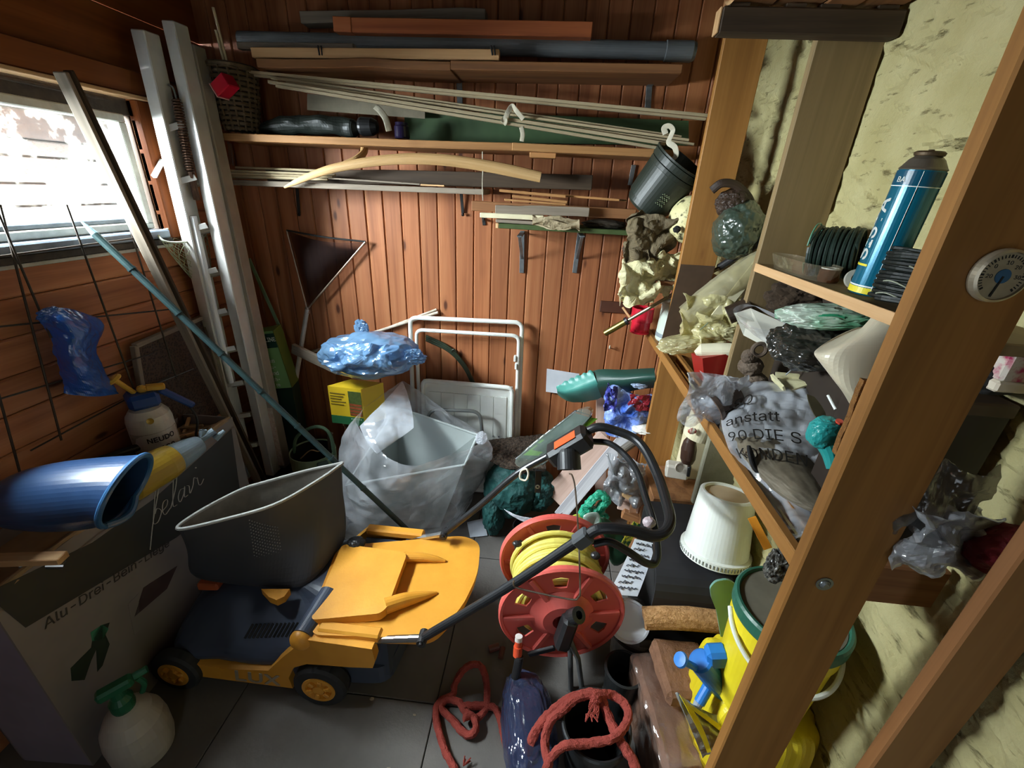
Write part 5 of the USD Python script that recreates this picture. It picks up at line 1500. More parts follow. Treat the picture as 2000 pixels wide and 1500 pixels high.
YCARD = plain('yellow_card', 'e6c32c', 'd6b11f', scale=6, rough=0.5)
bd = yc.part('body', box8(base4, top4), YCARD)
fx = unit(base4[1] - base4[0])
W_ = np.linalg.norm(base4[1] - base4[0])
fo = base4[0] + np.cross(fx, (0, 0, 1)) * 0.0008
yc.part('stripe', prism([(0, 0), (W_, 0), (W_, 0.042), (0, 0.042)], 0.001, fo, fx, (0, 0, 1)), plain('green_stripe', '2c6a41', rough=0.5), bd)
yc.part('dotted_line', cat(*[prism([(0.62 * W_ + k * 0.009, 0.030), (0.62 * W_ + k * 0.009 + 0.004, 0.030), (0.62 * W_ + k * 0.009 + 0.004, 0.035), (0.62 * W_ + k * 0.009, 0.035)], 0.0014, fo, fx, (0, 0, 1)) for k in range(6)]), WT, bd, kind='stuff')
yc.part('picture', prism([(W_ * 0.60, 0.05), (W_ * 0.98, 0.05), (W_ * 0.98, 0.175), (W_ * 0.60, 0.175)], 0.0012, fo, fx, (0, 0, 1)), plain('grass_picture', '54622f', '3a4a22', scale=60, rough=0.5), bd)
for k in range(4):
    yc.part('picture', prism([(W_ * 0.61, 0.054 + k * 0.016), (W_ * 0.97, 0.052 + k * 0.016), (W_ * 0.97, 0.063 + k * 0.016), (W_ * 0.61, 0.065 + k * 0.016)], 0.0016, fo, fx, (0, 0, 1)), plain('brick_picture', 'a2522f', '7d3a20', scale=80, rough=0.5) if k == 0 else _mats['brick_picture'], bd)
for k, (s, h2, y2) in enumerate((('Rindenhumus', 0.011, 0.15), ('torffrei', 0.008, 0.13), ('fertig zum Pflanzen', 0.0065, 0.115), ('20 L', 0.010, 0.07))):
    g = text(s, h2, (0, 0, 0), (1, 0, 0), (0, 1, 0), bold=k == 0)
    w_ = g.v[:, 0].max()
    g.v[:, 0] *= min(1, W_ * 0.52 / w_)
    yc.part('lettering', place(g, fo + fx * 0.006 + V(0, 0, y2) - np.cross((0, 0, 1), fx) * 0.0004 * 0, fx, (0, 0, 1)), PRINT, bd) if False else None
for k in range(5):
    yc.part('lettering', prism([(0.008, 0.155 - 0.014 * k), (W_ * (0.5 - 0.06 * (k % 3)), 0.155 - 0.014 * k), (W_ * (0.5 - 0.06 * (k % 3)), 0.159 - 0.014 * k), (0.008, 0.159 - 0.014 * k)], 0.0012, fo, fx, (0, 0, 1)), plain('brown_line_print', '6a5a1c', rough=0.6) if k == 0 else _mats['brown_line_print'], bd)
yc.define()
SKY = film('sky_blue_film', (0.55, 0.70, 0.90), '7aa2c6', lo=0.55, hi=0.9, scale=9, rough=0.2, bump=0.35, bscale=9)
bc = P(722, 693, y=1.745)
ztop = top4[0][2]
bg = blob(bc, (0.22, 0.12, 0.100), seed=11, amp=0.22, freq=1.5, sub=6, ridge=0.10, rfreq=2.2, X=(0.98, 0, 0.12))
low = bg.v[:, 2] < ztop + 0.002
bg.v[low, 2] = ztop + 0.002 + (bg.v[low, 2] - ztop) * 0.15
many('blue_bag_bundle', 'bulging translucent blue plastic bag lying on the yellow carton', 'plastic bag', [('bag', bg, SKY), ('fold', crumple(bc + V(0.02, -0.07, 0.03), (0.30, 0.12), 12, fold=0.08, X=(0.98, 0, 0.1)), SKY),
    ('filling', blob(bc + V(-0.02, 0.0, -0.01), (0.16, 0.08, 0.06), seed=5, amp=0.2, ridge=0.15, sub=4), plain('dull_blue_cloth', '4d6f93', '3f5d7e', scale=8, rough=0.9)),
    ('twisted_end', blob(P(806, 697, y=1.70), (0.05, 0.03, 0.03), seed=6, amp=0.3, ridge=0.4, sub=5), SKY),
    ('corner_tip', blob(P(706, 640, y=1.78), (0.03, 0.015, 0.035), seed=8, amp=0.3, ridge=0.3, sub=4), SKY)])

# grey tub in the clear bag
BINM = plain('grey_tub_plastic', 'a3aaa8', '929a98', scale=5, rough=0.45)
tp4 = [V(-0.690, 1.83, 0.5), V(-0.262, 1.66, 0.485), P(908, 908, y=1.545), P(676, 948, y=1.475)]
tc0 = np.mean(tp4, 0)
bt4 = [V(-0.70, 1.76, 0.012), V(-0.42, 1.72, 0.012), V(-0.425, 1.565, 0.012), V(-0.775, 1.485, 0.012)]
tb = Thing('grey_tub', 'open grey plastic tub standing inside the clear bag', 'tub')


def wall4(b4, t4, th):
    gs_ = []
    cb_, ct_ = np.mean(b4, 0), np.mean(t4, 0)
    for i in range(4):
        j = (i + 1) % 4
        ib, jb = b4[i] + (cb_ - b4[i]) * th, b4[j] + (cb_ - b4[j]) * th
        it, jt = t4[i] + (ct_ - t4[i]) * th, t4[j] + (ct_ - t4[j]) * th
        gs_.append(box8([b4[i], b4[j], jb, ib][::-1], [t4[i], t4[j], jt, it][::-1]))
    return cat(*gs_)


tb.part('wall', wall4(bt4, tp4, 0.022), BINM)
tb.part('bottom', box8(bt4[::-1], [p_ + V(0, 0, 0.006) for p_ in bt4[::-1]]), BINM)
tb.part('rim', tube(np.vstack([np.linspace(tp4[i], tp4[(i + 1) % 4], 8)[:-1] for i in range(4)]), 0.006, 8, closed=True), BINM)
tb.define()
CLEAR = film('clear_film', (0.97, 0.98, 1.0), 'eef2f8', lo=0.10, hi=0.62, scale=8, rough=0.13, bump=0.8, bscale=9)
loops = [
    [V(-0.84, 1.44, 0.006), V(-0.62, 1.40, 0.006), V(-0.40, 1.53, 0.006), V(-0.36, 1.70, 0.006), V(-0.62, 1.81, 0.006), V(-0.81, 1.62, 0.006)],
    [V(-0.855, 1.44, 0.12), V(-0.62, 1.385, 0.12), V(-0.37, 1.52, 0.12), V(-0.30, 1.72, 0.12), V(-0.64, 1.83, 0.12), V(-0.83, 1.63, 0.12)],
    [V(-0.85, 1.48, 0.30), V(-0.60, 1.37, 0.30), V(-0.31, 1.56, 0.30), V(-0.24, 1.70, 0.30), V(-0.66, 1.845, 0.30), V(-0.84, 1.63, 0.30)],
    [V(-0.83, 1.56, 0.43), V(-0.56, 1.38, 0.42), V(-0.27, 1.57, 0.43), V(-0.22, 1.68, 0.44), V(-0.68, 1.85, 0.46), V(-0.85, 1.64, 0.46)],
    [P(698, 815, z=0.54), P(735, 872, z=0.50), P(795, 906, z=0.47), P(868, 890, z=0.485), P(946, 856, z=0.49), P(870, 803, z=0.55), P(800, 752, z=0.62), P(775, 752, z=0.62)],
]
many('clear_bag', 'large clear plastic bag wrapped round the grey tub', 'plastic bag', [('film', loft(loops, 150, 90, amp=0.010, freq=7, ridge=0.016, seed=4), CLEAR),
     ('folded_peak', sheet([[P(786, 744, z=0.625), P(802, 790, z=0.59), P(808, 836, z=0.55)], [P(744, 790, z=0.60), P(760, 835, z=0.56), P(772, 862, z=0.52)], [P(702, 832, z=0.55), P(716, 862, z=0.52), P(736, 886, z=0.49)]], 40, 40, 0.0008, amp=0.004, freq=9, ridge=0.012, seed=6), CLEAR),
     ('gathered_corner', blob(P(940, 856, z=0.49), (0.022, 0.03, 0.025), seed=9, amp=0.3, ridge=0.4, sub=4), CLEAR)])

# green net sack, mat, black pot
TEAL = plain('teal_net_sack', '1f5a55', '123c3b', scale=18, rough=0.7, bump=0.9, bscale=70, width=0.2)
sk_ = cat(blob(V(-0.095, 1.66, 0.21), (0.13, 0.12, 0.14), seed=3, amp=0.10, freq=2, ridge=0.08, sub=5), blob(V(-0.17, 1.60, 0.11), (0.055, 0.08, 0.12), seed=6, amp=0.15, sub=5), blob(V(0.03, 1.68, 0.20), (0.08, 0.10, 0.10), seed=8, amp=0.15, ridge=0.1, sub=5))
sk_.v[:, 2] = np.maximum(sk_.v[:, 2], 0.003)
one('green_net_sack', sk_, TEAL, 'bundle of blue-green netting under the brown mat', 'netting')
MATM = plain('brown_bristle_mat', '5d4d40', '33291f', scale=90, rough=0.95, bump=1.0, bscale=160, width=0.12, bdist=0.01)
mc = [[P(932, 868, z=0.372), P(985, 858, z=0.378), P(1062, 850, z=0.37)], [P(928, 888, z=0.365), P(985, 880, z=0.376), P(1062, 872, z=0.368)], [P(962, 903, z=0.358), P(1010, 902, z=0.366), P(1064, 896, z=0.36)], [P(975, 908, z=0.354), P(1010, 915, z=0.358), P(1066, 918, z=0.352)]]
mg = sheet(mc, 60, 60, 0.016, amp=0.008, freq=60, ridge=0.004)
one('bristle_mat', mg, MATM, 'brown curly bristle mat lying on the green netting', 'mat')
c = P(1030, 1010, z=0.12)
many('black_pot', 'small black plastic pot with torn white paper at its rim, before the green netting', 'pot', [('pot', lathe(cup(0.05, 0.062, 0.13, 0.003), V(c[0], 1.50, 0.003), n=28), BLACKP),
    ('torn_paper', sheet([[P(985, 994, y=1.46), P(1010, 1006, y=1.43), P(1050, 1012, y=1.43), P(1100, 1000, y=1.47)], [P(990, 1000, y=1.46), P(1012, 1014, y=1.43), P(1050, 1026, y=1.43), P(1085, 1015, y=1.46)]], 8, 30, 0.0012, amp=0.006, freq=30), plain('white_paper', 'dfe3ea', 'cfd4dc', scale=12, rough=0.8))])
one('paper_scrap', sheet([[P(912, 1020, z=0.004), P(945, 1012, z=0.008)], [P(918, 1050, z=0.004), P(952, 1046, z=0.006)]], 8, 8, 0.001, amp=0.003, freq=20), _mats['white_paper'], 'white paper scrap on the floor left of the green netting', 'paper')

# power-tool pack in clear blister
bp4 = [P(1014, 893, y=1.30), P(1062, 903, y=1.28), P(1150, 815, y=1.30), P(1122, 806, y=1.32)]
BLC = film('blister_film', (0.9, 0.95, 0.92), '8c9a92', lo=0.25, hi=0.6, scale=14, rough=0.1, bump=0.5, bscale=30)
up_ = unit(np.cross(bp4[1] - bp4[0], bp4[3] - bp4[0]))
if up_[1] > 0:
    up_ = -up_
LIME = plain('lime_print', '8fc63a', '6fae35', scale=30, rough=0.4)
bk_ = Thing('blister_pack', 'flat clear blister pack with lime green card leaning behind the mower switch', 'pack')
bk_.part('card', box8([p_ for p_ in bp4], [p_ + up_ * 0.004 for p_ in bp4]), plain('grey_green_card', '5d6d66', '3d4a48', scale=25, rough=0.5))
for (u0, u1, w0, w1) in ((0.06, 0.30, 0.05, 0.55), (0.40, 0.62, 0.25, 0.95), (0.72, 0.97, 0.2, 0.95), (0.33, 0.42, 0.0, 0.4)):
    def bq(u, w):
        return bp4[0] + (bp4[3] - bp4[0]) * u + (bp4[1] - bp4[0]) * w + up_ * 0.0045
    qq = [bq(u0, w0), bq(u0 + 0.05, w1), bq(u1, w1), bq(u1, w0)]
    bk_.part('print', box8(qq, [p_ + up_ * 0.001 for p_ in qq]), LIME)
cen = np.mean(bp4, 0)
bk_.part('blister', loft([[cen + (p_ - cen) * 1.08 + up_ * 0.002 for p_ in bp4], [cen + (p_ - cen) * 1.04 + up_ * 0.022 for p_ in bp4], [cen + (p_ - cen) * 0.9 + up_ * 0.028 for p_ in bp4], [cen + (p_ - cen) * 0.02 + up_ * 0.028 for p_ in bp4]], 60, 16, amp=0.003, freq=30), BLC)
bk_.part('black_edge', tube(np.array([cen + (p_ - cen) * 1.08 + up_ * 0.003 for p_ in bp4]), 0.004, 8, closed=True), BLACKP)
bk_.define()

# planks leaning between the middle and the shelf
PINKW = wood('pinkish_board', 'c3a596', 'ab8c7c', 'd2b8ab', grain=16, stretch=0.05, knots=False, vary=0.1)
GREYBW = wood('blue_grey_wood', 'b4b2b4', '8f8d92', 'c9c8cb', grain=22, stretch=0.03, knots=False, vary=0.1)
one('grey_plank', beam(P(1093, 1008, y=1.50), P(1226, 848, y=1.66), 0.055, 0.035, up=(1, 0, 0.3)), GREYBW, 'blue-grey weathered plank slanting up to the shelf post behind the mower handle', 'plank')
one('pink_board', beam(P(1082, 975, y=1.62), P(1190, 858, y=1.74), 0.12, 0.018, up=(1, 0, 0.4)), PINKW, 'wide pinkish board slanting behind the blue-grey plank', 'board')
one('brown_lath', beam(V(0.20, 1.53, 0.02), P(1232, 895, y=1.70), 0.03, 0.03, up=(1, 0, 0.3)), BROWNWOOD, 'dark brown lath slanting below the blue-grey plank', 'lath')
one('pale_upright', beam(V(0.36, 1.80, 0.003), P(1176, 772, y=1.86), 0.055, 0.018, up=(1, 0, 0)), PINKW, 'pale upright board behind the blue printed bag', 'board')
one('metal_elbow', cat(rod(P(1215, 880, y=1.60), P(1240, 862, y=1.62), 0.018, 14), rod(P(1215, 880, y=1.60), P(1218, 900, y=1.60), 0.02, 14)), plain('dull_grey_metal', '7d766c', '5f5850', scale=20, rough=0.6, metal=0.4), 'dull grey pipe elbow beside the shelf post', 'elbow')
CLB = film('dusty_film', (0.92, 0.92, 0.9), 'a9abb0', lo=0.35, hi=0.8, scale=10, rough=0.3, bump=0.8, bscale=16)
one('dusty_bag', cat(crumple(P(1216, 925, y=1.50), (0.15, 0.21), 4), crumple(P(1220, 930, y=1.53), (0.13, 0.18), 14)), CLB, 'dusty clear plastic bag stuffed between the plank and the shelf post', 'plastic bag')
for k, (p_, s_) in enumerate((((1228, 985), (0.09, 0.05, 0.045)), ((1238, 1008), (0.10, 0.05, 0.04)), ((1230, 962), (0.05, 0.04, 0.05)))):
    one('wood_offcut', place(boxuv(*s_, 0.004), P(*p_, y=1.52 - 0.03 * k), (0.9, -0.2, -0.2 * k), (0.2, 1, 0)), (PINKW, BROWNWOOD, PALEWOOD)[k], ('pinkish', 'brown', 'pale')[k] + ' wood offcut piled at the foot of the rear shelf post', 'offcut')
one('plastic_shard', prism([(0, 0), (0.03, 0.0), (0.018, 0.11)], 0.004, P(1228, 1000, y=1.44), (1, 0, 0.1), (0, 0.15, 1)), plain('orange_shard', 'd9a27c', rough=0.5), 'slim pointed orange-beige shard before the dusty bag', 'shard')
# green crumpled netting and packets
NETG = plain('emerald_plastic_net', '2fb08a', '1f8a6c', scale=40, rough=0.45, bump=0.8, bscale=90)
ng = [P(1134, 1010, y=1.32), P(1150, 985, y=1.34), P(1172, 966, y=1.36), P(1184, 978, y=1.35), P(1172, 992, y=1.34), P(1160, 1000, y=1.34), P(1172, 1015, y=1.33), P(1184, 1006, y=1.35)]
tg = tube(spline(ng, 80), 0.017, 14)
one('green_net_tangle', tg.wobble(0.006, 90, 2), NETG, 'emerald green plastic net twisted into a knot behind the hose reel', 'netting')
SEEDM = plain('green_packet', '3f7a4a', '9fc04a', scale=14, rough=0.4, width=0.15)
for k, (pts, mt, lb) in enumerate((
        ([(1112, 1012), (1140, 1005), (1150, 1035), (1118, 1040)], plain('lime_packet', '9cc653', 'd8d94a', scale=20, rough=0.4), 'lime and yellow seed packet behind the hose reel'),
        ([(1140, 1008), (1168, 1002), (1176, 1030), (1150, 1036)], plain('white_green_packet', 'c9d4cf', '7fa08c', scale=20, rough=0.4), 'white printed packet beside the lime seed packet'),
        ([(1172, 1010), (1205, 1030), (1230, 1080), (1200, 1105), (1178, 1060)], plain('bottle_green_packet', '3e6b4a', '2f5540', scale=10, rough=0.25), 'glossy dark green packet sliding down right of the hose reel'))):
    y_ = 1.30 - 0.02 * k
    q_ = [P(*p_, y=y_ + 0.02 * (i % 2)) for i, p_ in enumerate(pts)]
    cq = np.mean(q_, 0)
    one('seed_packet', loft([[cq + (p_ - cq) * 0.02 + V(0, -0.012, 0) for p_ in q_], [cq + (p_ - cq) * 0.7 + V(0, -0.010, 0) for p_ in q_], q_, [cq + (p_ - cq) * 0.7 + V(0, 0.010, 0) for p_ in q_], [cq + (p_ - cq) * 0.02 + V(0, 0.012, 0) for p_ in q_]], 40, 20, amp=0.003, freq=30), mt, lb, 'packet')
one('yellow_lettered_strip', prism([(0, 0), (0.03, 0), (0.03, 0.10), (0, 0.10)], 0.003, P(1212, 1062, y=1.24), (1, 0, -0.4), (-0.3, 0.2, 1)), plain('green_yellow_strip', '2f5a3a', 'd8d040', scale=70, rough=0.4, width=0.05), 'green strip with yellow lettering behind the lever of the mower handle', 'strip')

# shelf-end things on the back wall: paper, half-pipe, printed bag
many('paper_note', 'white printed sheet of paper pinned to the boards behind the teal tree guard', 'paper', [('sheet', sheet([[P(1068, 720, y=1.935), P(1132, 730, y=1.94)], [P(1066, 765, y=1.938), P(1110, 771, y=1.935)]], 10, 10, 0.0008, amp=0.002, freq=10), _mats['white_paper'])])
TEALP = plain('teal_plastic', '4f9c90', '448a80', scale=6, rough=0.4)
DTEAL = plain('dark_teal_plastic', '21493f', '1b3d35', scale=6, rough=0.45)
ga, gb = P(1100, 748, y=1.80), P(1285, 738, y=1.66)
gx = unit(gb - ga)
gu = unit(V(0, -0.55, 0.8) - gx * (V(0, -0.55, 0.8) @ gx))
gv = np.cross(gx, gu)


def half_pipe(s0, s1, r0, r1, scallop=False, n=30, m=20):
    L_ = np.linalg.norm(gb - ga)
    rows_o, rows_i = [], []
    for i in range(n):
        s_ = s0 + (s1 - s0) * i / (n - 1)
        r_ = r0 + (r1 - r0) * i / (n - 1)
        ext = 0.06 * abs(math.sin(i * math.pi / (n - 1) * 7)) if scallop else 0
        a_ = np.linspace(-0.25 * math.pi, 0.95 * math.pi + ext, m)
        cc_ = ga + gx * L_ * s_
        rows_o.append([cc_ - gu * r_ * math.cos(t_) * 0.9 - gv * r_ * math.sin(t_) for t_ in a_])
    return sheet(np.array(rows_o), 40, 30, 0.0035)


def leaf(p_px, y_, t_, bulge):
    q_ = [P(*p_, y=yy_) for p_, yy_ in zip(p_px, y_)]
    return q_


up_edge = [(1087, 757), (1092, 752), (1098, 750), (1103, 744), (1110, 744), (1115, 738), (1122, 738), (1127, 733), (1135, 733), (1140, 728), (1146, 729), (1150, 724), (1158, 727)]
lo_edge = [(1090, 770), (1100, 778), (1110, 783), (1120, 785), (1130, 785), (1138, 785), (1145, 784), (1152, 782), (1158, 781), (1164, 780), (1169, 778), (1173, 776), (1178, 774)]
ctr = np.array([[P(*(np.array(a_ if w == 0 else sm_) * (1 - w) + np.array(b_) * w), y=1.82 - 0.07 * math.sin(math.pi * (0.15 + 0.8 * w)) - 0.002 * i) for w in (0, 0.12, 0.3, 0.5, 0.75, 1.0)] for i, (a_, b_, sm_) in enumerate(zip(up_edge, lo_edge, [(1087 + 71 * k / 12, 758 - 31 * k / 12) for k in range(13)]))])
dk_up = [(1156, 727), (1180, 722), (1210, 723), (1240, 722), (1278, 720)]
dk_lo = [(1176, 776), (1198, 772), (1220, 766), (1246, 760), (1282, 756)]
ctr2 = np.array([[P(*(np.array(a_) * (1 - w) + np.array(b_) * w), y=1.79 - 0.03 * i - 0.06 * math.sin(math.pi * w)) for w in np.linspace(0, 1, 6)] for i, (a_, b_) in enumerate(zip(dk_up, dk_lo))])
many('tree_guard', 'teal plastic scoop with a scalloped edge and dark green sleeve before the back wall', 'scoop', [('scalloped_blade', sheet(ctr, 72, 24, 0.004), TEALP), ('dark_sleeve', sheet(ctr2, 40, 24, 0.006), DTEAL)])
BLUEPR = plain('blue_printed_bag', '3b62c0', 'a9bfe6', scale=10, rough=0.35, width=0.12, bump=0.7, bscale=25, bdist=0.01)
pb = cat(crumple(P(1222, 797, y=1.70), (0.20, 0.20), 13, fold=0.22), blob(P(1226, 797, y=1.72), (0.075, 0.04, 0.075), seed=13, amp=0.2, sub=4))
many('printed_bag', 'crumpled blue and white printed bag with a red patch, wedged beside the shelf post', 'bag', [('bag', pb, BLUEPR), ('red_patch', crumple(P(1246, 783, y=1.655), (0.085, 0.07), 3, fold=0.12), plain('dark_red_print', '8f1f2c', '701824', scale=14, rough=0.35)),
    ('violet_edge', crumple(P(1192, 775, y=1.66), (0.05, 0.11), 5, fold=0.15), plain('violet_print', '3a3f96', rough=0.35)), ('folded_top', blob(P(1250, 750, y=1.66), (0.035, 0.015, 0.02), seed=7, amp=0.3, sub=3), plain('pale_blue_film', '9fb0cc', rough=0.3))])
one('white_wedge', blob(P(1262, 838, y=1.64), (0.06, 0.04, 0.02), seed=2, amp=0.2, sub=3), plain('off_white_cloth', 'e1ddd2', rough=0.8), 'small off-white folded cloth under the blue printed bag', 'cloth')

# ------------------------------------------------------------------ hose reel
REDP = plain('reel_red', 'd9655c', 'cb564d', scale=7, rough=0.42)
HOSEY = plain('hose_yellow', 'ddd06a', 'cdbf58', scale=12, rough=0.5)
rc_n, rc_f = V(0.122, 0.945, 0.30), V(0.100, 1.165, 0.30)
rx = unit(rc_f - rc_n)
hr = Thing('hose_reel', 'red hose reel wound with pale yellow garden hose, on a grey tube stand', 'hose reel')


def disc(c, ax, r, up=(0, 0, 1)):
    X_ = unit(np.cross(ax, up))
    Y_ = unit(np.cross(X_, ax)) * -1
    holes = []
    for k in range(6):
        a0 = k * math.pi / 3 + 0.42
        hs = [(r * ra * math.cos(a0 + da), r * ra * math.sin(a0 + da)) for ra, da in ((0.60, -0.16), (0.80, -0.17), (0.82, 0.0), (0.80, 0.17), (0.60, 0.16), (0.58, 0))]
        holes.append(hs)
    ring_ = [(r * math.cos(t_), r * math.sin(t_)) for t_ in np.linspace(0, 2 * math.pi, 72, endpoint=False)]
    g = prism(ring_, 0.006, (0, 0, 0), (1, 0, 0), (0, 1, 0), holes)
    return place(g, c, X_, Y_), X_, Y_


for c_, sgn, nm in ((rc_n, -1, 'front_disc'), (rc_f, 1, 'rear_disc')):
    g, X_, Y_ = disc(c_, rx, 0.192)
    k_ = hr.part(nm, g, REDP)
    hr.part('flange', lathe([(0.184, -0.006), (0.192, -0.010), (0.197, -0.004), (0.197, 0.010), (0.190, 0.012), (0.184, 0.006), (0.184, -0.006)], c_, rx, 64), REDP, k_)
    hr.part('cone', lathe([(0.03, sgn * 0.030), (0.06, sgn * 0.028), (0.085, sgn * 0.012), (0.10, sgn * 0.003), (0.10, 0.0), (0.03, 0.0), (0.03, sgn * 0.03)][::sgn], c_, rx, 48), REDP, k_)
    for q_ in range(6):
        a0 = q_ * math.pi / 3 + 0.42 + math.pi / 6
        d_ = X_ * math.cos(a0) + Y_ * math.sin(a0)
        hr.part('rib', beam(c_ + d_ * 0.07 + rx * sgn * 0.006, c_ + d_ * 0.182 + rx * sgn * 0.003, 0.018, 0.014, up=np.cross(d_, rx), bev=0.004), REDP, k_)
hr.part('drum', rod(rc_n, rc_f, 0.075, 32), REDP)
pts, W2 = [], np.linalg.norm(rc_f - rc_n)
n_turn = 34
T_ = np.linspace(0, 1, n_turn * 40)
e_x = unit(np.cross(rx, (0, 0, 1)))
e_z = np.cross(e_x, rx)
lay = T_ * n_turn
seq = []
for t_ in T_:
    turn = t_ * n_turn
    L0 = int(turn // 11)
    w_ = (turn % 11) / 11
    w_ = w_ if L0 % 2 == 0 else 1 - w_
    ang = turn * 2 * math.pi
    rr = 0.098 + 0.0165 * min(L0, 3) + 0.006 * math.sin(turn * 1.7) + 0.012 * math.sin(math.pi * w_)
    seq.append(rc_n + rx * (0.022 + (W2 - 0.044) * w_ + 0.006 * math.sin(ang * 0.5 + turn)) + rr * (e_x * math.cos(ang) + e_z * math.sin(ang)))
hr.part('hose', tube(np.array(seq), 0.0088, 8), HOSEY)
# hub, crank and stand
hb_ = rc_n - rx * 0.03
hr.part('hub_block', cat(beam(hb_ - rx * 0.01 + V(0.02, 0, 0.045), hb_ - rx * 0.03 + V(-0.004, 0, -0.065), 0.055, 0.045, up=rx, bev=0.010), lathe([(0, -0.02), (0.022, -0.02), (0.024, 0.0), (0.024, 0.02), (0.012, 0.022), (0.012, 0.006), (0, 0.006)], hb_ - rx * 0.015 + V(0.03, 0, 0.055), (0.5, -0.4, 0.8), 20)), BLACKP)
cr = [hb_ - rx * 0.03 + V(-0.02, 0, -0.075), hb_ - rx * 0.035 + V(-0.06, 0, -0.10), P(1032, 1278, y=0.88)]
hr.part('crank_arm', beam(cr[0], cr[2], 0.018, 0.010, bev=0.003), BLACKP)
kn = P(1012, 1262, y=0.885)
hr.part('crank_pin', cat(rod(kn, kn + V(0, -0.01, -0.03), 0.014, 14), rod(kn + V(0, 0.004, 0.02), kn, 0.011, 14)), plain('orange_red_plastic', 'd8502f', rough=0.4))
hr.part('crank_cap', rod(kn + V(0, 0.008, 0.035), kn + V(0, 0.004, 0.015), 0.0115, 14), plain('worn_white_plastic', 'd9cfc8', rough=0.5))
hr.part('crank_grip', lathe([(0, 0), (0.012, 0), (0.014, 0.01), (0.014, 0.075), (0.016, 0.09), (0.012, 0.09), (0.011, 0.08), (0, 0.08)], P(1015, 1282, y=0.87), P(1004, 1338, y=0.84) - P(1015, 1282, y=0.87), 20), BLACKP)
GT = plain('stand_grey', '6d6f70', '58595a', scale=20, rough=0.45)
for s_ in (-1, 1):
    hr.part('leg', tube([hb_ + V(0.02, 0, -0.05), hb_ + V(0.05 + 0.012 * s_, -0.012 * s_, -0.14), V(0.20 + 0.02 * s_, 0.885 - 0.02 * s_, 0.003)], 0.0085, 10), GT)
    hr.part('leg', tube([rc_f + rx * 0.02 + V(0, 0, -0.02), rc_f + rx * 0.05 + V(0.08 * s_, 0, -0.18), V(rc_f[0] + 0.11 * s_, rc_f[1] + 0.07, 0.003)], 0.0085, 10), GT)
hr.part('handle_clip', cat(blob(P(1010, 1062, y=1.10), (0.016, 0.012, 0.010), sub=2), blob(P(1163, 1085, y=1.08), (0.016, 0.014, 0.012), sub=2)), BLACKP)
hr.define()
one('red_tap_valve', cat(rod(P(955, 1268, z=0.012), P(975, 1262, z=0.016), 0.012, 12), rod(P(978, 1285, z=0.014), P(982, 1265, z=0.016), 0.010, 12)), plain('dull_red_brass', '7d3a30', '5a4030', scale=30, rough=0.5), 'small dull red hose valve on the floor left of the hose reel', 'valve')

# ------------------------------------------------------------------ floor in front: rope, blue bag, pots
BLUESH = film('navy_film', (0.55, 0.6, 0.8), '48506e', lo=0.5, hi=0.8, scale=6, rough=0.12, bump=0.8, bscale=9)
one('blue_sheet_pack', blob(V(0.045, 0.735, 0.07), (0.075, 0.15, 0.068), seed=21, amp=0.10, ridge=0.10, rfreq=2.5, sub=5, X=(0.97, 0.2, 0), Y=(-0.2, 0.97, 0), floor=0.003, power=0.75), BLUESH, 'glossy blue-grey plastic-wrapped pack lying on the floor under the reel crank', 'pack')
one('pack_filling', blob(V(0.045, 0.735, 0.062), (0.06, 0.13, 0.052), seed=22, amp=0.08, sub=4, X=(0.97, 0.2, 0), Y=(-0.2, 0.97, 0), floor=0.006, power=0.75), plain('slate_blue', '3d4660', '2f374e', scale=7, rough=0.6), 'slate blue bundle inside the glossy plastic wrap on the floor', 'bundle')
DARKPOT = plain('flowerpot_black', '1d1f20', '27292a', scale=10, rough=0.4)
many('flowerpot', 'round black flowerpot in the foreground with the red rope across its mouth', 'flowerpot', [('pot', lathe(cup(0.068, 0.088, 0.20, 0.003), V(0.222, 0.705, 0.002), n=44), DARKPOT), ('rim', lathe([(0.084, 0), (0.093, 0), (0.094, 0.018), (0.09, 0.022), (0.085, 0.02), (0.084, 0)], V(0.222, 0.705, 0.182), n=44), DARKPOT)])
many('flowerpot', 'second black flowerpot squeezed between the hose reel and the peat blocks', 'flowerpot', [('pot', lathe(cup(0.045, 0.056, 0.19, 0.003), V(0.322, 0.868, 0.002), n=36), DARKPOT), ('rim', lathe([(0.052, 0), (0.059, 0), (0.060, 0.012), (0.053, 0.014), (0.052, 0)], V(0.322, 0.868, 0.180), n=36), DARKPOT)])
ROPE = plain('red_rope', 'a5463a', '8c372d', scale=60, rough=0.9, bump=0.9, bscale=260)


def rope(px, r=0.0125, n=None):
    p_ = spline([P(a_, b_, z=z_) for a_, b_, z_ in px], n or 14 * len(px))
    return tube(p_, r, 10, flat=0.85).wobble(0.0022, 120, 3)


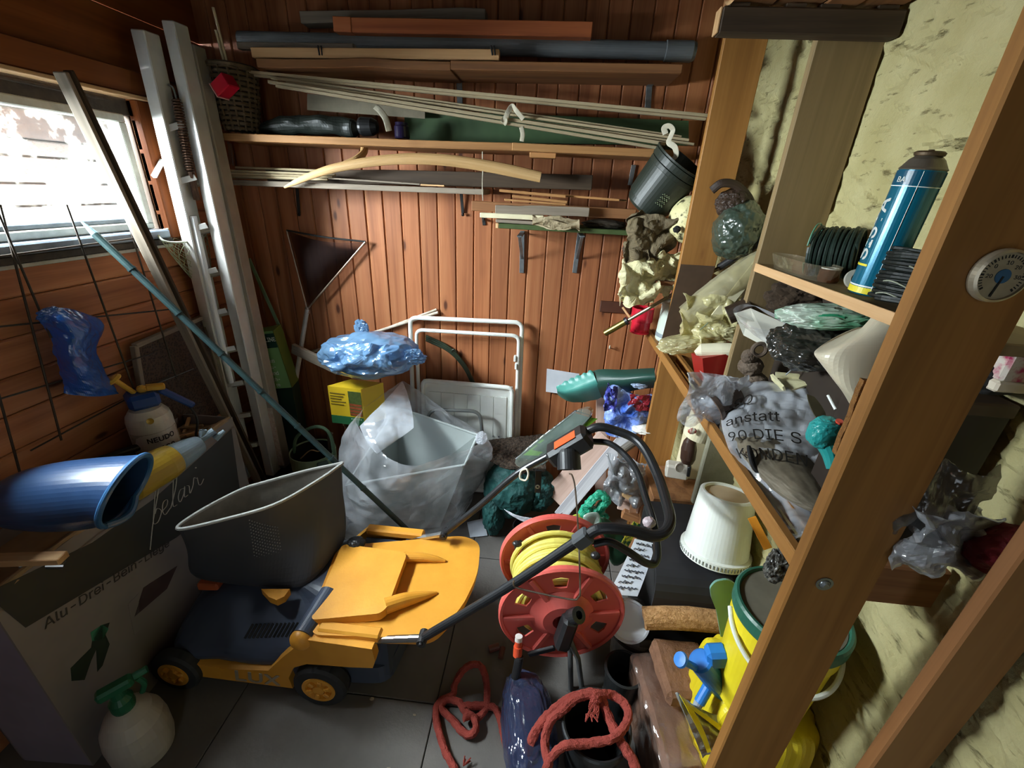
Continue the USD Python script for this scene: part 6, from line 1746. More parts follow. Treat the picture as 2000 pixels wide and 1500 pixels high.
many('red_rope', 'frayed red rope tangled on the floor and looped over the black flowerpot', 'rope', [
    ('strand', rope([(892, 1510, .01), (868, 1462, .012), (852, 1405, .012), (856, 1374, .015), (884, 1356, .02), (889, 1334, .04), (910, 1304, .07), (934, 1298, .075), (947, 1318, .06), (951, 1352, .03), (948, 1385, .012), (930, 1402, .012), (908, 1388, .022), (896, 1372, .026), (872, 1366, .018), (862, 1384, .013), (882, 1404, .012), (900, 1426, .012), (918, 1436, .016), (930, 1420, .022), (922, 1398, .026), (905, 1402, .03)]), ROPE),
    ('strand', rope([(905, 1380, .022), (940, 1378, .016), (966, 1384, .012), (978, 1412, .01), (988, 1455, .01), (1000, 1488, .012), (1024, 1502, .02), (1030, 1472, .10), (1046, 1428, .16), (1076, 1392, .19), (1112, 1366, .215), (1150, 1354, .232), (1172, 1362, .235), (1188, 1400, .222), (1208, 1442, .225), (1234, 1482, .215), (1246, 1515, .20)]), ROPE),
    ('strand', rope([(1062, 1512, .17), (1076, 1480, .19), (1104, 1456, .225), (1150, 1452, .225), (1200, 1440, .236), (1226, 1405, .235), (1220, 1376, .236), (1196, 1358, .236), (1168, 1356, .246), (1130, 1362, .237), (1098, 1388, .217), (1075, 1410, .195), (1064, 1450, .17), (1072, 1495, .18)]), ROPE),
    ('frayed_end', cat(*[tube(spline([P(1160 + 6 * math.sin(k), 1362, z=0.245), P(1160 + 10 * math.sin(k * 1.3), 1382 + 3 * (k % 3), z=0.24), P(1156 + 14 * math.sin(k * 2.1), 1396 + 3.5 * (k % 5), z=0.235)], 8), 0.0022, 5) for k in range(16)], blob(P(1163, 1364, z=0.246), (0.016, 0.014, 0.012), seed=2, amp=0.3, sub=3)), ROPE),
    ('frayed_end', cat(*[tube(spline([P(905, 1496, z=0.012), P(912 + 8 * math.sin(k * 2), 1488 - 2 * k, z=0.012 + 0.002 * k)], 6), 0.002, 5) for k in range(7)]), ROPE)])
LITTER = plain('litter_scrap', 'b3a891', '8f8470', scale=40, rough=0.9)
for k in range(8):
    p_ = V(_rng.uniform(-0.5, -0.1), _rng.uniform(0.55, 0.9), 0.0022)
    one('litter_scrap', blob(p_, (_rng.uniform(0.004, 0.009), _rng.uniform(0.003, 0.006), 0.0025), seed=k, amp=0.3, sub=1), LITTER, 'tiny pale scrap of litter on the grey floor before the mower', 'litter', group='litter scraps on the floor')

# note, bowl lid, white lid
SCRIB = plain('ink_blue_black', '2a2d38', rough=0.6)
nq = [P(1240, 1052, y=1.12), P(1280, 1062, y=1.12), P(1245, 1165, y=0.99), P(1188, 1160, y=0.99)]
nr_ = unit(np.cross(nq[1] - nq[0], nq[3] - nq[0]))
if nr_[2] < 0:
    nr_ = -nr_
sn = [[nq[0] + (nq[1] - nq[0]) * w, (nq[0] + (nq[1] - nq[0]) * w) * 0.5 + (nq[3] + (nq[2] - nq[3]) * w) * 0.5 + nr_ * 0.008, nq[3] + (nq[2] - nq[3]) * w] for w in (0, 0.5, 1)]
nt = Thing('handwritten_note', 'white handwritten note lying over the glass lid right of the hose reel', 'note')
sh = nt.part('sheet', sheet(sn, 16, 24, 0.0008), _mats['white_paper'])
gs = []
for i in range(9):
    w_ = 0.07 + 0.1 * i
    pts = []
    for u in np.linspace(0.12, 0.85 - 0.25 * (i % 3 == 1), 60):
        base_ = (nq[0] * (1 - u) + nq[1] * u) * (1 - w_) + (nq[3] * (1 - u) + nq[2] * u) * w_
        pts.append(base_ + nr_ * (0.0022 + 0.008 * 4 * w_ * (1 - w_)) + unit(nq[3] - nq[0]) * 0.0035 * math.sin(u * 48 + i * 2) * (1 + 0.6 * math.sin(u * 23)))
    gs.append(tube(np.array(pts), 0.0010, 4))
nt.part('handwriting', cat(*gs), SCRIB, sh, kind='stuff')
nt.define()
GLS = usdkit.material(stage, '/World/Looks/clear_dome', {'p': ('principled_bsdf', {'base_color': (0.9, 0.9, 0.9), 'roughness': 0.08, 'transmission_weight': 0.85, 'ior': 1.3})}, [], surface='p.BSDF')
c = V(0.40, 1.05, 0.155)
many('glass_lid', 'clear domed lid with a dark rim lying under the handwritten note', 'lid', [('dome', lathe([(0.098, 0), (0.1, 0.004), (0.092, 0.022), (0.07, 0.042), (0.035, 0.054), (0, 0.057), (0, 0.053), (0.035, 0.05), (0.068, 0.038), (0.09, 0.018), (0.098, 0)], c, n=44), GLS), ('rim', lathe([(0.097, -0.004), (0.104, -0.004), (0.104, 0.005), (0.097, 0.005), (0.097, -0.004)], c, n=44), plain('dark_brown_rim', '3a2b22', rough=0.4))])
one('lid_stand', lathe([(0, 0), (0.075, 0), (0.08, 0.15), (0, 0.15)], V(0.40, 1.05, 0.001), n=30), plain('pale_grey_tin', 'b9b6b2', '9b9894', scale=10, rough=0.5), 'pale grey tin on the floor under the clear domed lid', 'tin')
one('plastic_plate', lathe([(0, 0), (0.062, 0), (0.066, 0.003), (0.066, 0.009), (0.060, 0.010), (0.056, 0.006), (0, 0.006)], P(1228, 1212, y=0.99), (-0.25, -0.75, 0.6), 40, squash=1.0), plain('white_lid_plastic', 'e6e9ec', rough=0.35), 'round white plastic plate leaning right of the front disc of the hose reel', 'plate')

# ------------------------------------------------------------------ the shelf unit along the right wall
SX = 0.456
one('rear_post', block((SX, 1.60, 0), (SX + 0.122, 1.624, ZC), 0.002), POSTWOOD, 'broad upright post of the shelf unit farthest from the camera, near the back wall', 'post')
one('splice_board', box8([P(1292, 664, y=1.597), P(1352, 668, y=1.597), P(1352, 668, y=1.585), P(1292, 664, y=1.585)][::-1], [P(1330, 516, y=1.597), P(1397, 520, y=1.597), P(1397, 520, y=1.585), P(1330, 516, y=1.585)][::-1]), plain('brown_stained_board', '5b4532', '473424', scale=14, rough=0.7), 'short dark brown board nailed over the middle of the rear post', 'board')
MIDW = wood('mid_post_wood', '8a7450', '6f5c3c', '99845c', grain=16, stretch=0.03, rough=0.7, knots=False, vary=0.06)
one('middle_post', block((0.550, 1.235, 0.97), (XR - 0.006, 1.257, 1.84), 0.002), MIDW, 'wide greyish upright board of the shelf unit against the stucco, behind the green wire roll', 'post')
t = Thing('near_post', 'big orange-brown upright post of the shelf unit close to the camera, carrying the thermometer', 'post')
np_ = t.part('post', block((0.433, 0.545, 0), (0.557, 0.570, ZC), 0.003), POSTWOOD)
sc = P(1610, 1140, y=0.5445)
t.part('bolt', cat(lathe([(0, 0.006), (0.004, 0.006), (0.008, 0.003), (0.009, 0.0), (0, 0)], sc, (0, -1, 0), 18), lathe([(0.009, 0), (0.013, 0), (0.013, 0.0015), (0.009, 0.0015), (0.009, 0)], sc, (0, -1, 0), 20)), STEEL, np_)
t.define()
one('corner_post', block((0.606, 0.452, 0), (XR - 0.008, 0.474, ZC), 0.003), wood('corner_post_wood', '8a5c34', '704826', '98693f', grain=16, stretch=0.03, knots=False, vary=0.05), 'brown upright board at the stucco wall nearest to the camera', 'post')
many('top_crosspiece', 'dark brown crosspiece joining the tops of the shelf unit under the upper boards', 'crosspiece', [('bar', block((0.325, 1.195, 1.829), (XR - 0.004, 1.232, 1.876), 0.003), DARKWOOD), ('bare_edge', block((0.3205, 1.197, 1.83), (0.3245, 1.230, 1.875), 0.001), PALEWOOD)])  # thin left end piece coloured paler than the bar
t = Thing('top_shelf', 'rough dark boards lying high up on the crosspiece of the shelf unit', 'shelf')
for a_, b_, z_ in ((0.335, 0.43, 1.884), (0.435, 0.53, 1.8865), (0.532, 0.60, 1.883), (0.602, 0.69, 1.885)):
    t.part('board', block((a_, -0.05, z_), (b_, 1.24, z_ + 0.02), 0.002), BROWNWOOD)
for x_ in (0.36, 0.475, 0.545, 0.66):
    t.part('packing', block((x_ - 0.02, 1.20, 1.876), (x_ + 0.02, 1.23, 1.8835), 0.0005), DARKWOOD)
t.part('split_edge', sheet([[V(0.338, 1.24, 1.90), V(0.330, 1.15, 1.872), V(0.335, 1.0, 1.90)], [V(0.345, 1.24, 1.91), V(0.345, 1.15, 1.89), V(0.345, 1.0, 1.91)]], 8, 16, 0.004, amp=0.003, freq=30), PALEWOOD)
t.define()
t = Thing('middle_shelf', 'long pale front rail and slats of the middle shelf between the shelf posts', 'shelf')
t.part('front_rail', block((SX, 0.572, 0.925), (SX + 0.018, 1.60, 0.958), 0.002), POSTWOOD)
t.part('front_rail', block((SX, 1.626, 0.925), (SX + 0.018, 1.94, 0.956), 0.002), POSTWOOD)
t.part('inner_rail', block((0.512, 0.62, 0.925), (0.528, 1.60, 0.955), 0.002), POSTWOOD)
t.part('slat', block((0.53, 0.625, 0.928), (0.61, 1.94, 0.946), 0.002), BROWNWOOD)
t.part('slat', block((0.613, 0.625, 0.928), (0.69, 1.94, 0.946), 0.002), BROWNWOOD)
t.part('slat', block((0.476, 0.622, 0.908), (0.510, 1.93, 0.924), 0.002), BROWNWOOD)
t.define()
one('end_rail', block((0.559, 0.572, 0.886), (XR - 0.012, 0.590, 0.968), 0.003), BROWNWOOD, 'dark brown end rail between the near post and the corner board under the plastic bag', 'rail')
many('upper_right_shelf', 'short grey-brown shelf board carrying the blue spray can', 'shelf', [('board', block((0.550, 0.575, 1.333), (XR - 0.006, 1.233, 1.350), 0.002), MIDW), ('front_lip', block((0.546, 0.607, 1.330), (0.5498, 1.233, 1.351), 0.001), PALEWOOD)])
one('back_ledge', block((0.40, 1.66, 1.20), (0.69, 1.945, 1.215), 0.002), BROWNWOOD, 'narrow brown ledge in the right back corner under the black pot and the ball', 'ledge')

# thermometer
c = P(1944, 537, y=0.5445)
th = Thing('thermometer', 'round dial thermometer with a blue centre, screwed to the near post', 'thermometer')
r_ = 0.0285
th.part('case', lathe([(0, 0), (r_ * 1.02, 0), (r_ * 1.05, 0.004), (r_ * 1.02, 0.010), (r_ * 0.92, 0.0115), (r_ * 0.90, 0.008), (0, 0.008)], c, (0, -1, 0), 48), plain('dull_chrome', 'b7ab94', rough=0.3, metal=0.7))
th.part('dial', lathe([(0, 0.0082), (r_ * 0.9, 0.0082), (r_ * 0.9, 0.0088), (0, 0.0088)], c, (0, -1, 0), 48), plain('dial_cream', 'a99f88', '8f8570', scale=60, rough=0.5))
th.part('blue_centre', lathe([(0, 0.0088), (r_ * 0.28, 0.0088), (r_ * 0.28, 0.0095), (0, 0.0095)], c, (0, -1, 0), 24), plain('dial_blue', '1c5a86', rough=0.5))
th.part('needle', beam(c + V(0, -0.0098, 0), c + V(-0.004, -0.0098, -0.023), 0.0022, 0.0006, up=(1, 0, 0), bev=0.0001), BLACKM)
th.part('scale_mark', cat(*[beam(c + V(math.sin(a_) * r_ * 0.70, -0.0090, math.cos(a_) * r_ * 0.70), c + V(math.sin(a_) * r_ * 0.82, -0.0090, math.cos(a_) * r_ * 0.82), 0.0010 + 0.001 * (k % 5 == 0), 0.0005, up=(math.cos(a_), 0, -math.sin(a_)), bev=0.0001) for k, a_ in enumerate(np.linspace(-2.3, 2.3, 31))]), BLACKM, kind='stuff')
for k, (s, a_) in enumerate((('20', -1.6), ('0', -0.8), ('10', 0.0), ('20', 0.8), ('30', 1.6))):
    th.part('numeral', text(s, 0.0042, c + V(math.sin(a_) * r_ * 0.52 - 0.003, -0.0089, math.cos(a_) * r_ * 0.52 - 0.002), (1, 0, 0), (0, 0, 1), depth=0.0003), BLACKM)
th.define()

# on the upper right shelf
CANB = plain('can_teal', '0f6f8c', '0c5f79', scale=5, rough=0.22, metal=0.3, coat=0.4)
ca = V(0.604, 0.872, 1.351)
cz = unit(V(0.006, -0.010, 0.235))
fc = Thing('spray_can', 'tall teal-blue foam spray can with a yellow foot band on the upper right shelf', 'spray can')
R_ = 0.0328
bdy = fc.part('can', lathe([(0, 0.002), (R_ - 0.003, 0), (R_, 0.003), (R_, 0.205), (R_ - 0.001, 0.208), (R_ - 0.001, 0.21)], ca, cz, 48), CANB)
fc.part('shoulder', lathe([(R_ - 0.001, 0.209), (R_ + 0.0004, 0.211), (R_ - 0.002, 0.214), (0.024, 0.225), (0.018, 0.230)], ca, cz, 48), plain('dull_tin', '8b8375', '6f685c', scale=30, rough=0.4, metal=0.7), bdy)
fc.part('valve_cup', lathe([(0.016, 0.229), (0.0205, 0.231), (0.0215, 0.235), (0.0185, 0.2375), (0.015, 0.235), (0.006, 0.233), (0.004, 0.240), (0, 0.240)], ca, cz, 40), plain('rusty_tin', '6b5a44', '4c3d2c', scale=40, rough=0.5, metal=0.6), bdy)
YB_ = plain('band_yellow', 'e3d23a', rough=0.35)
WH_ = plain('band_white', 'dfe5e2', rough=0.35)
DK_ = plain('band_deep_teal', '0a4a63', rough=0.3)


def hoop(z0, z1, m, nm='band', dr=0.0004):
    fc.part(nm, lathe([(R_ - 0.0005, z0), (R_ + dr, z0), (R_ + dr, z1), (R_ - 0.0005, z1)], ca, cz, 48), m, bdy)


hoop(0.003, 0.014, YB_)
hoop(0.015, 0.0175, WH_)
hoop(0.186, 0.2075, DK_)
hoop(0.1835, 0.1850, WH_)
# front direction of the print: towards the left of the camera's view
vx = unit(np.cross((EYE - ca) * [1, 1, 0], (0, 0, 1)))
nfront = unit((EYE - ca) * [1, 1, 0])
pa = math.radians(72)
NX = unit(nfront * math.cos(pa) - (-vx) * 0 - vx * -math.sin(pa) * -1)
NX = unit(nfront * math.cos(pa) + unit(np.cross((0, 0, 1), nfront)) * -math.sin(pa))
PX = unit(np.cross(cz, NX))
GRYL = plain('grey_letter', 'c9cdc8', rough=0.4)
g = text('SISTA', 0.026, (0, 0, 0), (0, 1, 0), (-1, 0, 0), bold=True, squeeze=1.0)
g.v[:, 0] += 0.013
L_ = g.v[:, 1].max() - g.v[:, 1].min()
g.v[:, 1] = 0.060 + (g.v[:, 1] - g.v[:, 1].min()) * 0.105 / L_
fc.part('lettering', on_surface(g, ca, PX, cz, R_ + 0.0002), GRYL, bdy)
g = text('FOAM BA', 0.008, (0, 0, 0), (1, 0, 0), (0, 1, 0), bold=True)
g.v[:, 0] -= 0.014
fc.part('lettering', on_surface(g + 0 if False else G(g.v + V(0, 0.190, 0), g.f), ca, PX, cz, R_ + 0.0006), GRYL, bdy) if False else None
g = text('BA', 0.008, (0, 0, 0), (1, 0, 0), (0, 1, 0), bold=True)
fc.part('lettering', on_surface(G(g.v + V(0.010, 0.190, 0), g.f), ca, PX, cz, R_ + 0.0006), GRYL, bdy)
st = cat(*[prism([(-0.016, 0.050), (0.022, 0.050), (0.022, 0.054), (-0.016, 0.054)], 0.0006, (0, 0, 0), (1, 0, 0), (0, 1, 0))])
fc.part('band', on_surface(G(*(lambda m: (m.vertices, m.faces))(trimesh.Trimesh(st.v, st.f).subdivide_to_size(0.006))), ca, PX, cz, R_ + 0.0002), YB_, bdy)
fc.part('seam', beam(ca + cz * 0.004 + unit(nfront * 0.96 - PX * 0.0 + PX * 0.28) * (R_ + 0.0003), ca + cz * 0.207 + unit(nfront * 0.96 + PX * 0.28) * (R_ + 0.0003), 0.0012, 0.0008, up=PX, bev=0.0002), WH_, bdy)
fc.define()
COILM = plain('dark_green_wire', '1f3027', '14211b', scale=60, rough=0.5)
COILB = plain('black_green_wire', '121a15', '0b100d', scale=60, rough=0.55)


def wire_roll(c, ax, R, w, rw, n, seed, layers=2):
    X_ = unit(np.cross(ax, (0.1, 0.2, 1)))
    Y_ = np.cross(unit(ax), X_)
    rg = np.random.default_rng(seed)
    p_ = []
    tot = n * layers
    for i in range(tot * 26):
        t_ = i / 26
        ly = int(t_ // n)
        u = (t_ % n) / n
        u = u if ly % 2 == 0 else 1 - u
        rr = R - rw * 1.8 * ly + rw * 0.5 * math.sin(t_ * 2.3)
        p_.append(np.asarray(c) + unit(ax) * (w * (u - 0.5) + rw * 0.6 * math.sin(t_ * 5.1)) + rr * (X_ * math.cos(2 * math.pi * t_) + Y_ * math.sin(2 * math.pi * t_)))
    return tube(np.array(p_), rw, 6)


many('wire_roll', 'roll of dark green binding wire lying left of the teal spray can', 'wire roll', [('winding', wire_roll(V(0.632, 1.055, 1.405), (0.75, -0.65, 0.05), 0.050, 0.085, 0.0042, 11, 1), COILM),
    ('loose_loop', tube(spline([V(0.632, 1.055, 1.405) + V(-0.034, 0.03, 0) + 0.056 * (math.cos(a_) * unit(np.cross((0.75, -0.65, 0.05), (0.1, 0.2, 1))) + math.sin(a_) * V(0, 0, 1)) for a_ in np.linspace(0, 5.6, 12)], 60), 0.002, 6), plain('green_wire_shine', '4f8a72', rough=0.35)),
    ('core', lathe([(0.036, -0.04), (0.040, -0.04), (0.040, 0.04), (0.036, 0.04), (0.036, -0.04)], V(0.632, 1.055, 1.405), (0.75, -0.65, 0.05), 28), COILB)])
many('wire_coil', 'thick coil of black-green wire standing right of the teal spray can', 'wire coil', [('winding', wire_roll(V(0.612, 0.782, 1.396), (0.1, 0.05, 1), 0.052, 0.082, 0.0036, 13, 2), COILB),
    ('core', lathe([(0, -0.042), (0.045, -0.042), (0.045, 0.042), (0, 0.042)], V(0.612, 0.782, 1.396), (0.1, 0.05, 1), 28), COILB)] +
    [('loose_end', tube(spline([V(0.612, 0.782, 1.396) + V(-0.058 * math.cos(a_), -0.058 * math.sin(a_), z_ + 0.004 * math.sin(5 * a_)) for a_ in np.linspace(a0, a1, 10)], 36), 0.0012, 5), plain('pale_twine', '9aa08c', rough=0.5) if k == 0 else _mats['pale_twine']) for k, (z_, a0, a1) in enumerate(((0.022, 0.6, 1.4), (-0.008, 0.1, 1.5), (-0.028, 0.0, 1.4)))])
AMB = usdkit.material(stage, '/World/Looks/brown_glass', {'p': ('principled_bsdf', {'base_color': srgb('8a4f30'), 'roughness': 0.08, 'transmission_weight': 0.7, 'ior': 1.4})}, [], surface='p.BSDF')
many('brown_glass_jar', 'small reddish brown glass jar on the upper right shelf before the wire roll', 'jar', [('glass', lathe([(0, 0), (0.018, 0), (0.020, 0.004), (0.020, 0.024), (0.017, 0.028), (0.0155, 0.028), (0.018, 0.023), (0.018, 0.005), (0, 0.004)], V(0.592, 0.985, 1.351), n=28), AMB), ('rim', lathe([(0.0155, 0.026), (0.018, 0.026), (0.018, 0.029), (0.0155, 0.029), (0.0155, 0.026)], V(0.592, 0.985, 1.351), n=28), WH_)])
one('grey_ring', lathe([(0.010, 0), (0.019, 0), (0.019, 0.012), (0.010, 0.012), (0.010, 0)], V(0.610, 0.930, 1.368), (-0.3, -0.9, 0.2), 28), plain('pale_grey_plastic', 'a9a79c', rough=0.4), 'pale grey plastic ring leaning at the foot of the teal spray can', 'ring')
CLD = film('clear_tray_film', (0.9, 0.88, 0.82), 'a59c86', lo=0.1, hi=0.4, scale=12, rough=0.1)
one('clear_tray', loft([[V(0.56, 1.0, 1.351), V(0.60, 0.98, 1.351), V(0.60, 1.14, 1.351), V(0.56, 1.16, 1.351)], [V(0.553, 0.99, 1.385), V(0.603, 0.965, 1.385), V(0.603, 1.15, 1.385), V(0.553, 1.175, 1.385)]], 40, 6), CLD, 'clear plastic tray at the front of the upper right shelf', 'tray')

# ------------------------------------------------------------------ corner pile on the ledge behind the rear post
POTM = plain('flowerpot_dark', '20261f', '2c332a', scale=8, rough=0.45)
a, b = P(1258, 405, y=1.80), P(1333, 312, y=1.735)
ax_ = unit(b - a)
L_ = np.linalg.norm(b - a)
bp_ = Thing('black_plant_pot', 'large black-green plant pot tilted over on top of the right corner pile', 'plant pot')
bd = bp_.part('pot', lathe([(0, 0), (0.072, 0), (0.080, 0.01), (0.094, L_ * 0.74), (0.099, L_ * 0.75), (0.099, L_ * 0.82), (0.096, L_ * 0.83), (0.101, L_ * 0.84), (0.102, L_ * 0.95), (0.099, L_ * 0.96), (0.104, L_ * 0.97), (0.104, L_), (0.098, L_), (0.088, 0.03), (0, 0.02)], a, ax_, 48), POTM)
bp_.part('soil_rest', lathe([(0, L_ * 0.5), (0.08, L_ * 0.5), (0.08, L_ * 0.53), (0, L_ * 0.55)], a, ax_, 30), plain('brown_soil', '6b5540', '4b3a2a', scale=60, rough=0.95), bd)
rr_ = 0.0925
YX = unit(np.cross(ax_, unit(EYE - a)))
gs = []
for k in range(7):
    for j in range(4):
        an = 0.5 + k * 0.05
        nn_ = unit(EYE - a - ax_ * (ax_ @ (EYE - a)))
        tt_ = np.cross(ax_, nn_)
        p_ = a + ax_ * (L_ * (0.30 + 0.06 * j + 0.02 * (k % 2))) + (0.088 + 0.012 * (0.3 + 0.06 * j)) * (nn_ * math.cos(an - 0.25) + tt_ * math.sin(an - 0.25))
        gs.append(blob(p_, (0.0022, 0.0012, 0.0022), sub=0))
bp_.part('embossed_mark', cat(*gs), plain('pot_print', '7d8a6a', rough=0.5), bd, kind='stuff')
bp_.define()
one('canvas_strap', tube(spline([P(1300, 262, y=1.70), P(1297, 250, y=1.70), P(1307, 246, y=1.69), P(1314, 254, y=1.69), P(1310, 266, y=1.69), P(1306, 278, y=1.685), P(1318, 288, y=1.675), P(1320, 305, y=1.67), P(1310, 312, y=1.67)], 50), 0.009, 8, flat=0.15, up=(0.9, -0.3, 0.1)), TAPE, 'curled beige canvas strap hanging over the mouth of the black plant pot', 'strap')
BALLM = plain('speckled_cream', 'd8cf9a', '3f3a22', scale=38, rough=0.6, width=0.06, at=0.60)
bb = blob(P(1349, 430, y=1.70), (0.078, 0.078, 0.082), seed=2, amp=0.03, sub=5)
many('speckled_ball', 'cream ball with dark mould specks and a hole, half hidden behind the rear post', 'ball', [('shell', bb, BALLM), ('hole', blob(P(1322, 448, y=1.63), (0.013, 0.006, 0.011), seed=4, amp=0.3, sub=3), BLACKM)])
CLOTHM = plain('khaki_cloth', '7d6f52', '4c4130', scale=14, rough=0.9, bump=0.4, bscale=40)
many('khaki_cloth', 'crumpled brown-khaki cloth hanging left of the speckled ball', 'cloth', [('bundle', crumple(P(1268, 465, y=1.72), (0.17, 0.17), 15, fold=0.36, k=6), CLOTHM), ('hem', crumple(P(1246, 470, y=1.70), (0.09, 0.15), 17, fold=0.3, k=5), CLOTHM), ('dark_flap', blob(P(1232, 488, y=1.74), (0.03, 0.02, 0.025), seed=18, amp=0.2, ridge=0.2, sub=4), DARKWOOD)])
CREAM = plain('cream_rag', 'e3dcb2', 'cfc795', scale=10, rough=0.85, bump=0.3, bscale=50, sub=0.1)
many('cream_rag', 'crumpled cream-white rag hanging off the shelf beside the rear post', 'rag', [('rag', crumple(P(1245, 548, y=1.70), (0.15, 0.17), 31, fold=0.42, k=7), CREAM), ('rag', crumple(P(1300, 528, y=1.72), (0.17, 0.15), 33, fold=0.42, k=7), CREAM), ('rag', crumple(P(1262, 540, y=1.74), (0.17, 0.15), 36, fold=0.35, k=6), CREAM)])
c = P(1236, 622, y=1.80)
many('red_cup', 'bright red plastic cup under the cream rag at the back wall', 'cup', [('cup', lathe([(0, 0), (0.036, 0), (0.040, 0.02), (0.040, 0.05), (0.046, 0.052), (0.046, 0.11), (0.042, 0.11), (0.038, 0.02), (0, 0.015)], V(0.415, 1.86, 0.956), n=32), plain('cup_red', 'd11f36', 'b8172c', scale=8, rough=0.3)), ('base_ring', lathe([(0.036, -0.0), (0.041, 0), (0.041, 0.006), (0.036, 0.006), (0.036, 0)], V(0.415, 1.86, 0.956), n=32), _mats['cup_red'])])
many('white_tub', 'white plastic tub with a grey band, half hidden behind the rear post', 'tub', [('tub', lathe([(0, 0), (0.066, 0), (0.070, 0.006), (0.066, 0.15), (0.060, 0.155), (0, 0.156)], V(0.535, 1.775, 0.956), n=40), plain('pale_mint_plastic', 'd3e0d2', 'c3d1c4', scale=6, rough=0.4)), ('band', lathe([(0.0698, 0.018), (0.0706, 0.018), (0.0703, 0.034), (0.0695, 0.034)], V(0.535, 1.775, 0.956), n=40), plain('grey_band', '8d989c', rough=0.5)), ('lid_rim', lathe([(0.066, 0.148), (0.071, 0.150), (0.071, 0.158), (0.066, 0.16), (0.066, 0.148)], V(0.535, 1.775, 0.956), n=40), _mats['pale_mint_plastic'])])
one('dark_planter', cat(blob(P(1440, 450, y=1.55), (0.075, 0.08, 0.09), seed=5, amp=0.12, ridge=0.06, sub=5)), film('dark_green_film', (0.3, 0.4, 0.35), '4a5a4c', lo=0.8, hi=0.95, scale=10, rough=0.3), 'dark green plastic-wrapped bundle between the rear and the middle post', 'bundle')
one('brown_bag_handle', cat(tube(spline([P(1390, 372, y=1.56), P(1410, 358, y=1.55), P(1438, 362, y=1.55), P(1462, 385, y=1.55), P(1472, 412, y=1.56)], 24), 0.013, 10, flat=0.5), blob(P(1430, 398, y=1.57), (0.05, 0.05, 0.045), seed=9, amp=0.15, ridge=0.1, sub=4)), plain('dark_brown_leather', '3b2a1e', '2a1d14', scale=12, rough=0.6), 'dark brown bag with a loop handle on top of the dark green bundle', 'bag')
r0, r1, r2, r3 = P(1182, 651, y=1.80), P(1224, 627, y=1.775), P(1312, 583, y=1.72), P(1505, 460, y=1.47)
many('tent_pole', 'long dark pole with a brass-coloured left end lying across behind the rear post', 'pole', [('brass_end', rod(r0, r1, 0.0135, 14), plain('dull_brass', '8f7f3f', '6f6230', scale=20, rough=0.35, metal=0.8)), ('collar', rod(r1 - unit(r1 - r0) * 0.006, r1 + unit(r1 - r0) * 0.006, 0.017, 14), BLACKP), ('rod', rod(r1, P(1410, 520, y=1.60), 0.0072, 12), plain('dull_steel_rod', '9b927a', rough=0.3, metal=0.8)),
    ('black_sleeve', rod(P(1405, 522, y=1.61), r3, 0.0125, 14), BLACKP), ('black_cap', rod(r3 - unit(r3 - r2) * 0.01, r3 + unit(r3 - r2) * 0.012, 0.0155, 14), BLACKP)])
one('thin_lath', beam(P(1216, 600, y=1.90), P(1236, 628, y=1.88), 0.010, 0.006), PALEWOOD, 'thin pale lath end sticking up beside the red cup', 'lath')
one('dark_wall_plate', beam(P(1172, 598, y=1.942), P(1232, 602, y=1.942), 0.05, 0.012), plain('dark_brown_paint', '5a3423', '482818', scale=20, rough=0.6), 'small dark brown board screwed to the back wall left of the red cup', 'board')
many('chrome_hook', 'bright chrome hook on the back wall left of the black plant pot', 'hook', [('plate', beam(P(1237, 320, y=1.94), P(1230, 350, y=1.94), 0.016, 0.006, up=(1, 0, 0)), BRIGHT), ('peg', rod(P(1233, 335, y=1.94), P(1233, 335, y=1.91), 0.004, 8), BRIGHT)]) if False else None

# ------------------------------------------------------------------ middle shelf, from the back to the front
MILKF = film('milky_film', (0.95, 0.93, 0.82), 'd9d3b4', lo=0.2, hi=0.5, scale=6, rough=0.25, bump=0.6, bscale=12)
mrows = [[P(1328, 604, y=1.46), P(1342, 628, y=1.43), P(1352, 652, y=1.45)], [P(1395, 548, y=1.46), P(1412, 574, y=1.42), P(1424, 598, y=1.44)], [P(1456, 507, y=1.45), P(1470, 532, y=1.415), P(1482, 556, y=1.43)], [P(1511, 480, y=1.44), P(1513, 500, y=1.41), P(1514, 524, y=1.43)]]
many('milky_sleeve', 'tall milky plastic sleeve standing slanted on the middle shelf between two posts', 'plastic sleeve', [('front', sheet(mrows, 50, 30, 0.0008, amp=0.004, freq=14, ridge=0.006), MILKF), ('back', sheet([[q2 + V(0.004, 0.03, 0) for q2 in r2] for r2 in mrows], 30, 20, 0.0008, amp=0.004, freq=14, ridge=0.006, seed=4), MILKF)])
one('sleeve_card', beam(P(1382, 640, y=1.41), P(1490, 505, y=1.43), 0.035, 0.006, up=(1, 0, 0.3)), plain('cream_card', 'd6cfae', 'c5bd98', scale=8, rough=0.7), 'cream card strip inside the tall milky plastic sleeve', 'card')
CREAMF = film('cream_film', (0.97, 0.95, 0.78), 'e6dfb0', lo=0.5, hi=0.9, scale=8, rough=0.25, bump=0.9, bscale=18)
many('cream_bag', 'crumpled cream plastic bag spilling over the back end of the middle shelf', 'plastic bag', [('bag', cat(crumple(P(1378, 625, y=1.47), (0.18, 0.17), 41, fold=0.3), crumple(P(1400, 640, y=1.42), (0.15, 0.10), 42, fold=0.3)), CREAMF), ('spill', blob(P(1330, 672, y=1.44), (0.075, 0.05, 0.030), seed=43, amp=0.2, ridge=0.12, sub=5, X=(0.97, 0, 0.2)), CREAMF), ('filling', blob(P(1378, 622, y=1.49), (0.055, 0.04, 0.05), seed=44, amp=0.3, ridge=0.3, sub=4), CREAM), ('side', blob(P(1425, 648, y=1.40), (0.055, 0.04, 0.03), seed=45, amp=0.2, ridge=0.25, sub=5), CREAMF)])
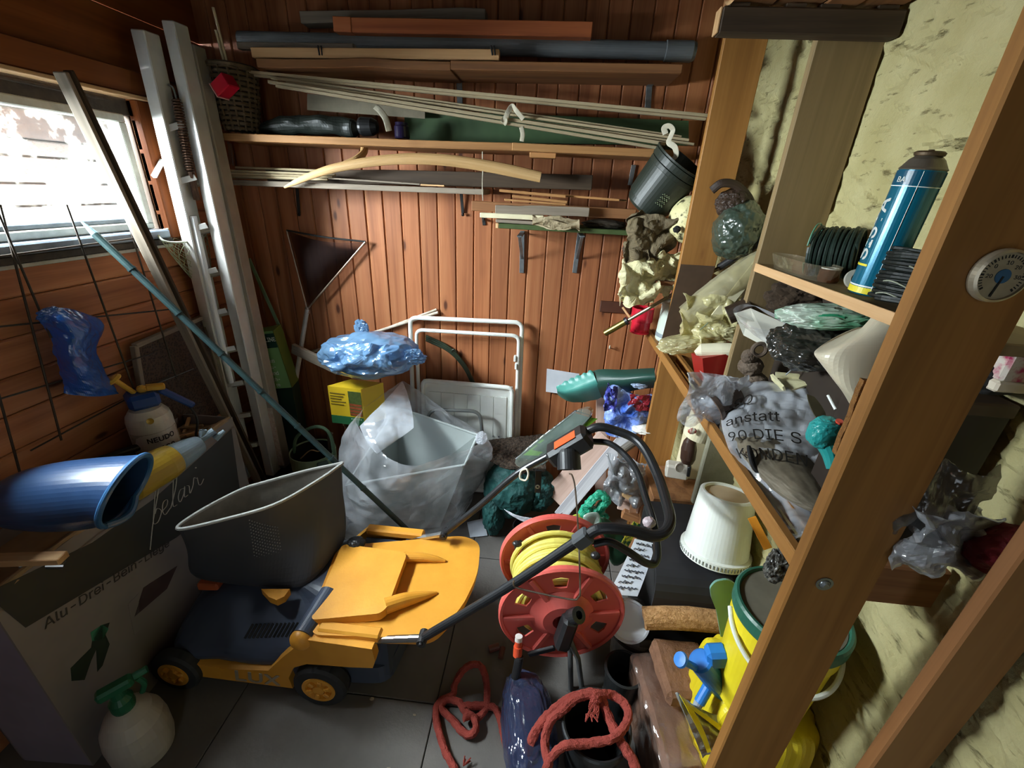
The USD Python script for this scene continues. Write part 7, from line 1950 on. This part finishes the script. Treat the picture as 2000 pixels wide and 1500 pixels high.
one('grey_skewer', rod(P(1366, 645, y=1.39), P(1396, 620, y=1.38), 0.0018, 6), plain('grey_green_metal', '6f7a62', rough=0.4), 'thin grey-green skewer stuck in the cream plastic bag', 'skewer')
many('red_box', 'red box with a white roll on top on the middle shelf', 'box', [('box', box8([P(1356, 728, y=1.36), P(1376, 748, y=1.27), P(1456, 730, y=1.28), P(1450, 712, y=1.40)], [P(1350, 690, y=1.36), P(1372, 700, y=1.27), P(1452, 686, y=1.28), P(1446, 676, y=1.40)]), plain('box_red', 'a3261f', '8c1e19', scale=8, rough=0.4)),
    ('white_roll', tube([P(1358, 690, y=1.32), P(1370, 684, y=1.32), P(1410, 684, y=1.30), P(1455, 684, y=1.28)], np.array([0.008, 0.021, 0.023, 0.02]), 18), plain('cream_roll', 'dcd5b8', rough=0.7))])
one('dark_cylinder', rod(P(1422, 616, y=1.26), P(1466, 598, y=1.25), 0.026, 20), plain('dark_brown_tin', '34261b', '281c13', scale=12, rough=0.5), 'dark brown cylinder behind the milky white carton on the middle shelf', 'cylinder')
MILKC = plain('milky_carton', 'cfcdc0', 'bdbaa9', scale=5, rough=0.35, sub=0.1)
many('milky_carton', 'milky white plastic carton tipped over on the middle shelf', 'carton', [('carton', box8([P(1452, 655, y=1.20), P(1508, 684, y=1.12), P(1540, 690, y=1.14), P(1480, 660, y=1.22)], [P(1434, 612, y=1.20), P(1466, 602, y=1.18), P(1552, 640, y=1.12), P(1524, 648, y=1.13)]), MILKC), ('film', loft([[P(1440, 622, y=1.19), P(1500, 670, y=1.11), P(1545, 660, y=1.11), P(1475, 600, y=1.19)], [P(1432, 606, y=1.18), P(1478, 640, y=1.10), P(1556, 640, y=1.10), P(1470, 596, y=1.19)]], 40, 10, amp=0.005, freq=20, ridge=0.006), CLEAR)])
CLAY = plain('grey_brown_clay', '6d5d4d', '54463a', scale=18, rough=0.8, bump=0.4, bscale=60)
pc0 = P(1466, 715, y=1.16)
many('clay_figure', 'grey-brown ornament with a looped ring on top, standing behind the clear printed bag', 'ornament', [('body', cat(blob(pc0, (0.032, 0.03, 0.028), seed=3, amp=0.15, sub=4), blob(pc0 + V(-0.018, -0.01, 0.03), (0.018, 0.018, 0.02), seed=4, amp=0.15, sub=3)), CLAY), ('ring', tube(spline([pc0 + V(0.0 + 0.017 * math.cos(a_), -0.02, 0.055 + 0.017 * math.sin(a_)) for a_ in np.linspace(0, 2 * math.pi, 9)[:-1]], 30, closed=True), 0.006, 8, closed=True), CLAY), ('foot', blob(pc0 + V(0.02, -0.01, -0.035), (0.03, 0.025, 0.02), seed=6, amp=0.2, sub=3), CLAY)])
one('bead_chain', tube(spline([P(1556, 690, y=1.08), P(1556, 705, y=1.08), P(1550, 718, y=1.08), P(1535, 732, y=1.09)], 20), 0.002, 6), STEEL, 'thin bead chain hanging in the dark behind the little box', 'chain')
many('green_white_packet', 'shiny green and white packet at the top of the middle shelf pile', 'packet', [('packet', blob(P(1612, 618, y=0.98), (0.095, 0.05, 0.026), seed=51, amp=0.12, ridge=0.14, sub=5, X=(0.95, -0.3, 0.1)), plain('white_green_film', 'c9d3c6', '5d9a76', scale=9, rough=0.25, width=0.12, coat=0.3)), ('green_print', blob(P(1622, 622, y=0.945), (0.035, 0.012, 0.012), seed=53, amp=0.2, sub=3, X=(0.95, -0.3, 0.05)), plain('packet_green', '2f8a63', rough=0.3))])
many('black_film_bundle', 'dark bundle in black film under the green and white packet', 'bundle', [('bundle', blob(P(1592, 675, y=1.02), (0.10, 0.07, 0.06), seed=55, amp=0.2, ridge=0.08, sub=5), film('black_film', (0.3, 0.3, 0.28), '3c3c36', lo=0.8, hi=0.95, rough=0.2, bump=0.8, bscale=16)), ('core', blob(P(1592, 678, y=1.04), (0.09, 0.06, 0.05), seed=56, amp=0.15, sub=4), BLACKM)])
one('brown_sacking', blob(P(1560, 585, y=1.16), (0.08, 0.05, 0.05), seed=58, amp=0.2, ridge=0.1, sub=4), plain('dark_sacking', '3b2b1a', '2c2013', scale=20, rough=0.95), 'dark brown sacking in the shade under the upper right shelf', 'sacking')
WLUMP = plain('ivory_plastic', 'd9cfb6', 'cdc2a6', scale=5, rough=0.4, sub=0.15)
lk = loft([[P(1660, 790, y=0.78), P(1700, 800, y=0.72), P(1740, 760, y=0.74), P(1690, 760, y=0.86)],
           [P(1610, 700, y=0.80), P(1660, 760, y=0.72), P(1770, 740, y=0.74), P(1700, 650, y=0.88)],
           [P(1596, 684, y=0.80), P(1640, 690, y=0.74), P(1775, 680, y=0.75), P(1690, 640, y=0.88)],
           [P(1660, 660, y=0.80), P(1690, 650, y=0.76), P(1772, 630, y=0.77), P(1730, 615, y=0.86)],
           [P(1715, 604, y=0.82), P(1730, 612, y=0.79), P(1765, 600, y=0.80), P(1740, 590, y=0.85)],
           [P(1735, 600, y=0.82), P(1738, 602, y=0.82), P(1742, 600, y=0.82), P(1739, 598, y=0.82)]], 64, 40)
one('dark_back_board', block((0.672, 0.72, 0.947), (0.688, 1.56, 1.325), 0.003), plain('gap_shade_backing', '2f2216', '241a10', scale=12, rough=0.8), 'added dark backing against the stucco, shading the gaps behind the middle shelf things', 'board')  # backing added to darken the gaps between the shelf things
one('ivory_canister', lk, WLUMP, 'smooth ivory plastic canister on its side behind the near post', 'canister')
one('little_wooden_box', cat(box8([P(1507, 742, y=1.10), P(1532, 768, y=1.05), P(1536, 766, y=1.05), P(1512, 740, y=1.10)], [P(1504, 732, y=1.10), P(1528, 756, y=1.05), P(1532, 754, y=1.05), P(1510, 730, y=1.10)]), box8([P(1514, 738, y=1.11), P(1592, 744, y=1.09), P(1592, 742, y=1.095), P(1515, 736, y=1.115)], [P(1514, 728, y=1.11), P(1592, 735, y=1.09), P(1592, 733, y=1.095), P(1515, 726, y=1.115)]), box8([P(1512, 744, y=1.10), P(1535, 768, y=1.05), P(1592, 750, y=1.06), P(1560, 738, y=1.12)], [P(1512, 741, y=1.10), P(1535, 765, y=1.05), P(1592, 747, y=1.06), P(1560, 735, y=1.12)])), CREAM, 'little shallow cream wooden box between the clay ornament and the ivory canister', 'box')
# brown flowerpot in film
many('brown_flowerpot', 'brown plastic flowerpot lying on the front rail, wrapped in clear film', 'flowerpot', [('pot', lathe([(0, 0), (0.04, 0), (0.044, 0.01), (0.056, 0.075), (0.060, 0.078), (0.060, 0.09), (0.055, 0.09), (0.042, 0.014), (0, 0.012)], P(1432, 770, y=1.10), (-0.75, -0.35, -0.35), 36), plain('taupe_plastic', '5b4c44', '4a3d37', scale=8, rough=0.45)), ('film', cat(crumple(P(1385, 775, y=1.08), (0.15, 0.14), 61, fold=0.2), crumple(P(1400, 770, y=1.13), (0.14, 0.13), 62, fold=0.2)), CLEAR)])
# the big clear printed bag
LET = plain('black_film_print', '1d1b18', rough=0.5)
cp = [[P(1420, 785, y=1.08), P(1500, 745, y=1.10), P(1590, 770, y=1.04)], [P(1412, 850, y=0.96), P(1500, 840, y=0.93), P(1610, 860, y=0.90)], [P(1450, 925, y=0.84), P(1520, 930, y=0.80), P(1600, 950, y=0.78)], [P(1500, 1010, y=0.72), P(1540, 1010, y=0.70), P(1590, 1010, y=0.69)], [P(1535, 1062, y=0.635), P(1552, 1050, y=0.63), P(1570, 1040, y=0.64)]]
pbag = Thing('printed_film_bag', 'large clear plastic film bag with black printed lettering hanging over the middle shelf rail', 'plastic bag')
pbag.part('film', sheet(cp, 90, 60, 0.0008, amp=0.014, freq=12, ridge=0.024, seed=3), CLEAR)
pbag.part('film', sheet([[p_ + V(0.012, 0.02, -0.028) for p_ in r_] for r_ in cp], 60, 40, 0.0008, amp=0.012, freq=14, ridge=0.02, seed=8), film('grey_clear_film', (0.85, 0.82, 0.74), '8a806c', lo=0.35, hi=0.8, scale=9, rough=0.2, bump=0.8, bscale=20))
from scipy.interpolate import RectBivariateSpline as _RBS
ca_ = np.array(cp)
sf = [_RBS(np.linspace(0, 1, 5), np.linspace(0, 1, 3), ca_[:, :, k], kx=3, ky=2) for k in range(3)]


def bagpt(u, w):
    return np.stack([s_.ev(u, w) for s_ in sf], -1)


for s, u0, w0, w1, h_ in (('BSO', 0.10, 0.02, 0.35, 0.05), ('anstatt', 0.20, 0.06, 0.62, 0.05), ('90 DIE S', 0.30, 0.05, 0.80, 0.055), ('KONDEN', 0.41, 0.08, 0.85, 0.06)):
    g = text(s, 1.0, (0, 0, 0), (1, 0, 0), (0, 1, 0), depth=0.001)
    x_, y_ = g.v[:, 0] / g.v[:, 0].max(), g.v[:, 1]
    p_ = bagpt(np.clip(u0 - y_ * h_, 0, 1), w0 + (w1 - w0) * x_)
    up2 = unit(EYE - p_.mean(0))
    pbag.part('lettering', G(p_ + up2 * (0.020 + g.v[:, 2:3]), g.f), LET)
pbag.part('dark_clip', tube(spline([P(1462, 872, y=0.86), P(1468, 905, y=0.83), P(1478, 920, y=0.82), P(1470, 890, y=0.85)], 20, closed=True), 0.004, 8, closed=True), BLACKP)
pbag.define()
one('bag_contents', blob(V(0.55, 0.90, 0.968), (0.075, 0.20, 0.030), seed=71, amp=0.05, sub=5, floor=0.950), plain('olive_grey_scrap', '7c7260', '4a4336', scale=12, rough=0.7, width=0.15), 'olive-grey scraps filling the clear printed bag', 'scraps')
TEALB = plain('teal_bottle_plastic', '2fa3a0', '278f8d', scale=6, rough=0.3)
many('teal_nozzle', 'teal plastic spray nozzle and handle squeezed against the near post', 'nozzle', [('head', blob(P(1610, 845, y=0.72), (0.026, 0.022, 0.030), seed=3, amp=0.12, sub=4, power=0.8), TEALB), ('handle', tube(spline([P(1608, 855, y=0.72), P(1622, 885, y=0.705), P(1628, 915, y=0.69)], 14), np.linspace(0.018, 0.011, 15), 14), TEALB), ('tip', rod(P(1632, 838, y=0.715), P(1640, 822, y=0.71), 0.006, 10), plain('coral_red', 'd9523f', rough=0.4))])
COIR = plain('coir', '9a6a34', '6e4822', scale=120, rough=0.95, bump=1.0, bscale=180, bdist=0.006)
one('coir_strip', sheet([[P(1683, 740, y=0.5765), P(1710, 745, y=0.5755)], [P(1655, 815, y=0.5765), P(1690, 800, y=0.5755)], [P(1628, 885, y=0.5765), P(1660, 885, y=0.5755)]], 30, 10, 0.010, amp=0.003, freq=60), COIR, 'brown coir fibre strip leaning on the left edge of the near post', 'fibre strip')
one('olive_leaf', sheet([[P(1576, 770, y=0.93), P(1590, 775, y=0.925)], [P(1585, 800, y=0.90), P(1612, 808, y=0.895)], [P(1604, 830, y=0.875), P(1610, 830, y=0.875)]], 10, 8, 0.002), plain('olive_plastic', '4c452f', rough=0.5), 'dark olive leaf-shaped plastic piece in the clear bag near the ivory canister', 'leaf')
one('white_stick', rod(P(1617, 772, y=0.90), P(1632, 800, y=0.87), 0.003, 8), WH_, 'short white plastic stick beside the olive leaf-shaped piece', 'stick')

# right of the near post
DKB = plain('dark_brown_case', '2c2016', '221810', scale=10, rough=0.6)
many('dark_case', 'dark brown wooden case on the shelf end right of the near post', 'case', [('case', block((0.575, 0.615, 0.972), (0.688, 0.80, 1.245), 0.004), DKB), ('lid_edge', block((0.571, 0.613, 1.228), (0.690, 0.802, 1.250), 0.003), plain('case_edge', '4b3826', rough=0.6))])
one('black_holder', blob(P(1905, 722, y=0.66), (0.05, 0.05, 0.028), seed=3, amp=0.1, sub=4, power=0.7), BLACKM, 'black lump on the dark case right of the near post', 'lump')
many('pink_white_tin', 'pink and white tin cut off by the right edge of the picture', 'tin', [('tin', block((0.628, 0.60, 1.288), (0.690, 0.66, 1.330), 0.004), plain('magenta_label', 'b01f5a', 'c9c0b4', scale=60, rough=0.35, width=0.1)), ('foot', block((0.626, 0.598, 1.274), (0.691, 0.662, 1.290), 0.003), plain('cream_tin', 'd9cdb8', rough=0.4))])
one('film_heap', cat(crumple(P(1825, 1035, y=0.555), (0.12, 0.11), 81, fold=0.2), crumple(P(1815, 1030, y=0.565), (0.10, 0.10), 84, fold=0.2)), CLB, 'heap of dull clear film on the end rail right of the near post', 'plastic bag')
one('film_heap', crumple(P(1795, 975, y=0.585), (0.11, 0.15), 82, fold=0.15), film('dim_film', (0.8, 0.78, 0.75), '6f675c', lo=0.25, hi=0.6, scale=8, rough=0.25), 'dim upper part of clear film leaning on the dark case', 'plastic bag')
one('red_cloth', blob(P(1960, 1075, y=0.53), (0.05, 0.03, 0.04), seed=83, amp=0.15, sub=4), plain('deep_red_cloth', '7a1420', '5f0f18', scale=12, rough=0.7), 'deep red cloth beside the film heap at the right edge of the picture', 'cloth')

# ------------------------------------------------------------------ floor pile under the shelf
many('black_crate', 'black crate under the middle shelf covered with a black rubber mat', 'crate', [('crate', block((0.425, 1.0, 0.0), (0.69, 1.34, 0.44), 0.005), BLACKM), ('rubber_mat', sheet([[V(0.44, 1.345, 0.452), V(0.68, 1.345, 0.452)], [V(0.41, 1.15, 0.452), V(0.66, 1.15, 0.452)], [V(0.395, 0.985, 0.445), V(0.62, 0.985, 0.448)], [V(0.39, 0.965, 0.30), V(0.62, 0.965, 0.30)], [V(0.395, 0.97, 0.12), V(0.62, 0.97, 0.12)]], 24, 16, 0.006, amp=0.004, freq=8), plain('black_rubber', '17161a', '211f22', scale=20, rough=0.7))])
one('brown_plinth', block((0.46, 1.36, 0.0), (0.69, 1.585, 0.46), 0.004), BROWNWOOD, 'brown wooden chest under the middle shelf behind the black crate', 'chest')
one('stone_slab', beam(P(1392, 985, y=1.30), P(1432, 845, y=1.33), 0.16, 0.022, up=(1, 0.1, 0), bev=0.004), plain('grey_stone', '8d8a78', '77745f', scale=16, rough=0.9, bump=0.4, bscale=60), 'grey stone slab standing on edge under the front rail behind the white bucket', 'slab')
many('white_timer', 'white round-dialled plastic timer lying under the middle shelf', 'timer', [('case', place(boxuv(0.085, 0.05, 0.06, 0.008), P(1322, 918, y=1.45), (0.95, -0.2, 0.05), (0.2, 0.95, 0)), plain('timer_white', 'dcd6c9', 'cfc8ba', scale=10, rough=0.45)),
    ('dial', lathe([(0, 0.006), (0.010, 0.006), (0.011, 0.004), (0.016, 0.004), (0.017, 0.007), (0.019, 0.007), (0.020, 0), (0, 0)], P(1327, 912, y=1.415), (0.2, -0.95, 0.2), 32), plain('timer_dial', 'c9c0b2', rough=0.4)), ('dark_side', place(boxuv(0.012, 0.045, 0.045, 0.006), P(1345, 916, y=1.43), (0.95, -0.2, 0.05), (0.2, 0.95, 0)), BLACKP)])
one('brown_bottle', lathe([(0, 0), (0.020, 0.002), (0.027, 0.02), (0.028, 0.06), (0.022, 0.09), (0.012, 0.105), (0, 0.107)], P(1342, 905, y=1.42), (-0.05, 0.15, 1), 28), plain('brown_bottle_plastic', '4a342a', '3a2820', scale=10, rough=0.3), 'dark brown oval bottle on the white timer under the middle shelf', 'bottle')
many('paint_tin', 'open cream paint tin hanging under the front rail of the middle shelf', 'tin', [('tin', lathe(cup(0.05, 0.052, 0.10, 0.002), P(1362, 850, y=1.40), (0.1, -0.1, 1), 32), plain('cream_paint_tin', 'e2dcc0', 'c8bd98', scale=12, rough=0.4)), ('label_scrap', blob(P(1352, 842, y=1.345), (0.015, 0.006, 0.012), seed=2, amp=0.3, sub=2), plain('red_white_label', 'd9d3c4', 'a33a2c', scale=80, rough=0.5, width=0.08))])
one('cream_sheet', block((0.60, 1.50, 0.46), (0.69, 1.595, 0.70), 0.003), plain('cream_board', 'd9cfae', 'c9bd98', scale=5, rough=0.7), 'cream board standing right of the rear post under the middle shelf', 'board')
WBK = plain('bucket_white', 'e9ece4', 'dfe2d8', scale=5, rough=0.35)
wa, wb_ = V(0.592, 1.085, 0.485), V(0.598, 1.125, 0.685)
wz = unit(wb_ - wa)
Lw = np.linalg.norm(wb_ - wa)
wb = Thing('white_bucket', 'white plastic bucket turned upside down on the black crate', 'bucket')
bd = wb.part('bucket', lathe([(0.090, -0.004), (0.095, 0.0), (0.094, 0.03), (0.078, Lw - 0.004), (0.072, Lw), (0.066, Lw), (0.064, Lw - 0.008), (0, Lw - 0.009)], wa, wz, 56), WBK)
wb.part('rim', lathe([(0.094, -0.008), (0.103, -0.008), (0.104, 0.014), (0.0945, 0.017), (0.094, -0.008)], wa, wz, 56), WBK, bd)
gs = []
for k in range(64):
    a_ = 2 * math.pi * k / 64
    X_ = unit(np.cross(wz, (0, 1, 0)))
    Y_ = np.cross(wz, X_)
    gs.append(place(boxuv(0.0016, 0.004, 0.012, 0.0003), wa + wz * 0.003 + 0.1042 * (X_ * math.cos(a_) + Y_ * math.sin(a_)), X_ * math.cos(a_) + Y_ * math.sin(a_), -X_ * math.sin(a_) + Y_ * math.cos(a_)))
wb.part('rim_notch', cat(*gs), plain('rim_grey', '7d8078', rough=0.6), bd, kind='stuff')
wb.part('base_disc', lathe([(0, Lw - 0.0085), (0.064, Lw - 0.0085), (0.064, Lw - 0.0075), (0, Lw - 0.0075)], wa, wz, 48), plain('dusty_base', 'c9b394', 'b8a283', scale=12, rough=0.8), bd)
wb.define()
one('orange_strap', beam(P(1468, 1010, y=0.98), P(1500, 1072, y=0.93), 0.022, 0.004, up=(1, 0, 0.4)), plain('orange_yellow', 'e8962c', rough=0.5), 'orange-yellow plastic strip under the front rail right of the white bucket', 'strip')
one('silver_film_scrap', blob(P(1518, 1105, y=0.72), (0.022, 0.02, 0.040), seed=91, amp=0.25, ridge=0.3, sub=4), plain('silver_black_film', '6c6a63', '2a2926', scale=60, rough=0.25, width=0.1), 'silver and black film scrap between the green-lidded bucket and the near post', 'film')
# yellow bucket with green lid
YBK = plain('bucket_yellow', 'f0dc2e', 'e4cf22', scale=5, rough=0.38)
GLID = plain('lid_green', '2f6a55', '2a5f4c', scale=6, rough=0.4)
yc0 = V(0.570, 0.693, 0.425)
yb = Thing('yellow_bucket', 'yellow bucket with a dark green lid and white carrying handle behind the near post', 'bucket')
bd = yb.part('bucket', lathe([(0, 0), (0.088, 0), (0.093, 0.008), (0.103, 0.225), (0.107, 0.228), (0.107, 0.262), (0.102, 0.264)], yc0, (0.0, 0.0, 1), 60), YBK)
yb.part('lid', lathe([(0.102, 0.262), (0.110, 0.262), (0.112, 0.268), (0.112, 0.292), (0.108, 0.297), (0.103, 0.297), (0.100, 0.290), (0.0, 0.288)], yc0, (0.0, 0.0, 1), 60), GLID)
yb.part('dusty_lid_top', lathe([(0, 0.2885), (0.099, 0.2905), (0.099, 0.2915), (0, 0.2895)], yc0, (0.0, 0.0, 1), 48), plain('dusty_lid', '7b7665', '625e50', scale=14, rough=0.8))
yb.part('handle', tube(spline([yc0 + V(-0.112 * math.cos(a_), -0.112 * math.sin(a_) - 0.003, 0.235 - 0.055 * math.sin(a_)) for a_ in np.linspace(-0.25, math.pi + 0.1, 14)], 50), 0.0052, 10), plain('handle_white', 'dfe3d8', rough=0.4))
yb.define()
YCN = plain('canister_yellow', 'e9d32a', 'dcc51e', scale=6, rough=0.45)
cn = loft([[V(0.50, 0.615, 0.005), V(0.685, 0.615, 0.005), V(0.685, 0.83, 0.005), V(0.50, 0.83, 0.005)], [V(0.495, 0.61, 0.15), V(0.69, 0.61, 0.15), V(0.69, 0.84, 0.15), V(0.495, 0.84, 0.15)], [V(0.498, 0.612, 0.37), V(0.688, 0.612, 0.37), V(0.688, 0.838, 0.37), V(0.498, 0.838, 0.37)], [V(0.53, 0.64, 0.418), V(0.66, 0.64, 0.418), V(0.66, 0.80, 0.418), V(0.53, 0.80, 0.418)], [V(0.59, 0.70, 0.421), V(0.60, 0.70, 0.421), V(0.60, 0.71, 0.421), V(0.59, 0.71, 0.421)]], 96, 50)
a_ = np.arctan2(cn.v[:, 1] - 0.72, cn.v[:, 0] - 0.59)
cn.v[:, :2] += (np.sin(a_ * 24) * 0.0035)[:, None] * np.c_[np.cos(a_), np.sin(a_)] * (cn.v[:, 2:3] > 0.2)
one('yellow_canister', cn, YCN, 'ribbed yellow plastic canister under the yellow bucket', 'canister')
PAD = plain('mint_plastic', '86b8aa', '78aa9b', scale=6, rough=0.4)
pd = [(1385, 1145), (1396, 1132), (1420, 1128), (1438, 1140), (1430, 1165), (1424, 1190), (1428, 1225), (1432, 1260), (1424, 1280), (1410, 1262), (1404, 1225), (1398, 1190), (1388, 1165)]
q_ = [P(*p_, y=0.845) for p_ in pd]
o_ = V(0, 0.845, 0)
many('mint_scoop', 'mint green plastic paddle standing left of the yellow bucket', 'scoop', [('blade', prism(rounded([(p_[0], p_[2]) for p_ in q_], 0.01, 4), 0.006, o_, (1, 0, 0), (0, 0, 1)), PAD)])
# cork roll, peat blocks, trigger pump, foil bag
CORK = plain('pressed_cork', 'bf9160', '9a6d40', scale=90, rough=0.95, bump=1.0, bscale=150, bdist=0.006, width=0.15)
ck = tube([P(1258, 1208, y=0.93), P(1300, 1206, y=0.93), P(1350, 1208, y=0.93), P(1402, 1214, y=0.93)], 0.032, 28)
one('cork_roll', ck.wobble(0.003, 90, 5), CORK, 'light brown pressed fibre roll lying across the peat blocks', 'fibre roll')
PEAT = plain('peat_block', '8a6248', '6f4c36', scale=24, rough=0.9, bump=0.9, bscale=70, bdist=0.006)
PEATW = film('peat_wrap', (0.92, 0.86, 0.82), 'b49a8c', lo=0.15, hi=0.45, scale=9, rough=0.12, bump=0.8, bscale=18)
t = Thing('peat_block', 'large film-wrapped brown peat block lying with its side to the camera', 'peat block')
g = place(boxuv(0.10, 0.30, 0.21, 0.012), V(0.418, 0.762, 0.108), (1, 0.12, 0), (-0.12, 1, 0))
m_ = trimesh.Trimesh(g.v, g.f).subdivide_to_size(0.02)
gg = G(m_.vertices, m_.faces).wobble(0.004, 30, 2)
t.part('block', gg, PEAT)
g2 = place(boxuv(0.114, 0.314, 0.222, 0.016), V(0.418, 0.762, 0.113), (1, 0.12, 0), (-0.12, 1, 0))
m_ = trimesh.Trimesh(g2.v, g2.f).subdivide_to_size(0.012)
gg = G(m_.vertices, m_.faces).wobble(0.007, 34, 6)
gg.v[:, 2] = np.maximum(gg.v[:, 2], 0.001)
t.part('wrap', gg, PEATW)
t.define()
t = Thing('peat_block', 'second peat block lying flat on top, below the blue trigger pump', 'peat block')
g = place(boxuv(0.15, 0.17, 0.055, 0.012), V(0.475, 0.835, 0.258), (1, 0.08, -0.03), (-0.08, 1, -0.02))
m_ = trimesh.Trimesh(g.v, g.f).subdivide_to_size(0.015)
t.part('block', G(m_.vertices, m_.faces).wobble(0.004, 30, 8), PEAT)
t.define()
BLUEP = plain('pump_blue', '2f7fd0', '2a73c0', scale=8, rough=0.35)
pp = Thing('trigger_pump', 'bright blue trigger pump head with a plunger on a yellow bottle', 'pump')
yb0 = V(0.545, 0.700, 0.340)
bz = unit(P(1372, 1305, y=0.70) - P(1424, 1362, y=0.70))
pb0, pb1 = P(1420, 1352, y=0.70), P(1368, 1290, y=0.70)
hd = pp.part('body', tube([pb0, pb0 + (pb1 - pb0) * 0.5, pb1, pb1 + unit(pb1 - pb0) * 0.004], np.array([0.028, 0.031, 0.029, 0.024]), 24), BLUEP)
pp.part('block', place(boxuv(0.05, 0.04, 0.05, 0.01), P(1400, 1280, y=0.70), (0.8, 0, 0.2), (0, 1, 0)), BLUEP, hd)
pp.part('plunger', cat(rod(P(1366, 1308, y=0.69), P(1330, 1289, y=0.68), 0.0085, 14), lathe([(0, 0), (0.016, 0), (0.018, 0.004), (0.016, 0.009), (0, 0.01)], P(1332, 1290, y=0.68), P(1320, 1283, y=0.677) - P(1332, 1290, y=0.68), 24)), BLUEP, hd)
pp.part('spout', cat(rod(P(1384, 1340, y=0.69), P(1366, 1372, y=0.67), 0.0125, 14)), BLUEP, hd)
pp.part('nozzle', rod(P(1366, 1370, y=0.672), P(1354, 1396, y=0.66), 0.011, 14, 0.009), plain('nozzle_grey', '9aa3ad', rough=0.4), hd)
pp.part('collar', tube([pb0, pb0 + (pb0 - pb1) * 0.35, pb0 + (pb0 - pb1) * 0.8], np.array([0.027, 0.029, 0.034]), 24), YCN)
pp.define()
FOIL = plain('crumpled_foil', 'b9b9b2', '7d7c74', scale=14, rough=0.25, metal=0.5, bump=0.8, bscale=40)
fq = [[P(1322, 1352, y=0.66), P(1370, 1385, y=0.66), P(1420, 1400, y=0.66)], [P(1340, 1400, y=0.63), P(1385, 1420, y=0.63), P(1425, 1440, y=0.63)], [P(1372, 1478, y=0.60), P(1395, 1470, y=0.60), P(1425, 1470, y=0.60)]]
fbg = Thing('foil_bag', 'crumpled silver foil bag with yellow stripes in front of the peat blocks', 'foil bag')
k_ = fbg.part('bag', sheet(fq, 36, 30, 0.006, amp=0.006, freq=18, ridge=0.012, seed=3), FOIL)
fa = np.array(fq)
sfq = [_RBS(np.linspace(0, 1, 3), np.linspace(0, 1, 3), fa[:, :, k], kx=2, ky=2) for k in range(3)]
for (ua, wa_, ub, wb2, wd) in ((0.02, 0.12, 0.98, 0.32, 0.10), (0.10, 0.12, 0.45, 0.98, 0.11)):
    rws = []
    for s_ in np.linspace(0, 1, 6):
        u_, w_ = ua + (ub - ua) * s_, wa_ + (wb2 - wa_) * s_
        r2 = []
        for d_ in np.linspace(-0.5, 0.5, 4):
            uu, ww = (u_, w_ + d_ * wd * 1.6) if ub > 0.9 else (u_ + d_ * wd * 1.8, w_)
            q2 = np.array([float(s3.ev(np.clip(uu, 0, 1), np.clip(ww, 0, 1))) for s3 in sfq])
            r2.append(q2 + unit(EYE - q2) * 0.009)
        rws.append(r2)
    fbg.part('stripe', sheet(rws, 20, 8, 0.0015, amp=0.002, freq=30), YCN, k_)
fbg.define()
one('cork_crumbs', blob(V(0.395, 0.615, 0.055), (0.06, 0.05, 0.055), seed=4, amp=0.3, ridge=0.2, sub=5, floor=0.003), CORK, 'crumbling light brown fibre lump in the foreground below the foil bag', 'fibre lump')
one('mint_bowl', lathe(cup(0.05, 0.062, 0.10, 0.003), V(0.475, 0.535, 0.003), n=36), plain('grey_teal_plastic', '4f6f68', rough=0.4), 'grey-teal plastic beaker at the bottom edge before the near post', 'beaker')
